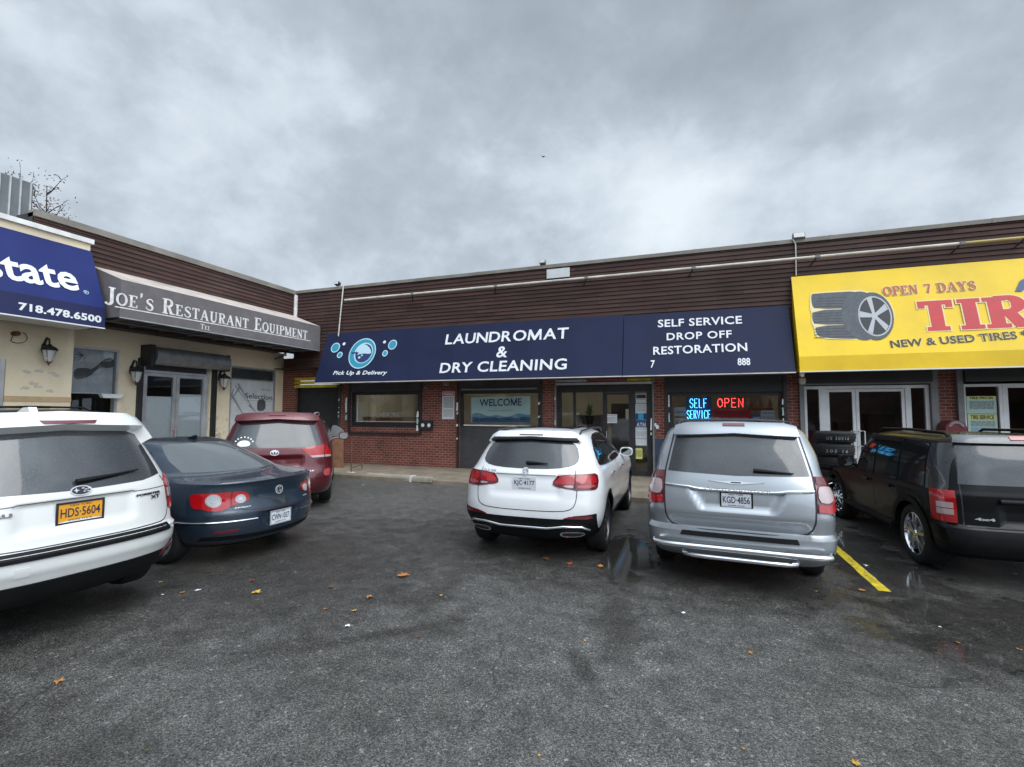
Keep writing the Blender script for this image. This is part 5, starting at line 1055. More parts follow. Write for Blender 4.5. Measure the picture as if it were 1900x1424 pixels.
def bar(z, x, yb, r):
    P = [(-x, yb+.16, z+.0), (-x+.03, yb+.05, z), (-x+.12, yb+.01, z)]+[(xx, yb, z) for xx in np.linspace(-x+.25, x-.25, 7)]+[(x-.12, yb+.01, z), (x-.03, yb+.05, z), (x, yb+.16, z)]; return MB().tube(P, r, 12).build('bumper_bar', 'chrome', c.T, smooth=60, local=True)
b_ = bar(.47, .86, -.11, .030); b2_ = bar(.375, .56, -.12, .024)
for x in (-.5, .5): MB().tube([(x, .12, .40), (x, -.10, .45)], .016).build('bar_bracket', 'black_plastic', b_, local=True)
c.wiper(.18, 1.275, .56, 1.255)
for sd in (1, -1):
    dm = 'side+' if sd > 0 else 'side-'
    for p in ([(.52, 1.20), (.66, 1.55), (1.45, 1.60), (1.45, 1.12), (.6, 1.13)], [(1.5, 1.12), (1.5, 1.60), (2.4, 1.60), (2.4, 1.11)], [(2.45, 1.11), (2.45, 1.60), (2.95, 1.57), (3.65, 1.2), (3.7, 1.10)]): c.patch('side_window', dm, p, 'side_glass', off=.004, th=.012, rnd=0)
    c.line('quarter_gap', 'wrap'+('+' if sd > 0 else '-'), [(.99, 1.22), (.93, 1.45), (.87, 1.62)], 'plate_dark', .007, rnd=1)
    c.line('door_gap', dm, [(1.47, 1.1), (1.47, .42), (2.42, .38), (2.42, 1.1)], 'plate_dark', .008, rnd=0)
    c.line('bumper_gap', 'wrap'+('+' if sd > 0 else '-'), [(.92, .86), (1.05, .80), (1.25, .70), (1.35, .62)], 'plate_dark', .007)
c.mirror(3.6, 1.10, 1, 'paint_silver', .16, .17, 0); c.mirror(3.6, 1.10, -1, 'paint_silver', .16, .17, 0)
rk = []
c.rails('rack_metal', .62, .62, 2.8, 1.745, .045, .011)
for y in (.95, 1.9): MB().tube([(-.62, y, 1.80), (-.3, y, 1.815), (.3, y, 1.815), (.62, y, 1.80)], .009).build('roof_crossbar', 'rack_metal', c.T, smooth=60, local=True)
# ------------------------------------------------------------------ black boxy SUV (right)
def dC(x, y, z):
    dx = dy = 0
    if y < .5: dy += .03*win(-.36, .36, .66, .83, x, z, .025); dy -= .02*ss(.93, .96, z)*(1-ss(1.03, 1.05, z))*(1-ss(.60, .70, abs(x)))*0
    return dx, dy, 0
KC = [(.26, .76, .20, 4.3), (.34, .83, .06, 4.41), (.46, .855, .0, 4.41), (.55, .86, .0, 4.40), (.605, .865, .015, 4.38), (.64, .865, .065, 4.36), (.75, .87, .07, 4.33), (.88, .872, .08, 4.25), (.96, .868, .09, 3.3), (.99, .857, .10, 3.1), (1.27, .815, .16, 2.95), (1.45, .765, .225, 2.70), (1.52, .735, .255, 2.6), (1.56, .67, .31, 2.45), (1.585, .5, .48, 2.2), (1.595, .1, .8, 1.9)]
c = Car('black_suv', 'black boxy SUV with chrome wheels and wide window deflectors, parked before the tyre shop doors', (3.56, 6.50, 0), -2.3, KC, 'paint_black', .36, nr=4.6, Lr=.36, disp=dC, wheel=(.36, .86, 2.635, .225)); CC = c
c.patch('rear_window', 'rear', [(-.70, 1.065), (.70, 1.065), (.645, 1.485), (-.645, 1.485)], 'tinted_glass', off=.004, th=.014, rnd=0)
c.patch('spoiler', 'rear', [(-.66, 1.495), (.66, 1.495), (.63, 1.555), (-.63, 1.555)], 'paint_dark', off=.05, th=.08)
c.patch('brake_light', 'rear', [(-.18, 1.52), (.18, 1.52), (.18, 1.545), (-.18, 1.545)], 'lens_red', off=.056, th=.01)
for sd in ('+', '-'):
    t_ = c.patch('tail_light', 'wrap'+sd, [(.74, .99), (1.00, .985), (1.0, .66), (.74, .65)], 'lens_red', off=.018, th=.03)
    for z in (.835, .765): c.patch('reverse_lens', 'wrap'+sd, [(.765, z-.03), (.905, z-.03), (.905, z+.03), (.765, z+.03)], 'lens_clear', off=.022, th=.008, parent=t_)
c.patch('rear_bumper', 'rear', [(-.80, .33), (.80, .33), (.83, .60), (-.83, .60)], 'black_plastic', off=.006, th=.02)
c.strip('tailgate_trim', 'rear', [(-.38, .90), (.38, .90)], 'black_plastic', .028, .014)
c.text('badge', 'rear', '4x4', -.60, -.43, .695, .725, 'chrome', bold=.03)
c.line('tailgate_gap', 'rear', [(-.665, 1.48), (-.69, 1.0), (-.69, .63), (.69, .63), (.69, 1.0), (.665, 1.48)], 'plate_dark', .009, rnd=0)
c.plate(.10, .84, .305, .155, 'JKM·2290' if False else ' ', 'plate_white', 'plate_ink', off=.006) if False else MB().prism(Frame(c.pt('rear', 0, .76, .008), (1, 0, 0), (0, 0, 1)), [(-.152, -.077), (.152, -.077), (.152, .077), (-.152, .077)], 0, .004).build('licence_plate', 'plate_white', c.T, local=True)
c.wiper(.0, 1.09, .35, 1.09)
for sd in (1, -1):
    dm = 'side+' if sd > 0 else 'side-'
    c.patch('rear_pillar_trim', dm, [(.17, .975), (.46, .975), (.52, 1.49), (.26, 1.51)], 'paint_dark', off=.005, th=.01)
    for p in ([(.50, .985), (.55, 1.48), (1.12, 1.495), (1.12, .98)], [(1.17, .975), (1.17, 1.495), (1.83, 1.495), (1.83, .965)], [(1.89, .965), (1.89, 1.495), (2.42, 1.48), (2.78, .99), (2.78, .965)]): c.patch('side_window', dm, p, 'side_glass', off=.006, th=.014, rnd=0)
    for p in ([(1.17, 1.455), (1.17, 1.51), (1.83, 1.51), (1.83, 1.455)], [(1.89, 1.455), (1.89, 1.51), (2.40, 1.505), (2.45, 1.455)]): c.patch('window_deflector', dm, p, 'black_plastic', off=.035, th=.03)
    for y0, y1 in ((1.14, 1.86), (1.86, 2.85)): c.line('door_gap', dm, [(y1, 1.495 if y1 < 2 else .97), (y1, .42), (y0+.1, .40)], 'plate_dark', .008, rnd=0)
    for y in (1.28, 2.0): c.strip('door_handle', dm, [(y, .87), (y+.17, .87)], 'paint_black', .016, .025)
    for y in (.86, 3.495):
        arc = [(y+math.cos(math.radians(a))*.445, .36+math.sin(math.radians(a))*.43) for a in range(-8, 190, 9)]; c.line('wheel_arch', dm, arc, 'black_plastic', .075, .012, rnd=0)
    c.strip('side_sill', dm, [(1.33, .37), (3.02, .37)], 'black_plastic', .045, .0)
    q = c.text('sticker', dm, 'VISIT' if False else '4x4', 0, .01, 1.2, 1.21, 'print_red') if False else None
c.mirror(2.70, 1.0, 1, 'black_plastic', .22, .19, .05); c.mirror(2.70, 1.0, -1, 'black_plastic', .22, .19, .05)
c.rails('black_plastic', .60, .45, 2.3, 1.57, .04, .018)
for y0, y1 in ((.6, 1.3),): MB().prism(Frame((0, 0, 0), (1, 0, 0), (0, 1, 0)), [(-.5, y0), (.5, y0), (.5, y1), (-.5, y1)], 1.578, 1.594).build('roof_panel', 'paint_dark', c.T, local=True)
# ------------------------------------------------------------------ white SUV (front left)
def dD(x, y, z):
    dy = 0
    if y < .5:
        ww = .40; dy += .028*(1-ss(ww-.03, ww+.03, abs(x)))*ss(.80, .84, z)*(1-ss(1.02, 1.06, z))
    return 0, dy, 0
KD = [(.24, .74, .24, 4.3), (.32, .82, .10, 4.55), (.42, .86, .05, 4.59), (.50, .88, .02, 4.59), (.56, .895, .0, 4.58), (.68, .90, .0, 4.57), (.705, .90, .05, 4.56), (.80, .90, .075, 4.54), (1.0, .89, .105, 4.4), (1.10, .865, .13, 3.5), (1.20, .835, .18, 3.2), (1.35, .785, .27, 2.95), (1.50, .73, .365, 2.7), (1.60, .69, .43, 2.5), (1.65, .64, .47, 2.4), (1.685, .54, .56, 2.2), (1.705, .38, .75, 2.0), (1.715, .08, 1.0, 1.8)]
c = Car('white_suv', 'pearl white SUV with an orange licence plate, cut off at the left edge', (-4.62, 2.60, .08), -85.5, KD, 'paint_pearl', .42, nr=2.7, Lr=.55, disp=dD, wheel=(.355, .92, 2.64, .225)); CD = c
c.patch('rear_window', 'rear', [(-.70, 1.16), (-.5, 1.125), (0, 1.11), (.5, 1.125), (.70, 1.16), (.665, 1.30), (.60, 1.54), (.45, 1.59), (0, 1.605), (-.45, 1.59), (-.60, 1.54), (-.665, 1.30)], 'tinted_glass', off=.003)
c.patch('spoiler', 'rear', [(-.60, 1.57), (0, 1.60), (.60, 1.57), (.655, 1.45), (.66, 1.60), (.58, 1.655), (0, 1.675), (-.58, 1.655), (-.66, 1.60), (-.655, 1.45)], 'paint_pearl', off=.10, th=.13)
c.patch('brake_light', 'rear', [(-.17, 1.60), (.17, 1.60), (.19, 1.628), (-.19, 1.628)], 'lens_dark', off=.108, th=.01)
for sd in ('+', '-'):
    t_ = c.patch('tail_light', 'wrap'+sd, [(.76, 1.10), (.84, 1.16), (.97, 1.08), (.99, .92), (.95, .80), (.80, .81), (.77, .95)], 'lens_dark', off=.010, th=.02, rnd=1)
    c.patch('lamp_lens', 'wrap'+sd, [(.79, 1.10), (.85, 1.14), (.95, 1.07), (.96, 1.02), (.79, 1.03)], 'lens_red', off=.016, th=.008, parent=t_); c.patch('reverse_lens', 'wrap'+sd, [(.79, 1.015), (.96, 1.005), (.965, .92), (.80, .93)], 'lens_clear', off=.016, th=.008, parent=t_); c.patch('lamp_lens', 'wrap'+sd, [(.80, .915), (.965, .905), (.94, .82), (.81, .825)], 'lens_red', off=.016, th=.008, parent=t_)
    c.patch('reflector', 'wrap'+sd, [(.66, .40), (.90, .44), (.88, .50), (.68, .45)], 'lens_dark', off=.02, th=.01)
c.patch('bumper_pad', 'rear', [(-.73, .635), (.73, .635), (.70, .695), (-.70, .695)], 'black_plastic', off=.012, th=.03)
c.patch('rear_cladding', 'rear', [(-.84, .34), (-.5, .28), (.5, .28), (.84, .34), (.86, .50), (.70, .455), (-.70, .455), (-.86, .50)], 'black_plastic', off=.012, th=.03)
c.line('tailgate_gap', 'rear', [(-.70, 1.14), (-.755, 1.05), (-.77, .86), (-.72, .735), (-.62, .71), (.62, .71), (.72, .735), (.77, .86), (.755, 1.05), (.70, 1.14)], 'plate_dark', .007, rnd=1)
c.line('tailgate_crease', 'rear', [(-.75, 1.04), (-.42, 1.035), (-.38, 1.05), (.38, 1.05), (.42, 1.035), (.75, 1.04)], 'mid_grey', .008, .002)
e = emblem_oval(c, 0, 1.075+.03, .075, .038, 'chrome', 'plate_dark')
c.patch('emblem_star', 'rear', [(-.055, 1.107), (-.04, 1.111), (-.034, 1.128), (-.028, 1.111), (-.01, 1.107), (-.028, 1.101), (-.034, 1.086), (-.04, 1.101)], 'chrome', off=.0125, th=.004, parent=e)
for sx_, sz_ in ((.012, 1.12), (.03, 1.11), (.05, 1.115), (.02, 1.095), (.045, 1.095)): c.patch('emblem_star', 'rear', [(sx_-.012, sz_), (sx_, sz_+.005), (sx_+.012, sz_), (sx_, sz_-.005)], 'chrome', off=.0125, th=.004, parent=e)
c.text('badge', 'rear', 'FORESTER', .42, .66, .985, 1.005, 'plate_dark', bold=.04); c.text('badge', 'rear', 'XT', .55, .65, .945, .975, 'plate_dark', bold=.03); c.text('badge', 'rear', 'SUBARU', -.70, -.42, .965, .995, 'mid_grey', bold=.05); c.text('badge', 'rear', 'Partner', -.66, -.52, .92, .94, 'mid_grey', bold=.03) if False else None
c.plate(0, .935, .305, .155, 'HDS·5604', 'plate_yellow', 'plate_ink', 'plate_dark', off=.004)
c.wiper(-.03, 1.17, .46, 1.215)
for sd in (1, -1):
    dm = 'side+' if sd > 0 else 'side-'
    for p in ([(.62, 1.16), (.78, 1.50), (1.25, 1.58), (1.25, 1.12)], [(1.3, 1.12), (1.3, 1.585), (2.0, 1.58), (2.0, 1.11)], [(2.05, 1.11), (2.05, 1.58), (2.35, 1.53), (3.0, 1.15)]): c.patch('side_window', dm, p, 'side_glass', off=.004, th=.012, rnd=0)
c.mirror(2.8, 1.12, 1, 'paint_pearl', .24, .17); c.mirror(2.8, 1.12, -1, 'paint_pearl', .24, .17)
mb = MB(); mb.prism(Frame((0, 0, 0), (0, 1, 0), (0, 0, 1)), [(.95, 1.69), (1.40, 1.70), (1.32, 1.715), (1.12, 1.80), (1.02, 1.805), (.98, 1.75)], -.03, .03); mb.build('roof_antenna', 'paint_pearl', c.T, local=True)
c.patch('scuff_plate', 'rear', [(-.42, .52), (-.34, .52), (-.34, .59), (-.42, .59)], 'paint_pearl', off=.004, th=.006)
# ------------------------------------------------------------------ navy sedan
def dE(x, y, z):
    dy = 0
    if y < .5: dy += .035*(1-ss(.24, .30, abs(x)+.25*(.55-z)))*ss(.40, .43, z)*(1-ss(.575, .60, z))
    return 0, dy, 0
KE = [(.20, .74, .25, 4.5), (.26, .82, .10, 4.72), (.36, .875, .03, 4.77), (.50, .90, .0, 4.77), (.60, .905, .0, 4.75), (.66, .905, .02, 4.7), (.80, .91, .06, 4.6), (.93, .90, .055, 4.4), (.978, .887, .028, 4.2), (.990, .878, .034, 4.1), (1.002, .862, .11, 4.0), (1.016, .835, .25, 3.8), (1.038, .80, .45, 3.6), (1.065, .775, .60, 3.45), (1.12, .74, .74, 3.3), (1.25, .665, 1.06, 2.95), (1.36, .60, 1.38, 2.65), (1.42, .55, 1.62, 2.45), (1.452, .45, 1.85, 2.3), (1.468, .28, 2.0, 2.2), (1.474, .05, 2.1, 2.15)]
c = Car('navy_sedan', 'dark navy saloon with round twin tail lamps, parked beyond the white SUV', (-4.93, 4.95, 0), -87.5, KE, 'paint_navy', .24, nr=2.4, Lr=.72, disp=dE, wheel=(.325, 1.02, 2.71, .22)); CE = c
c.patch('rear_window', 'rear', [(-.68, 1.075), (0, 1.068), (.68, 1.075), (.63, 1.20), (.50, 1.385), (.42, 1.40), (0, 1.405), (-.42, 1.40), (-.50, 1.385), (-.63, 1.20)], 'light_glass', off=.003)
for sd in ('+', '-'):
    t_ = c.patch('tail_light', 'wrap'+sd, [(.40, .80), (.44, .74), (.60, .72), (.70, .67), (.82, .66), (.94, .70), (1.03, .70), (1.05, .86), (.98, .875), (.55, .875), (.44, .86)], 'lens_red', off=.008, th=.02, rnd=1)
    for a, r_ in ((.79, .085), (.51, .06)):
        k = c.patch('lamp_ring', 'wrap'+sd, ell2(a, .785, r_, r_*.92, 24), 'lens_clear', off=.014, th=.01, parent=t_); c.patch('lamp_lens', 'wrap'+sd, ell2(a, .785, r_*.80, r_*.74, 20), 'art_grey', off=.017, th=.005, parent=t_); c.patch('lamp_bulb', 'wrap'+sd, ell2(a, .785, r_*.38, r_*.36, 14), 'badge_silver', off=.021, th=.006, parent=t_)
    c.line('lamp_seam', 'wrap'+sd, [(.62, .70), (.60, .875)], 'plate_dark', .010, .012, parent=t_, rnd=0)
c.line('trunk_gap', 'rear', [(-.68, 1.0), (-.66, .90), (-.60, .72), (-.50, .655), (-.3, .635), (.3, .635), (.50, .655), (.60, .72), (.66, .90), (.68, 1.0)], 'plate_dark', .009, rnd=1)
c.strip('chrome_strip', 'rear', [(-.80, .535), (-.34, .53)], 'chrome', .010, .010); c.strip('chrome_strip', 'rear', [(.34, .53), (.80, .535)], 'chrome', .010, .010)
for sd in ('+', '-'): c.strip('chrome_strip', 'wrap'+sd, [(.88, .535), (1.6, .535)], 'chrome', .010, .008)
c.patch('trunk_lip', 'rear', [(-.66, .975), (0, .985), (.66, .975), (.66, .998), (0, 1.008), (-.66, .998)], 'paint_navy', off=.010, th=.03)
e = c.patch('emblem', 'rear', ell2(0, .83, .058, .058, 28), 'chrome', off=.008, th=.012, step=.2); c.patch('emblem_field', 'rear', ell2(0, .83, .043, .043, 24), 'plate_dark', off=.0095, th=.003, step=.2, parent=e)
c.line('emblem_letter', 'rear', [(-.017, .872), (0, .84), (.017, .872)], 'chrome', .008, .0115, parent=e, rnd=0); c.line('emblem_letter', 'rear', [(-.042, .85), (-.020, .79), (0, .828), (.020, .79), (.042, .85)], 'chrome', .008, .0118, parent=e, rnd=0)
c.text('badge', 'rear', 'PASSAT', -.57, -.40, .675, .69, 'chrome', bold=.03); c.text('badge', 'rear', '2.0T', .42, .52, .675, .69, 'chrome', bold=.03)
c.plate(0, .49, .305, .155, 'CWN·1037', 'plate_white', 'plate_ink', 'badge_silver', off=.016)
c.line('bumper_crease', 'rear', [(-.8, .34), (0, .31), (.8, .34)], 'black_plastic', .05, .004); c.line('bumper_gap', 'rear', [(-.78, .625), (-.5, .61), (.5, .61), (.78, .625)], 'plate_dark', .006, .003)
for sx_ in (-1, 1): c.patch('bumper_reflector', 'rear', [(sx_*.54, .40), (sx_*.74, .40), (sx_*.74, .43), (sx_*.52, .43)][::sx_], 'lens_dark', off=.006, th=.008)
for sd in (1, -1):
    dm = 'side+' if sd > 0 else 'side-'
    for p in ([(1.30, 1.09), (1.65, 1.30), (2.0, 1.385), (2.0, 1.06), (1.45, 1.06)], [(2.05, 1.06), (2.05, 1.39), (2.35, 1.36), (3.1, 1.07)]): c.patch('side_window', dm, p, 'side_glass', off=.004, th=.01, rnd=0)
    c.line('door_gap', dm, [(1.35, .98), (1.55, .62), (1.62, .35)], 'plate_dark', .007)
c.mirror(3.0, 1.03, 1, 'paint_navy', .2, .14); c.mirror(3.0, 1.03, -1, 'paint_navy', .2, .14)
c.strip('side_moulding', 'side-', [(1.45, .535), (3.3, .535)], 'chrome', .010, .008)
mb = MB(); mb.prism(Frame((0, 0, 0), (0, 1, 0), (0, 0, 1)), [(1.70, 1.44), (1.88, 1.455), (1.72, 1.505), (1.69, 1.50)], -.014, .014); mb.build('roof_antenna', 'black_plastic', c.T, local=True)
MB().prism(Frame((0, 0, 0), (1, 0, 0), (0, 1, 0)), [(-.36, .80), (-.02, .86), (-.06, .98), (-.34, .93)], 1.05, 1.052).build('parcel_shelf_paper', 'paper', c.T, local=True)
# ------------------------------------------------------------------ red minivan
def dF(x, y, z):
    dy = 0
    if y < .5: dy += .03*(1-ss(.42, .50, abs(x)))*ss(.74, .80, z)*(1-ss(.965, .985, z))
    return 0, dy, 0
KF = [(.22, .84, .24, 4.85), (.30, .92, .10, 5.0), (.42, .965, .02, 5.08), (.55, .985, .0, 5.08), (.66, .992, .015, 5.06), (.80, .992, .05, 5.0), (1.0, .98, .075, 4.8), (1.13, .95, .10, 4.2), (1.25, .905, .15, 4.0), (1.40, .85, .225, 3.7), (1.55, .795, .30, 3.35), (1.66, .745, .36, 3.05), (1.71, .67, .42, 2.85), (1.74, .52, .55, 2.6), (1.755, .10, .9, 2.2)]
c = Car('red_minivan', 'dark red minivan with a white shell sticker on its rear window, parked in the corner', (-6.93, 6.74, .04), -39, KF, 'paint_red', .26, nr=3.2, Lr=.55, disp=dF, wheel=(.345, 1.0, 3.03, .225)); CFv = c
c.patch('rear_window', 'rear', [(-.80, 1.14), (.80, 1.14), (.74, 1.30), (.66, 1.565), (0, 1.615), (-.66, 1.565), (-.74, 1.30)], 'tinted_glass', off=.003)
c.patch('spoiler', 'rear', [(-.66, 1.585), (0, 1.625), (.66, 1.585), (.66, 1.66), (.55, 1.695), (0, 1.71), (-.55, 1.695), (-.66, 1.66)], 'paint_red', off=.10, th=.13)
c.patch('brake_light', 'rear', [(-.14, 1.665), (.14, 1.665), (.14, 1.69), (-.14, 1.69)], 'lens_dark', off=.108, th=.01)
for sd in ('+', '-'):
    t_ = c.patch('tail_light', 'wrap'+sd, [(.44, 1.125), (.78, 1.17), (.90, 1.18), (1.04, 1.02), (1.03, .945), (.62, .945)], 'lens_red', off=.010, th=.02)
    c.patch('reverse_lens', 'wrap'+sd, [(.60, .985), (.85, .99), (.85, .95), (.64, .95)], 'lens_clear', off=.016, th=.008, parent=t_); c.patch('reverse_lens', 'wrap'+sd, [(.87, .99), (1.02, .985), (1.02, .95), (.87, .95)], 'lens_clear', off=.016, th=.008, parent=t_); c.line('lamp_seam', 'wrap'+sd, [(.86, .945), (.86, 1.17)], 'plate_dark', .010, .014, parent=t_, rnd=0)
    c.patch('reflector', 'wrap'+sd, [(.86, .60), (1.02, .60), (1.02, .74), (.86, .72)], 'lens_pink', off=.008, th=.01, rnd=1)
c.line('tailgate_gap', 'rear', [(-.82, 1.12), (-.84, .80), (-.80, .62), (-.70, .56), (.70, .56), (.80, .62), (.84, .80), (.82, 1.12)], 'plate_dark', .008)
e = emblem_oval(c, 0, 1.055, .075, .05, 'chrome', 'paint_red'); c.patch('emblem_inner', 'rear', ell2(0, 1.06, .028, .040, 20), 'chrome', off=.012, th=.003, parent=e); c.patch('emblem_inner', 'rear', ell2(0, 1.072, .052, .018, 20), 'chrome', off=.0125, th=.003, parent=e); c.patch('emblem_inner', 'rear', ell2(0, 1.048, .016, .024, 16), 'plate_dark', off=.0135, th=.003, parent=e)
c.text('badge', 'rear', 'LE', .60, .67, .70, .72, 'chrome', bold=.04)
s_ = c.patch('shell_sticker', 'rear', [(-.60, 1.175), (-.44, 1.175), (-.40, 1.22), (-.44, 1.27), (-.52, 1.285), (-.60, 1.26), (-.63, 1.21)], 'foil_white', off=.005, th=.003, rnd=1)
for k in range(7):
    a = math.radians(155-22*k); c.patch('sticker_mark', 'rear', ell2(-.515+.155*math.cos(a), 1.215+.125*math.sin(a), .016, .013, 6), 'foil_white', off=.005, th=.003, parent=s_)
c.plate(0, .87, .305, .155, ' . ', 'plate_white', 'plate_ink', off=.006) if False else None
for sd in (1, -1):
    dm = 'side+' if sd > 0 else 'side-'
    for p in ([(.52, 1.17), (.66, 1.55), (1.45, 1.60), (1.45, 1.12)], [(1.5, 1.12), (1.5, 1.60), (2.4, 1.60), (2.4, 1.11)], [(2.45, 1.11), (2.45, 1.60), (2.9, 1.57), (3.6, 1.2), (3.65, 1.10)]): c.patch('side_window', dm, p, 'side_glass', off=.004, th=.012, rnd=0)
    c.line('door_gap', dm, [(1.47, 1.1), (1.47, .42), (2.42, .38), (2.42, 1.1)], 'plate_dark', .008, rnd=0)
c.mirror(3.3, 1.13, 1, 'paint_red', .24, .2, .12); c.mirror(3.3, 1.13, -1, 'paint_red', .24, .2, .12)
c.rails('aluminium', .62, .62, 2.8, 1.72, .05, .016)
# ------------------------------------------------------------------ dark car glimpsed behind the white SUV
KG = [(.24, .74, .24, 4.3), (.34, .84, .06, 4.5), (.50, .89, .0, 4.6), (.80, .90, .05, 4.55), (1.05, .89, .10, 4.2), (1.12, .86, .14, 3.4), (1.40, .78, .32, 2.95), (1.60, .70, .50, 2.5), (1.68, .60, .62, 2.2), (1.72, .38, .85, 1.9), (1.73, .08, 1.1, 1.7)]
c = Car('dark_suv', 'dark grey SUV whose roofline just shows above the white SUV', (-11.3, 6.7, .17), 180, KG, 'paint_dark', .42, nr=3.6, Lr=.6, wheel=(.355, .92, 2.64, .225))
c.patch('rear_window', 'rear', [(-.64, 1.17), (.64, 1.17), (.56, 1.56), (-.56, 1.56)], 'tinted_glass', off=.003)
for dm in ('side+', 'side-'):
    for p in ([(.62, 1.14), (.78, 1.50), (1.25, 1.60), (1.25, 1.12)], [(1.3, 1.12), (1.3, 1.61), (2.0, 1.60), (2.0, 1.11)], [(2.05, 1.11), (2.05, 1.60), (2.35, 1.53), (3.0, 1.15)]): c.patch('side_window', dm, p, 'side_glass', off=.004, th=.012, rnd=0)
for sd in ('+', '-'): c.patch('tail_light', 'wrap'+sd, [(.72, .92), (.98, .92), (.98, 1.08), (.74, 1.10)], 'lens_red', off=.008, th=.02)
c.rails('black_plastic', .56, .7, 2.4, 1.69, .05, .018)
# ================================================================== PARTICULAR OBJECTS ON AND AROUND THE SHOPS
def nth(i, names): return names[i]
# ---- conduit and lamp tubes along the siding of the main row
tb = [(637, 556), (765, 547.5), (920, 529), (1088, 518), (1287, 498.5), (1517, 476.5), (1785, 452), (1905, 440.5)]
pz_ = [FF.px(x, y, .22) for x, y in tb]
za = sum(p[1] for p in pz_)/len(pz_)
T = thing('light_tube_rail', FF.P(pz_[0][0], za, .22), 'long white tube rail on brackets running along the brown siding above the awnings', 'lamp rail')
for i, (a, b) in enumerate(zip(pz_, pz_[1:])):
    zz_ = lambda k: za
    o = MB().tube([FF.P(a[0]+.05, zz_(a), .22), FF.P(b[0]-.05, zz_(b), .22)], .032, 10).build('tube', 'yellow_tube' if False else ('conduit' if i < 6 else mat('tube_yellowed', (.42, .33, .10), .5, vary=(2, .3))), T, smooth=50)
    MB().tube([FF.P(b[0], zz_(b), .22), FF.P(b[0]-.12, zz_(b)-.16, .01)], .016).build('bracket', 'black_metal', T, smooth=50)
    MB().box(FF, b[0]-.045, b[0]+.045, zz_(b)-.035, zz_(b)+.035, .18, .26).build('connector', 'mid_grey', T)
a, b = FF.px(637, 532, .07), FF.px(621, 624, .30)
tag(MB().tube([FF.P(a[0], ROOF-.02, .07), FF.P(b[0], b[1]+.02, .12)], .022, 8).build('slanted_pipe', 'conduit'), 'thin white pipe slanting down the siding at the left end of the laundry awning', 'pipe')
a = FF.px(1476, 450, .05); b = FF.px(1477, 512, .05)
tag(MB().tube([FF.P(a[0]-.06, ROOF-.02, .09), FF.P(a[0], ROOF-.14, .05), FF.P(b[0], b[1], .05)], .014, 8).build('conduit_pipe', 'conduit'), 'thin white upright conduit above the left corner of the yellow awning', 'pipe')
tag(MB().box(LG, DF-.11, DF-.01, JF.px(549, 592)[1]-.35, ROOF-.15, .03, .11, .008).build('downpipe', 'white_paint'), 'square white downpipe in the inside corner of the two wings', 'downpipe')
for x, y, w_, h_, ti, lb in ((626, 526.5, .17, .11, 12, 'small black floodlight on the roof edge by the inside corner'), (1007, 487, .17, .11, 0, 'small grey floodlight on the roof edge above the laundry awning'), (1482, 438.5, .26, .15, 0, 'boxy grey floodlight on the roof edge above the yellow awning')):
    u, v = FF.px(x, y, .05); T = thing('floodlight', FF.P(u, ROOF, .05), lb, 'floodlight', 'floodlights on the roof edge'); Fh = Frame(FF.P(u, v, .05), X_, (Z_*math.cos(.3)+Y_*math.sin(.3)), None)
    MB().box(Fh, -w_/2, w_/2, -h_/2, h_/2, -.08, .05, .006).build('housing', 'mid_grey' if x > 700 else 'black_metal', T); MB().box(Fh, -w_/2+.015, w_/2-.015, -h_/2+.012, h_/2-.012, .051, .055).build('lens', 'bulb', T)
    MB().tube([FF.P(u, v-h_/2, .02), FF.P(u, ROOF-.02, .02)], .018).build('bracket', 'mid_grey', T)
a, b = FF.px(1015, 518, .035), FF.px(1057, 497, .035); T = MB().box(FF, a[0], b[0], a[1], min(b[1], ROOF+.02), .03, .068).build('siding_patch', 'art_light'); tag(T, 'pale rectangular patch panel over the top of the siding', 'panel')
u = FF.px(899, 499, -.5)[0]; mb = MB(); mb.prism(Frame(FF.P(u, 0, -.5), X_, Z_, -Y_), [(-.09, ROOF-.05), (.09, ROOF-.05), (.06, ROOF+.08), (.03, ROOF+.2), (-.02, ROOF+.1)], -.05, .05); tag(mb.build('roof_vent', 'conduit'), 'small pointed vent sticking up behind the roof edge', 'vent')
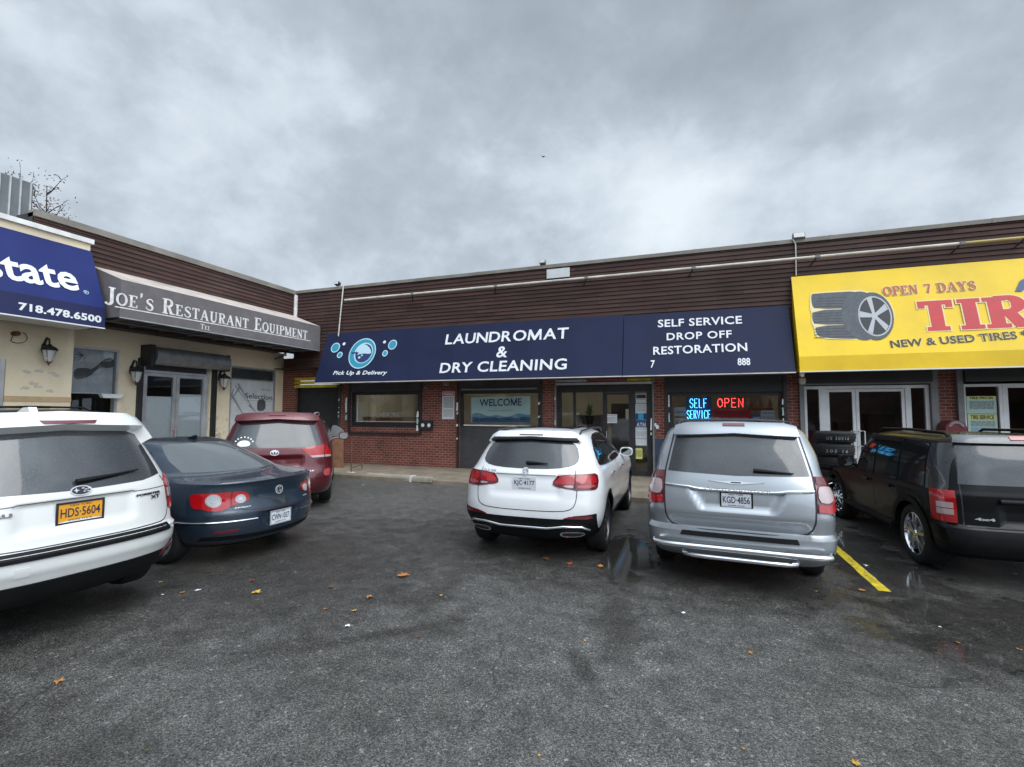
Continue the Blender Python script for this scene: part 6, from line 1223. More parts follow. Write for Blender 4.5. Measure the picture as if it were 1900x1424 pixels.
# ---- roof unit, tree and bird
u0_, v0_ = PF_.px(-120, 330, -.9); u1_, v1_ = PF_.px(63, 345, -.9); zt_h = PF_.px(20, 326, -.9)[1]
T = thing('hvac_unit', PF_.P(u1_, zt1-.1, -1.5), 'ribbed grey metal roof unit standing behind the white parapet cap', 'air conditioner')
MB().box(PF_, u1_-2.6, u1_, zt1-.15, zt_h, -2.6, -.9, .02).build('cabinet', 'hvac', T)
for k in range(16): MB().box(PF_, u1_-.04-k*.17-.03, u1_-.04-k*.17, zt1-.1, zt_h+.003, -.9, -.875).build('rib', 'aluminium', T)
def tree(name, label, base, h, cr, seed, n=60, leaves=1300):
    rg = random.Random(seed); T = thing(name, base, label, 'tree', 'bare autumn trees behind the left wing'); B_ = Vector(base); mb = MB(); tips = []
    mb.tube([B_, B_+Vector((.1, 0, h*.35)), B_+Vector((-.05, .1, h*.7)), B_+Vector((0, 0, h*.97))], [.07, .055, .035, .01], 8)
    for k in range(n):
        z = h*(.35+.6*rg.random()); a = rg.uniform(0, 6.28); L = cr*(.5+.5*rg.random())*(1.15-z/h*.6); p = B_+Vector((0, 0, z)); pts = [p]
        d = Vector((math.cos(a), math.sin(a), rg.uniform(.2, .7)))
        for j in range(4): d = (d+Vector((rg.uniform(-.3, .3), rg.uniform(-.3, .3), rg.uniform(-.1, .35)))).normalized(); p = p+d*L/4; pts.append(p); tips.append(p.copy())
        mb.tube(pts, [.018, .014, .010, .007, .004], 5)
        for j in range(4):
            q = pts[rg.randrange(1, 5)]; e_ = q+Vector((rg.uniform(-.5, .5), rg.uniform(-.5, .5), rg.uniform(-.1, .5)))*L*.4; mb.tube([q, (q+e_)/2+Vector((0, 0, .04)), e_], [.008, .006, .003], 4); tips.append(e_)
    mb.build('trunk', 'bark', T)
    mb = MB()
    for k in range(leaves):
        q = rg.choice(tips)+Vector((rg.gauss(0, .12), rg.gauss(0, .12), rg.gauss(0, .12))); s_ = rg.uniform(.018, .042); a = Vector((rg.gauss(0, 1), rg.gauss(0, 1), rg.gauss(0, 1))).normalized(); b = a.orthogonal().normalized(); mb.poly([q-a*s_, q-b*s_*.5, q+a*s_, q+b*s_*.5])
    mb.build('crown', 'tree_leaf', T)
def behind(x, y, Y_dist): d = ray(x, y); d = d/Vector((d.x, d.y, 0)).length; return EYE+d*Y_dist
p = behind(88, 330, 19.5); tree('autumn_tree', 'sparse reddish tree showing beside the ribbed roof unit', (p.x, p.y, 0), p.z, 1.5, 3)
p = behind(22, 312, 21); tree('autumn_tree', 'sparse tree whose top shows above the ribbed roof unit', (p.x, p.y, 0), p.z+.1, 1.7, 8)
p = behind(128, 396, 20); tree('autumn_tree', 'low twiggy tree top just over the left roof edge', (p.x, p.y, 0), p.z+.1, .9, 12, 24, 300)
p = EYE+ray(1008, 291)*16; mb = MB(); mb.poly([p+CR*v[0]+CF*v[2]+CU*v[1] for v in ((0, 0, .05), (-.06, .05, 0), (-.17, .035, -.05), (-.05, .015, -.05))]); mb.poly([p+CR*v[0]+CF*v[2]+CU*v[1] for v in ((0, 0, .05), (.04, .02, 0), (.13, -.03, -.05), (.02, -.01, -.05))]); mb.tube([p-CR*.05+CU*-.01, p, p+CR*.06+CU*.01], [.008, .022, .006], 6)
tag(mb.build('bird', 'bird_feather'), 'small dark bird flying in the grey sky', 'bird')
# ---- wall lanterns on the left wing
def lantern(F, x, y, sc, lb, n0=.0):
    """black carriage lantern hanging from a scrolled bracket; (x, y): middle of its glass in the photograph"""
    n = .20; u, v = F.px(x, y, n); T = thing('wall_lantern', F.P(u, v-.17*sc, n), lb, 'wall lamp', 'carriage lanterns on the cream wall'); A = Frame(F.P(u, v, n), F.u, F.n*-1 if False else Vector((F.u.y, -F.u.x, 0)), Z_)
    mb = MB(); mb.lathe(A, [(.045*sc, -.17*sc), (.075*sc, -.10*sc), (.115*sc, .09*sc)], 8, cap=False); mb.build('lantern_glass', 'bulb', T)
    mb = MB(); mb.lathe(A, [(.0, .24*sc), (.03*sc, .22*sc), (.05*sc, .19*sc), (.12*sc, .15*sc), (.155*sc, .09*sc), (.12*sc, .085*sc), (.0, .09*sc)], 8)
    mb.build('lantern_cap', 'black_metal', T)
    mb = MB(); mb.lathe(A, [(.0, -.25*sc), (.015*sc, -.22*sc), (.02*sc, -.20*sc), (.055*sc, -.17*sc), (.05*sc, -.155*sc), (0, -.155*sc)], 8); mb.build('finial', 'rust', T)
    for k in range(4):
        a = math.pi/4+k*math.pi/2; ca, sa = math.cos(a), math.sin(a); MB().tube([A.P(.05*sc*ca, .05*sc*sa, -.165*sc), A.P(.118*sc*ca, .118*sc*sa, .09*sc)], .007*sc, 5).build('lantern_rib', 'black_metal', T)
    MB().tube([F.P(u, v+.22*sc, n), F.P(u, v+.33*sc, n-.02), F.P(u, v+.36*sc, n-.10), F.P(u, v+.26*sc, n0+.03), F.P(u, v+.12*sc, n0+.01)], [.014, .02, .024, .024, .02], 7).build('bracket', 'black_metal', T, smooth=60)
    MB().prism(Frame(F.P(u, v+.14*sc, n0), F.u, F.v), ell2(0, 0, .05*sc, .12*sc, 14), .002, .025).build('wall_plate', 'black_metal', T)
lantern(AF, 91, 658, 1.0, 'black lantern on the cream office wall at the far left')
lantern(LF, 253, 697, 1.1, 'black lantern on the cream wall left of the double door')
lantern(LF, 416, 709, 1.15, 'black lantern on the cream wall between the double door and the poster window')
u, v = AF.px(30, 619, .1); T = thing('security_camera', AF.P(u, v, .1), 'rusty camera stub with a loop of cable under the blue awning', 'camera'); MB().tube([AF.P(u, v, 0), AF.P(u+.02, v, .12)], .05).build('camera_body', 'rust', T); pts = [AF.P(u+.05+.17*math.sin(a), v-.06-.13*math.cos(a*1.0)+.0, .02) for a in np.linspace(-.6, 2.6, 12)]; MB().tube([AF.P(u, v, .02)]+pts, .006, 5).build('cable', 'black_metal', T, smooth=60)
u, v = LF.px(228, 736, .12); u2 = LF.px(186, 736, .12)[0]; T = MB().prism(Frame(LF.P(0, v, .12), Y_, Z_, X_), [(u2+.06, -.05), (u-.06, -.05), (u, .05), (u2, .05)], -.1, .03).build('white_tray', 'foil_white'); tag(T, 'shallow white tray fixed across the right edge of the left shop window', 'tray')
u, v = LF.px(496, 652, .3); T = thing('security_camera', LF.P(u+.5, v, .4), 'pale camera pod hanging below the end of the charcoal awning', 'camera'); u, v = LF.px(529, 660, .5); MB().tube([LF.P(u, v+.12, .5), LF.P(u, v-.02, .5)], .05, 12).build('camera_body', 'conduit', T, smooth=50); MB().tube([LF.P(u, v, .48), LF.P(u-.12, v-.12, .15)], .02).build('bracket', 'black_metal', T)
# light wooden signboard + grey rounded thing standing in the corner behind the red minivan
q = ground(625, 868, SW); T = thing('a_frame_board', (q.x, q.y, SW), 'brown leaning board with a rounded grey top beside the shutter, behind the red minivan', 'board')
Fb = Frame(Vector((q.x, q.y, SW)), (1, .0, 0), (0, .14, 1)); MB().prism(Fb, [(-.34, 0), (.24, 0), (.10, .95), (-.34, .95)], -.02, .02).build('board', 'skin_board', T); MB().prism(Fb, clean([(-.36, .96), (.12, .96), (.12, 1.08), (.02, 1.2), (-.15, 1.3), (-.36, 1.34)], 2), -.03, .03).build('rounded_top', 'mid_grey', T)
# ---- papers, notices and small things on the main wall
def paper(name, lb, cat, F, x0, x1, y0, y1, m='paper', n=.003, lines=(), grp=None, th=.002, bar=None):
    c0 = F.px((x0+x1)/2, y1, n); c1 = F.px((x0+x1)/2, y0, n); a = F.px(x0, (y0+y1)/2, n)[0]; b = F.px(x1, (y0+y1)/2, n)[0]
    T = tag(MB().box(F, a, b, c0[1], c1[1], n-th, n).build(name, m), lb, cat, grp); w, h = b-a, c1[1]-c0[1]; rg = random.Random(int(x0*7+y0))
    for (f0, f1, mm, s_) in lines:          # a written line: vertical span as fractions from the top, material, text or None for small print
        vt, vb = c1[1]-h*f0, c1[1]-h*f1
        if s_ is None:
            mb = MB(); k = max(1, int(round((vt-vb)/.022))); st = (vt-vb)/k
            for j in range(k):
                u = a+w*.10
                while u < b-w*.12: L = rg.uniform(.02, .07)*max(w/.3, .7); mb.box(F, u, min(u+L, b-w*.08), vt-st*j-st*.65, vt-st*j-st*.2, n+.0003, n+.0012); u += L+.012
            mb.build('small_print', mm, T)
        elif s_ == '': MB().box(F, a+w*.04, b-w*.04, vb, vt, n+.0002, n+.0006).build('colour_band', mm, T)
        else: mb = MB(); ftext(mb, F, s_, a+w*.10, b-w*.10, vb, vt, n=n+.0025, th=.001, bold=.03); mb.build('lettering', mm, T)
    return T
paper('warning_sign', 'white notice with a red warning heading on the brick pier right of the first window', 'sign', MF, 820.5, 843, 727, 778, n=.006, lines=((.02, .16, 'print_red', ''), (.04, .14, 'paper', 'WARNING'), (.19, .60, 'print_black', None), (.64, .93, 'print_grey', None)))
T = thing('intercom_box', MF.P(ux(791), vz(790, 791), .05), 'black box with two round white dials on the brick beside the first window', 'meter box'); a, b = ux(779.8), ux(803.5); v0, v1 = vz(798, 791), vz(780.5, 791); MB().box(MF, a, b, v0, v1, .002, .07, .006).build('box', 'black_metal', T)
for k in (.28, .76): MB().prism(MF, ell2(a+(b-a)*k, (v0+v1)/2, .055, .06, 14), .07, .078).build('dial', 'foil_white', T)
T = thing('security_camera', MF.P(ux(790), vz(718, 790), .1), 'round camera under the awning right of the first window', 'camera'); MB().lathe(Frame(MF.P(ux(790), vz(719, 790), 0), X_, Z_, -Y_), [(.06, .002), (.06, .06), (.035, .12), (0, .13)], 16).build('camera_body', 'mid_grey', T, smooth=50); MB().box(MF, ux(790)-.03, ux(790)+.03, vz(719, 790)+.06, vz(719, 790)+.14, .002, .03).build('bracket', 'mid_grey', T)
T = thing('soffit_lamp', MF.P(ux(830), vz(708, 830), .2), 'square grey lamp box under the awning above the warning notice', 'lamp'); MB().box(MF, ux(826), ux(834), vz(715, 830), vz(704, 830)+.1, .05, .2).build('housing', 'mid_grey', T); MB().box(MF, ux(827), ux(833), vz(715, 830)-.01, vz(715, 830)-.001, .07, .18).build('lens', 'bulb', T)
# torn foil strips stuck on the shutter guides
rg = random.Random(11)
def scraps(x, ys, lb, F=MF, w=2.2):
    T = thing('peeling_stickers', F.P(ux(x), vz(ys[0], x), .055), lb, 'stickers', 'peeling stickers on the shutter guides')
    for y0, y1, m in zip(ys[::2], ys[1::2], ['foil_white', 'paper_green', 'foil_white', 'conduit', 'foil_white']):
        pts = [(ux(x+dx), vz(yy, x)) for dx, yy in ((-w/2*rg.uniform(.4, 1), y1), (w/2*rg.uniform(.4, 1), y1-1), (w/2*rg.uniform(.6, 1), (y0+y1)/2), (w/2*rg.uniform(.3, 1), y0), (-w/2*rg.uniform(.2, 1), y0+1), (-w/2*rg.uniform(.5, 1), (y0+y1)/2))]
        MB().prism(F, pts, .052, .064).build('sticker', m, T)
scraps(629.5, (740, 745, 755, 758, 764, 767, 770, 775), 'white flecks down the post right of the roller shutter')
scraps(643.5, (738, 766, 770, 780), 'pale torn strip on the post left of the first window', w=4)
scraps(776, (763, 775, 776, 788, 789, 800), 'white torn strip at the lower right corner of the first window', w=4)
scraps(849.5, (747, 763, 764, 770, 787, 792, 812, 816), 'greenish torn strip on the post left of the welcome window', w=4)
scraps(1001, (746, 752, 771, 776), 'two white tags on the post right of the welcome window', w=3.5)
scraps(1031, (737, 743, 780, 792), 'pale torn strips on the post left of the laundry entrance', w=3)
scraps(1208.5, (776, 799, 802, 808), 'yellowish torn strip on the post right of the laundry entrance', w=3.2)
scraps(1242, (733, 756, 766, 784), 'torn strips on the post left of the neon window', w=3)
scraps(1453, (740, 752, 756, 772, 776, 790), 'torn strips on the post right of the neon window', w=4)
T = thing('wall_socket', MF.P(ux(1219), vz(791, 1219), .03), 'small white socket box on the brick pier right of the laundry entrance', 'socket'); MB().box(MF, ux(1217), ux(1222.5), vz(796, 1219), vz(789, 1219), .002, .05, .004).build('box', 'foil_white', T); MB().prism(MF, ell2(ux(1216.5), vz(788.5, 1219), .03, .05, 10), .002, .04).build('cover', 'foil_white', T)
# welcome banner hung behind the second window
bn = MF.P(0, 0, -.16); BF = Frame(bn, X_, Z_, -Y_)
T = tag(ppoly('welcome_banner', 'banner', BF, [(874, 738), (984, 735), (984, 785), (875, 785)], 0, .004, None, 0), 'pale banner reading welcome above blue waves, hung inside the second window', 'banner')
mb = MB(); ptext(mb, BF, 'WELCOME', (890, 754.5), (968, 753), (890, 741), n=.008, th=.001, bold=.012); mb.build('lettering', 'navy_print', T)
mb = MB(); ptext(mb, BF, 'TO OUR LAUNDROMAT', (905, 764), (953, 763.5), (905, 761), n=.008, th=.001); mb.build('lettering', 'print_grey', T)
wv = [(876+108*k/24, 770.5-1.8*math.sin(k*.75)-2.2*math.sin(k*.31+1)) for k in range(25)]
ppoly('wave_print', 'wave', BF, wv+[(984, 784.5), (876, 784.5)], .0045, .0065, T, 0)
wv = [(876+108*k/24, 775-1.2*math.sin(k*.9+1)) for k in range(25)]
ppoly('wave_print', 'wave_dark', BF, wv+[(984, 784.5), (876, 784.5)], .0065, .0075, T, 0)
mb = MB(); ptext(mb, BF, 'Self-Service/Drop-Off/Dry Cleaning', (878, 781.5), (983, 781.5), (878, 777), n=.010, th=.001, bold=.02); mb.build('lettering', 'navy_print', T)
# faint frosted lettering on the first window
G1 = Frame(MF.P(0, 0, -.093), X_, Z_, -Y_); T = MB(); ptext(T, G1, 'WASH', (688, 751), (716, 750), (688, 739), th=.001, n=.001); ptext(T, G1, 'LAUNDROMAT', (690, 776), (746, 775), (690, 766), th=.001, n=.001); tag(T.build('window_lettering', mat('frost', (.34, .33, .29), .7)), 'faded frosted lettering on the first window', 'lettering')
# things behind the glass
def inside(name, lb, cat, x0, x1, z0, z1, n0, n1, m, grp=None):
    a, b = MF.px(x0, 760, n1)[0], MF.px(x1, 760, n1)[0]; T = thing(name, MF.P((a+b)/2, z0, (n0+n1)/2), lb, cat, grp); MB().box(MF, a, b, z0, z1, n0, n1, .01).build('cabinet', m, T); return T, a, b
T, a, b = inside('folding_counter', 'brown wooden counter seen through the first window', 'counter', 668, 770, SW+.02, 1.62, -1.9, -1.2, 'wood'); MB().box(MF, a-.03, b+.03, 1.62, 1.66, -1.93, -1.15).build('counter_top', 'skin_board', T)
for i, (x0, x1) in enumerate(((1070, 1082), (1084, 1096), (1098, 1114))):
    T, a, b = inside('washing_machine', ('first', 'second', 'third')[i]+' from the left of the machines behind the laundry side window', 'washing machine', x0, x1, SW+.02, 1.75, -2.6, -2.0, 'mid_grey', 'washing machines inside the laundry'); MB().prism(MF, ell2((a+b)/2, 1.25, (b-a)*.36, (b-a)*.36, 16), -1.999, -1.97).build('machine_door', 'black_metal', T)
T, a, b = inside('washing_machine', 'dark dryer bank behind the glass of the laundry door', 'dryer', 1134, 1168, SW+.02, 2.15, -4.4, -3.6, 'black_metal'); MB().box(MF, a+.5, a+.85, 1.6, 1.95, -3.598, -3.59).build('notice', 'paper', T)
# potted plant in the laundry window
pu, pv = MF.px(1094, 772, -.8); T = thing('potted_plant', MF.P(pu, pv-.25, -.8), 'spiky green pot plant inside the window left of the laundry door', 'plant'); MB().lathe(Frame(MF.P(pu, 0, -.8), X_, Y_, Z_), [(.09, pv-.25), (.14, pv)], 16).build('pot', 'black_plastic', T, smooth=50); MB().box(MF, pu-.2, pu+.2, .1, pv-.252, -1.0, -.6).build('plant_stand', 'interior_dark', T)
mb = MB(); rg = random.Random(2)
for k in range(60):
    a = rg.uniform(0, 6.28); L = rg.uniform(.25, .5); e_ = rg.uniform(.3, 1.4); o_ = MF.P(pu, pv, -.8); d = Vector((math.cos(a), math.sin(a), 0)); p1 = o_+d*L*.4*math.cos(e_)+Z_*L*.8*math.sin(e_); p2 = o_+d*L*math.cos(e_)*1.2+Z_*L*(math.sin(e_)-.1); sd_ = Vector((-d.y, d.x, 0))*.013; mb.poly([o_-sd_, p1-sd_, p1+sd_, o_+sd_]); mb.poly([p1-sd_, p2, p1+sd_])
mb.build('leaves', 'leaf_green', T)
# notices on the laundry entrance
NF = Frame(MF.P(0, 0, -.075), X_, Z_, -Y_); DFm = Frame(MF.P(0, 0, -.112), X_, Z_, -Y_)
paper('door_notice', 'white notice taped to the laundry door glass', 'notice', DFm, 1124.5, 1145, 769, 785.5, lines=((.1, .2, 'print_blue', None), (.3, .85, 'print_grey', None)))
grp = 'notices stacked down the glass right of the laundry door'
paper('camera_notice', 'white notice with a black camera pictogram, topmost on the glass right of the laundry door', 'notice', DFm, 1180, 1199, 731, 748.5, lines=((.08, .5, 'print_black', ''), (.58, .70, 'print_black', None), (.75, .95, 'print_grey', None)), grp=grp)
paper('white_notice', 'plain white notice under the camera pictogram notice', 'notice', DFm, 1179, 1200, 750, 767, lines=((.12, .85, 'print_grey', None),), grp=grp)
paper('blue_notice', 'dark sticker with a bright blue square above the cash machine sign', 'notice', DFm, 1179, 1200, 767.5, 779, m='print_blue', lines=((.05, .95, 'navy_print', ''),), grp=grp)
paper('blue_square', 'bright cyan square sticker above the cash machine sign', 'notice', DFm, 1184, 1194, 767.5, 779, m='cyan', n=.008, grp=grp)
paper('atm_sign', 'white sign headed ATM in blue on the glass right of the laundry door', 'sign', DFm, 1179, 1200.5, 780, 793, m='navy_print', n=.004, lines=((.35, .92, 'paper', 'ATM'), (.06, .22, 'cyan', None)), grp=grp)
paper('white_notice', 'long white notice below the ATM sign', 'notice', DFm, 1179, 1200.5, 793.5, 827, lines=((.05, .12, 'cyan', None), (.22, .5, 'print_grey', None), (.58, .66, 'print_black', None)), grp=grp)
paper('yellow_notice', 'yellow leaflet low on the glass right of the laundry door', 'notice', DFm, 1179, 1192, 832, 852, m='paper_yellow', lines=((.2, .8, 'print_black', None),), grp=grp)
# stool / bin behind the low glass
# ---- neon window
WF = Frame(MF.P(0, 0, -.17), X_, Z_, -Y_)
def neon(name, lb, words, m, seat):
    T = thing(name, WF.P(*WF.px(*seat), .0), lb, 'neon sign')
    G_ = {'S': [[(.95, .8), (.7, 1), (.3, 1), (.05, .8), (.1, .6), (.9, .4), (.95, .2), (.7, 0), (.3, 0), (.05, .2)]], 'E': [[(.9, 1), (.1, 1), (.1, 0), (.9, 0)], [(.1, .52), (.75, .52)]], 'L': [[(.1, 1), (.1, 0), (.85, 0)]], 'F': [[(.9, 1), (.1, 1), (.1, 0)], [(.1, .52), (.75, .52)]], 'R': [[(.1, 0), (.1, 1), (.7, 1), (.9, .8), (.7, .52), (.1, .52)], [(.5, .52), (.9, 0)]], 'V': [[(0, 1), (.5, 0), (1, 1)]], 'I': [[(.5, 1), (.5, 0)]], 'C': [[(.95, .85), (.7, 1), (.3, 1), (.05, .7), (.05, .3), (.3, 0), (.7, 0), (.95, .15)]], 'O': [[(.5, 1), (.15, .85), (.03, .5), (.15, .15), (.5, 0), (.85, .15), (.97, .5), (.85, .85), (.5, 1)]], 'P': [[(.1, 0), (.1, 1), (.7, 1), (.92, .78), (.7, .52), (.1, .52)]], 'N': [[(.1, 0), (.1, 1), (.9, 0), (.9, 1)]]}
    MB().box(WF, WF.px(seat[2] if len(seat) > 2 else seat[0]-1, seat[1])[0], WF.px(seat[0]+1, seat[1])[0], 0, .001, 0, .001) if False else None
    for w, bl, br, tp in words:
        a, b, c_ = Vector(WF.px(*bl)), Vector(WF.px(*br)), Vector(WF.px(*tp)); d = b-a; h = (c_-a).length; n = len(w)
        for i, ch in enumerate(w):
            mb = MB()
            for st in G_[ch]: mb.tube([WF.P(a.x+d.x*(i+.10+q[0]*.78)/n, a.y+d.y*(i+q[0])/n+h*q[1], .03) for q in st], .0085, 6)
            mb.build('neon_letter', m, T)
    return T
neon('neon_self_service_sign', 'blue neon sign reading self service in the right laundry window', [('SELF', (1279, 757), (1313, 757), (1279, 740.5)), ('SERVICE', (1274, 777), (1319, 777), (1274, 762))], 'neon_blue', (1296, 778))
neon('neon_open_sign', 'red neon sign reading open in the right laundry window', [('OPEN', (1330, 756), (1381, 756), (1330, 740))], 'neon_red', (1355, 758))
WG = Frame(MF.P(0, 0, -.125), X_, Z_, -Y_)
paper('neon_backing', 'dark translucent board behind the blue neon sign', 'board', Frame(MF.P(0, 0, -.2), X_, Z_, -Y_), 1273, 1320, 737, 781, m='dark_blue_paint')
g2 = 'papers taped inside the neon window'
paper('white_notice', 'white paper left of the blue neon sign', 'notice', WG, 1251, 1272, 756, 772, lines=((.45, .7, 'print_black', None),), grp=g2)
paper('white_notice', 'white paper low in the left corner of the neon window', 'notice', WG, 1251, 1268, 776, 790, grp=g2, lines=((.3, .8, 'print_grey', None),))
paper('red_poster', 'red poster below the open neon sign', 'poster', WG, 1320, 1395, 760, 790, m='print_red', lines=((.42, .60, 'print_red', ''), (.50, .58, 'paper', None), (.1, .3, 'rose', None)), grp=g2)
paper('blue_sticker', 'small blue and white sticker right of the red poster', 'sticker', WG, 1397, 1411, 769, 786, m='print_blue', lines=((.3, .7, 'paper', ''),), grp=g2)
paper('white_notice', 'white paper in the right corner of the neon window', 'notice', WG, 1412, 1437.5, 762, 788, lines=((.12, .25, 'print_black', None), (.4, .8, 'print_grey', None)), grp=g2)
T, a, b = inside('shelf', 'shelf with hanging clothes covers behind the open sign', 'shelf', 1385, 1436, 1.9, 1.96, -1.4, -1.0, 'wood')
for k in range(4): tag(MB().lathe(Frame(MF.P(a+.12+k*.24, 0, -1.2), X_, Y_, Z_), [(.05, 1.965), (.075, 2.05), (.03, 2.2), (.025, 2.24)], 10).build('detergent_bottle', 'conduit'), 'pale detergent bottle on the shelf, number %s from the left' % ('one', 'two', 'three', 'four')[k], 'bottle', 'bottles on the laundry shelf')
# small wall lamp between the laundry and the tyre shop
u, v = ux(1485.5, 705), vz(705, 1485); A = Frame(MF.P(u, v, .16), X_, Y_, Z_); T = thing('wall_lamp', MF.P(u, v-.1, .16), 'small caged lamp with an orange top on the pier between laundry and tyre shop', 'wall lamp')
MB().lathe(A, [(.0, .13), (.03, .13), (.07, .05), (.07, .02)], 14).build('lamp_cap', 'lens_orange', T, smooth=50); MB().lathe(A, [(.062, .02), (.07, -.03), (.05, -.12), (.0, -.13)], 14).build('lamp_glass', 'bulb', T, smooth=50); MB().tube([MF.P(u, v+.12, .15), MF.P(u, v+.15, .0)], .018).build('bracket', 'rust', T)
for k in range(6): a = k*math.pi/3; MB().tube([A.P(.075*math.cos(a), .075*math.sin(a), .02), A.P(.06*math.cos(a), .06*math.sin(a), -.12)], .004, 5).build('cage_wire', 'steel', T)
u, v = FF.px(1489, 694, .5); T = thing('security_camera', FF.P(u, v, .5), 'white dome camera under the left end of the yellow awning', 'camera'); MB().lathe(Frame(FF.P(u, v, .45), X_, Y_, Z_), [(0, -.07), (.04, -.05), (.055, 0), (.055, .05)], 14).build('camera_body', 'foil_white', T, smooth=50)
# price sheets in the tyre shop window
PFm = Frame(MF.P(0, 0, -.04), X_, Z_, -Y_); u0p = ux(1795)
paper('price_sheet', 'upper price sheet headed in yellow in the window beside the tyre shop pier', 'notice', PFm, 1793.5, 1849, 735.5, 768, m='paper_green', lines=((.02, .2, 'paper_yellow', ''), (.04, .17, 'print_black', 'TIRE PRICES'), (.28, .75, 'print_black', None)), grp='price sheets in the tyre shop window')
paper('price_sheet', 'lower price sheet headed in yellow in the window beside the tyre shop pier', 'notice', PFm, 1796, 1851, 769, 806, m='paper_green', lines=((.02, .28, 'paper_yellow', ''), (.05, .26, 'print_black', 'TIRE SERVICE'), (.34, .62, 'print_black', None), (.66, .9, 'print_blue', None)), grp='price sheets in the tyre shop window')
q = MF.px(1766, 800, .3); T = thing('red_drum', MF.P(q[0], SW, .3), 'dark red rounded cabinet with a pale hood in front of the tyre shop pier', 'cabinet')
Fd = Frame(MF.P(q[0], 0, .3), X_, Z_, -Y_); zt2 = MF.px(1766, 780, .3)[1]; wd = .19; arc = [(wd*math.cos(a), zt2-wd+wd*math.sin(a)) for a in np.linspace(0, math.pi, 14)]; MB().prism(Fd, [(-wd, SW)]+[(wd, SW)]+arc, -.2, .2).build('cabinet', 'rose', T); arc2 = [(wd*.82*math.cos(a), zt2-wd+wd*.9*math.sin(a)) for a in np.linspace(.3, math.pi-.3, 12)]+[(wd*.55*math.cos(a), zt2-wd+wd*.62*math.sin(a)) for a in np.linspace(math.pi-.4, .4, 12)]; MB().prism(Fd, arc2, .2, .215).build('hood', 'mid_grey', T)
# ---- used tyres in front of the tyre shop
def tyre(mb, F, R=.33, w=.2, seg=40):
    mb.lathe(F, [(R*.62, -w/2+.03), (R*.68, -w/2+.005), (R*.80, -w/2), (R*.91, -w/2+.022), (R*.975, -w/2+.06), (R, 0), (R*.975, w/2-.06), (R*.91, w/2-.022), (R*.80, w/2), (R*.68, w/2-.005), (R*.62, w/2-.03), (R*.60, 0)], seg, close=True)
    for k in range(4): mb.lathe(F, [(R+.002, -w*.32+k*w*.2), (R+.006, -w*.31+k*w*.2), (R+.006, -w*.27+k*w*.2), (R+.002, -w*.26+k*w*.2)], seg, cap=False)
    return mb
ord_ = ['bottom', 'second', 'third', 'fourth', 'fifth', 'top']
c0 = ground(1549, 960); sy = 10.55; d = ray(1549, 870); cx_ = d.x*sy/d.y; rg = random.Random(6)
ztop = EYE.z+ray(1549, 800).z*sy/ray(1549, 800).y; nT = 6; st = (ztop-SW)/nT
for k in range(nT):
    T = thing('used_tire', (cx_+rg.uniform(-.02, .02), sy+rg.uniform(-.02, .02), SW+st*(k+.5)), ord_[k]+' tyre of the black stack left of the tyre shop doors', 'tyre', 'tyres stacked by the tyre shop doors'); F_ = Frame(T.location, X_, Y_, Z_+Vector((rg.uniform(-.03, .03), -.26 if k == 5 else rg.uniform(-.02, .02), 0)))
    tyre(MB(), F_, .335, st*.99).build('tread', 'rubber', T, smooth=35)
    if k in (4, 5):
        def cyl(a, b, c, T=T, k=k): an = math.radians(-125+60*a); R_3 = .345+.002*c; return Vector((T.location.x+R_3*math.cos(an), T.location.y+R_3*math.sin(an), T.location.z-.035+.055*b))
        mb = MB(); text_map(mb, '205 16' if k == 4 else 'US 20516', cyl, res=2, spacing=1.3, shear=.15); mb.build('chalk_lettering', 'print_grey', T)
# alloy wheel leaning by the stack
g0 = Vector((2.28, 9.15, 0)); d = ray(1549, 915); wy = 10.15; wx = d.x*wy/d.y; wz = EYE.z+d.z*wy/d.y
T = thing('spare_wheel', (wx, wy, 0), 'alloy wheel with a bright rim standing upright between the silver minivan and black SUV', 'wheel'); F_ = Frame((wx, wy, .345), (1, 0, 0), (0, .18, 1)); tyre(MB(), F_, .35, .2).build('tire', 'rubber', T, smooth=35)
mb = MB(); mb.lathe(F_, [(.235, .10), (.225, .108), (.212, .10), (.205, .05)], 40, cap=False)
for k in range(9): a = 2*math.pi*k/9; c1, s1 = math.cos(a), math.sin(a); mb.prism(F_, [(c1*.03-s1*.014, s1*.03+c1*.014), (c1*.21-s1*.012, s1*.21+c1*.012), (c1*.21+s1*.012, s1*.21-c1*.012), (c1*.03+s1*.014, s1*.03-c1*.014)], .05+k*.0006, .07+k*.0006)
mb.lathe(F_, [(0, .085), (.03, .085), (.04, .05)], 14); mb.build('rim', 'chrome', T, smooth=35); MB().lathe(F_, [(.21, -.05), (.0, -.05)], 24, cap=False).build('rim_back', 'interior_dark', T)
# ---- low things on the pavement and lot
a, b = ground(684, 889), ground(806, 898); v = (b-a).normalized(); nrm = Vector((v.y, -v.x, 0)); Fs = Frame(a, v, Z_, nrm)
T = MB(); T.prism(Frame(a, nrm, Z_, v), clean([(.14, .02), (.13, .13), (.10, .175), (-.04, .175), (-.07, .14), (-.07, .02)], 1), 0, (b-a).length); T = tag(T.build('wheel_stop', 'concrete_plain'), 'long concrete wheel stop lying at the edge of the pavement', 'wheel stop'); MB().box(Fs, .68*(b-a).length, .70*(b-a).length+.02, .02, .178, -.06, .143).build('paint_mark', 'paper', T)
ps = [ground(651.5, 877, SW), ground(671.5, 870, SW)]; T = thing('bike_rail', ps[0], 'pair of slim rusty uprights standing before the brick wall', 'post')
for p, tpx in zip(ps, ((652.5, 813), (672.5, 814))): 
    h = hit(*tpx, p, (Y_)).z; MB().tube([p, Vector((p.x, p.y, h))], .019, 8).build('post', 'rust', T, smooth=60)
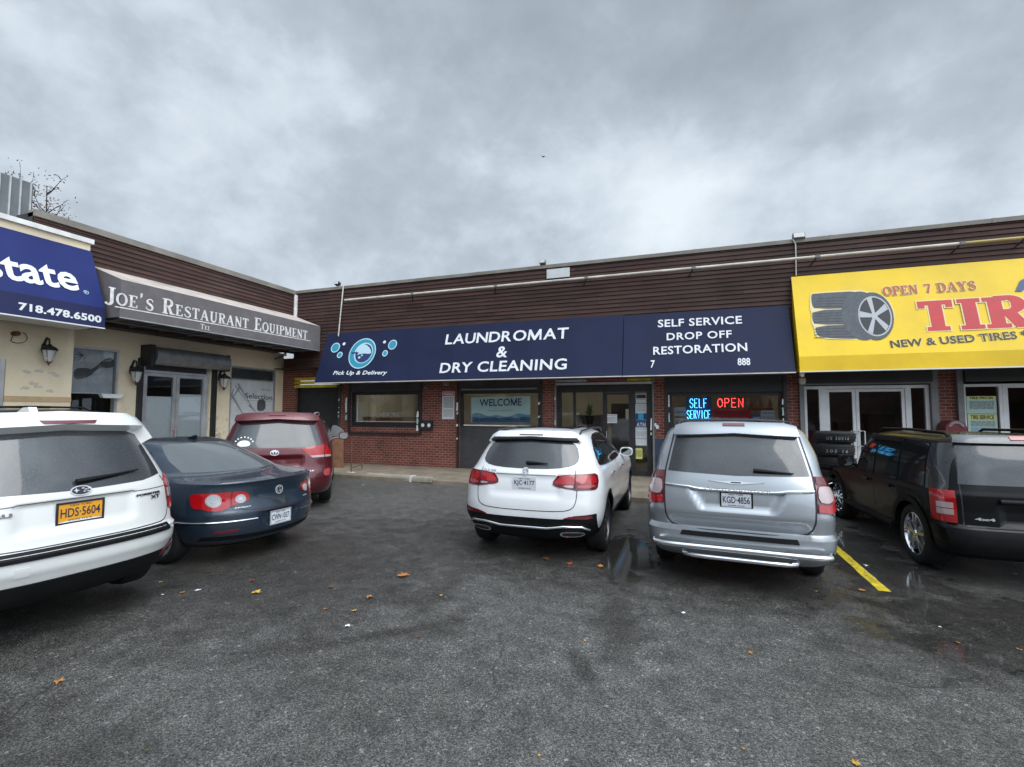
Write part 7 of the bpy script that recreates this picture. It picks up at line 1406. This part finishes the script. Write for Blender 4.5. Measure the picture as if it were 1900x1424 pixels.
MB().tube([Vector((ps[0].x, ps[0].y, SW+.12)), Vector((ps[1].x, ps[1].y, SW+.12))], .012).build('cross_bar', 'rust', T)
for p in (ps[0],): MB().prism(Frame((p.x, p.y, SW), X_, Y_, Z_), ell2(0, 0, .13, .09, 14), .002, .012).build('base_plate', 'conduit', T)
# fallen leaves and litter
rg = random.Random(21)
def leaf(x, y, px, m, lb, name='fallen_leaf', cat='leaf', g='fallen leaves on the wet lot'):
    p = ground(x, y); s_ = px*.8/FPX*(p-EYE).dot(CF)/2; a0 = rg.uniform(0, 6.28); k = 14; c0 = Vector((p.x, p.y, .006+s_*.10)); mb = MB(); rim = []
    for j in range(k):
        a = a0+2*math.pi*j/k; r_ = s_*(1.0 if j % 2 == 0 else .55)*rg.uniform(.65, 1.1); rim.append(Vector((p.x+r_*math.cos(a), p.y+r_*math.sin(a), .005+rg.uniform(0, s_*.35))))
    for j in range(k): mb.poly([c0, rim[j], rim[(j+1) % k]])
    o = mb.build(name, m, origin=(p.x, p.y, 0)); tag(o, lb, cat, g); return o
LV = [(108, 1267, 28, 'leaf_tan', 'large tan leaf lying alone at the lower left of the lot'), (475, 1101, 24, 'leaf_yellow', 'yellow leaf below the navy saloon tail'), (469, 1079, 16, 'leaf_red', 'small red leaf just beyond the yellow leaf below the navy saloon'), (684, 1110, 25, 'leaf_tan', 'tan leaf in the middle of the lot above the white scrap'), (748, 1070, 34, 'leaf_tan', 'broad flat tan leaf farthest out in the middle of the lot'), (657, 1135, 18, 'leaf_yellow', 'yellow leaf right beside the white scrap of paper'), (776, 1183, 14, 'leaf_brown', 'small curled brown leaf right of the white scrap of paper'), (614, 1091, 18, 'leaf_brown', 'brown leaf left of the middle tan leaves'), (604, 1131, 10, 'leaf_tan', 'tiny tan leaf left of the yellow one'),
      (1393, 1213, 18, 'leaf_tan', 'tan leaf alone in front of the silver minivan'), (1115, 1052, 20, 'leaf_tan', 'tan leaf between white crossover and silver minivan'), (1012, 1038, 26, 'leaf_brown', 'brown leaf under the tail of the white crossover'), (1057, 1048, 20, 'leaf_red', 'reddish leaf right behind the white crossover'), (1598, 1096, 18, 'leaf_tan', 'tan leaf beside the near end of the yellow line'), (1514, 1099, 12, 'leaf_tan', 'small tan leaf at the edge of the big puddle'), (1588, 1419, 26, 'leaf_yellow', 'yellow leaf at the bottom edge of the photo'), (1777, 1194, 14, 'leaf_tan', 'tan leaf in front of the puddle at the right'), (1892, 1207, 14, 'leaf_tan', 'tan leaf at the far right edge'), (298, 1081, 12, 'leaf_yellow', 'small yellow leaf beside the white SUV wheel'), (338, 1101, 14, 'leaf_tan', 'narrow tan leaf behind the navy saloon, left one'), (276, 1393, 12, 'leaf_green', 'tiny green leaf at the lower left'), (818, 1106, 10, 'leaf_yellow', 'tiny yellow leaf below the white crossover'), (1380, 1391, 12, 'leaf_yellow', 'thin yellow leaf at the bottom right'), (1085, 1190, 10, 'leaf_yellow', 'thin yellow leaf below the gap between the cars'), (1000, 1404, 11, 'leaf_yellow', 'thin yellow leaf at the bottom middle')]
for x, y, s_, m, lb in LV: leaf(x, y, s_, m, lb)
for x, y, s_, lb in ((645, 1163, 18, 'crumpled white scrap of paper in the middle of the lot'), (1267, 1139, 14, 'white crumpled scrap in front of the silver minivan'), (674, 901, 9, 'white scrap near the wheel stop'), (1608, 1051, 14, 'white scrap on the yellow line'), (302, 1105, 10, 'white scrap behind the navy saloon, nearest the white SUV'), (367, 1097, 14, 'white strip behind the navy saloon'), (1884, 1066, 8, 'white scrap under the black SUV'), (1745, 1165, 10, 'white scrap at the edge of the right puddle'), (655, 877, 11, 'white scrap at the foot of the uprights')):
    leaf(x, y, s_, 'foil_white', lb, 'paper_scrap', 'litter', 'white litter on the lot')
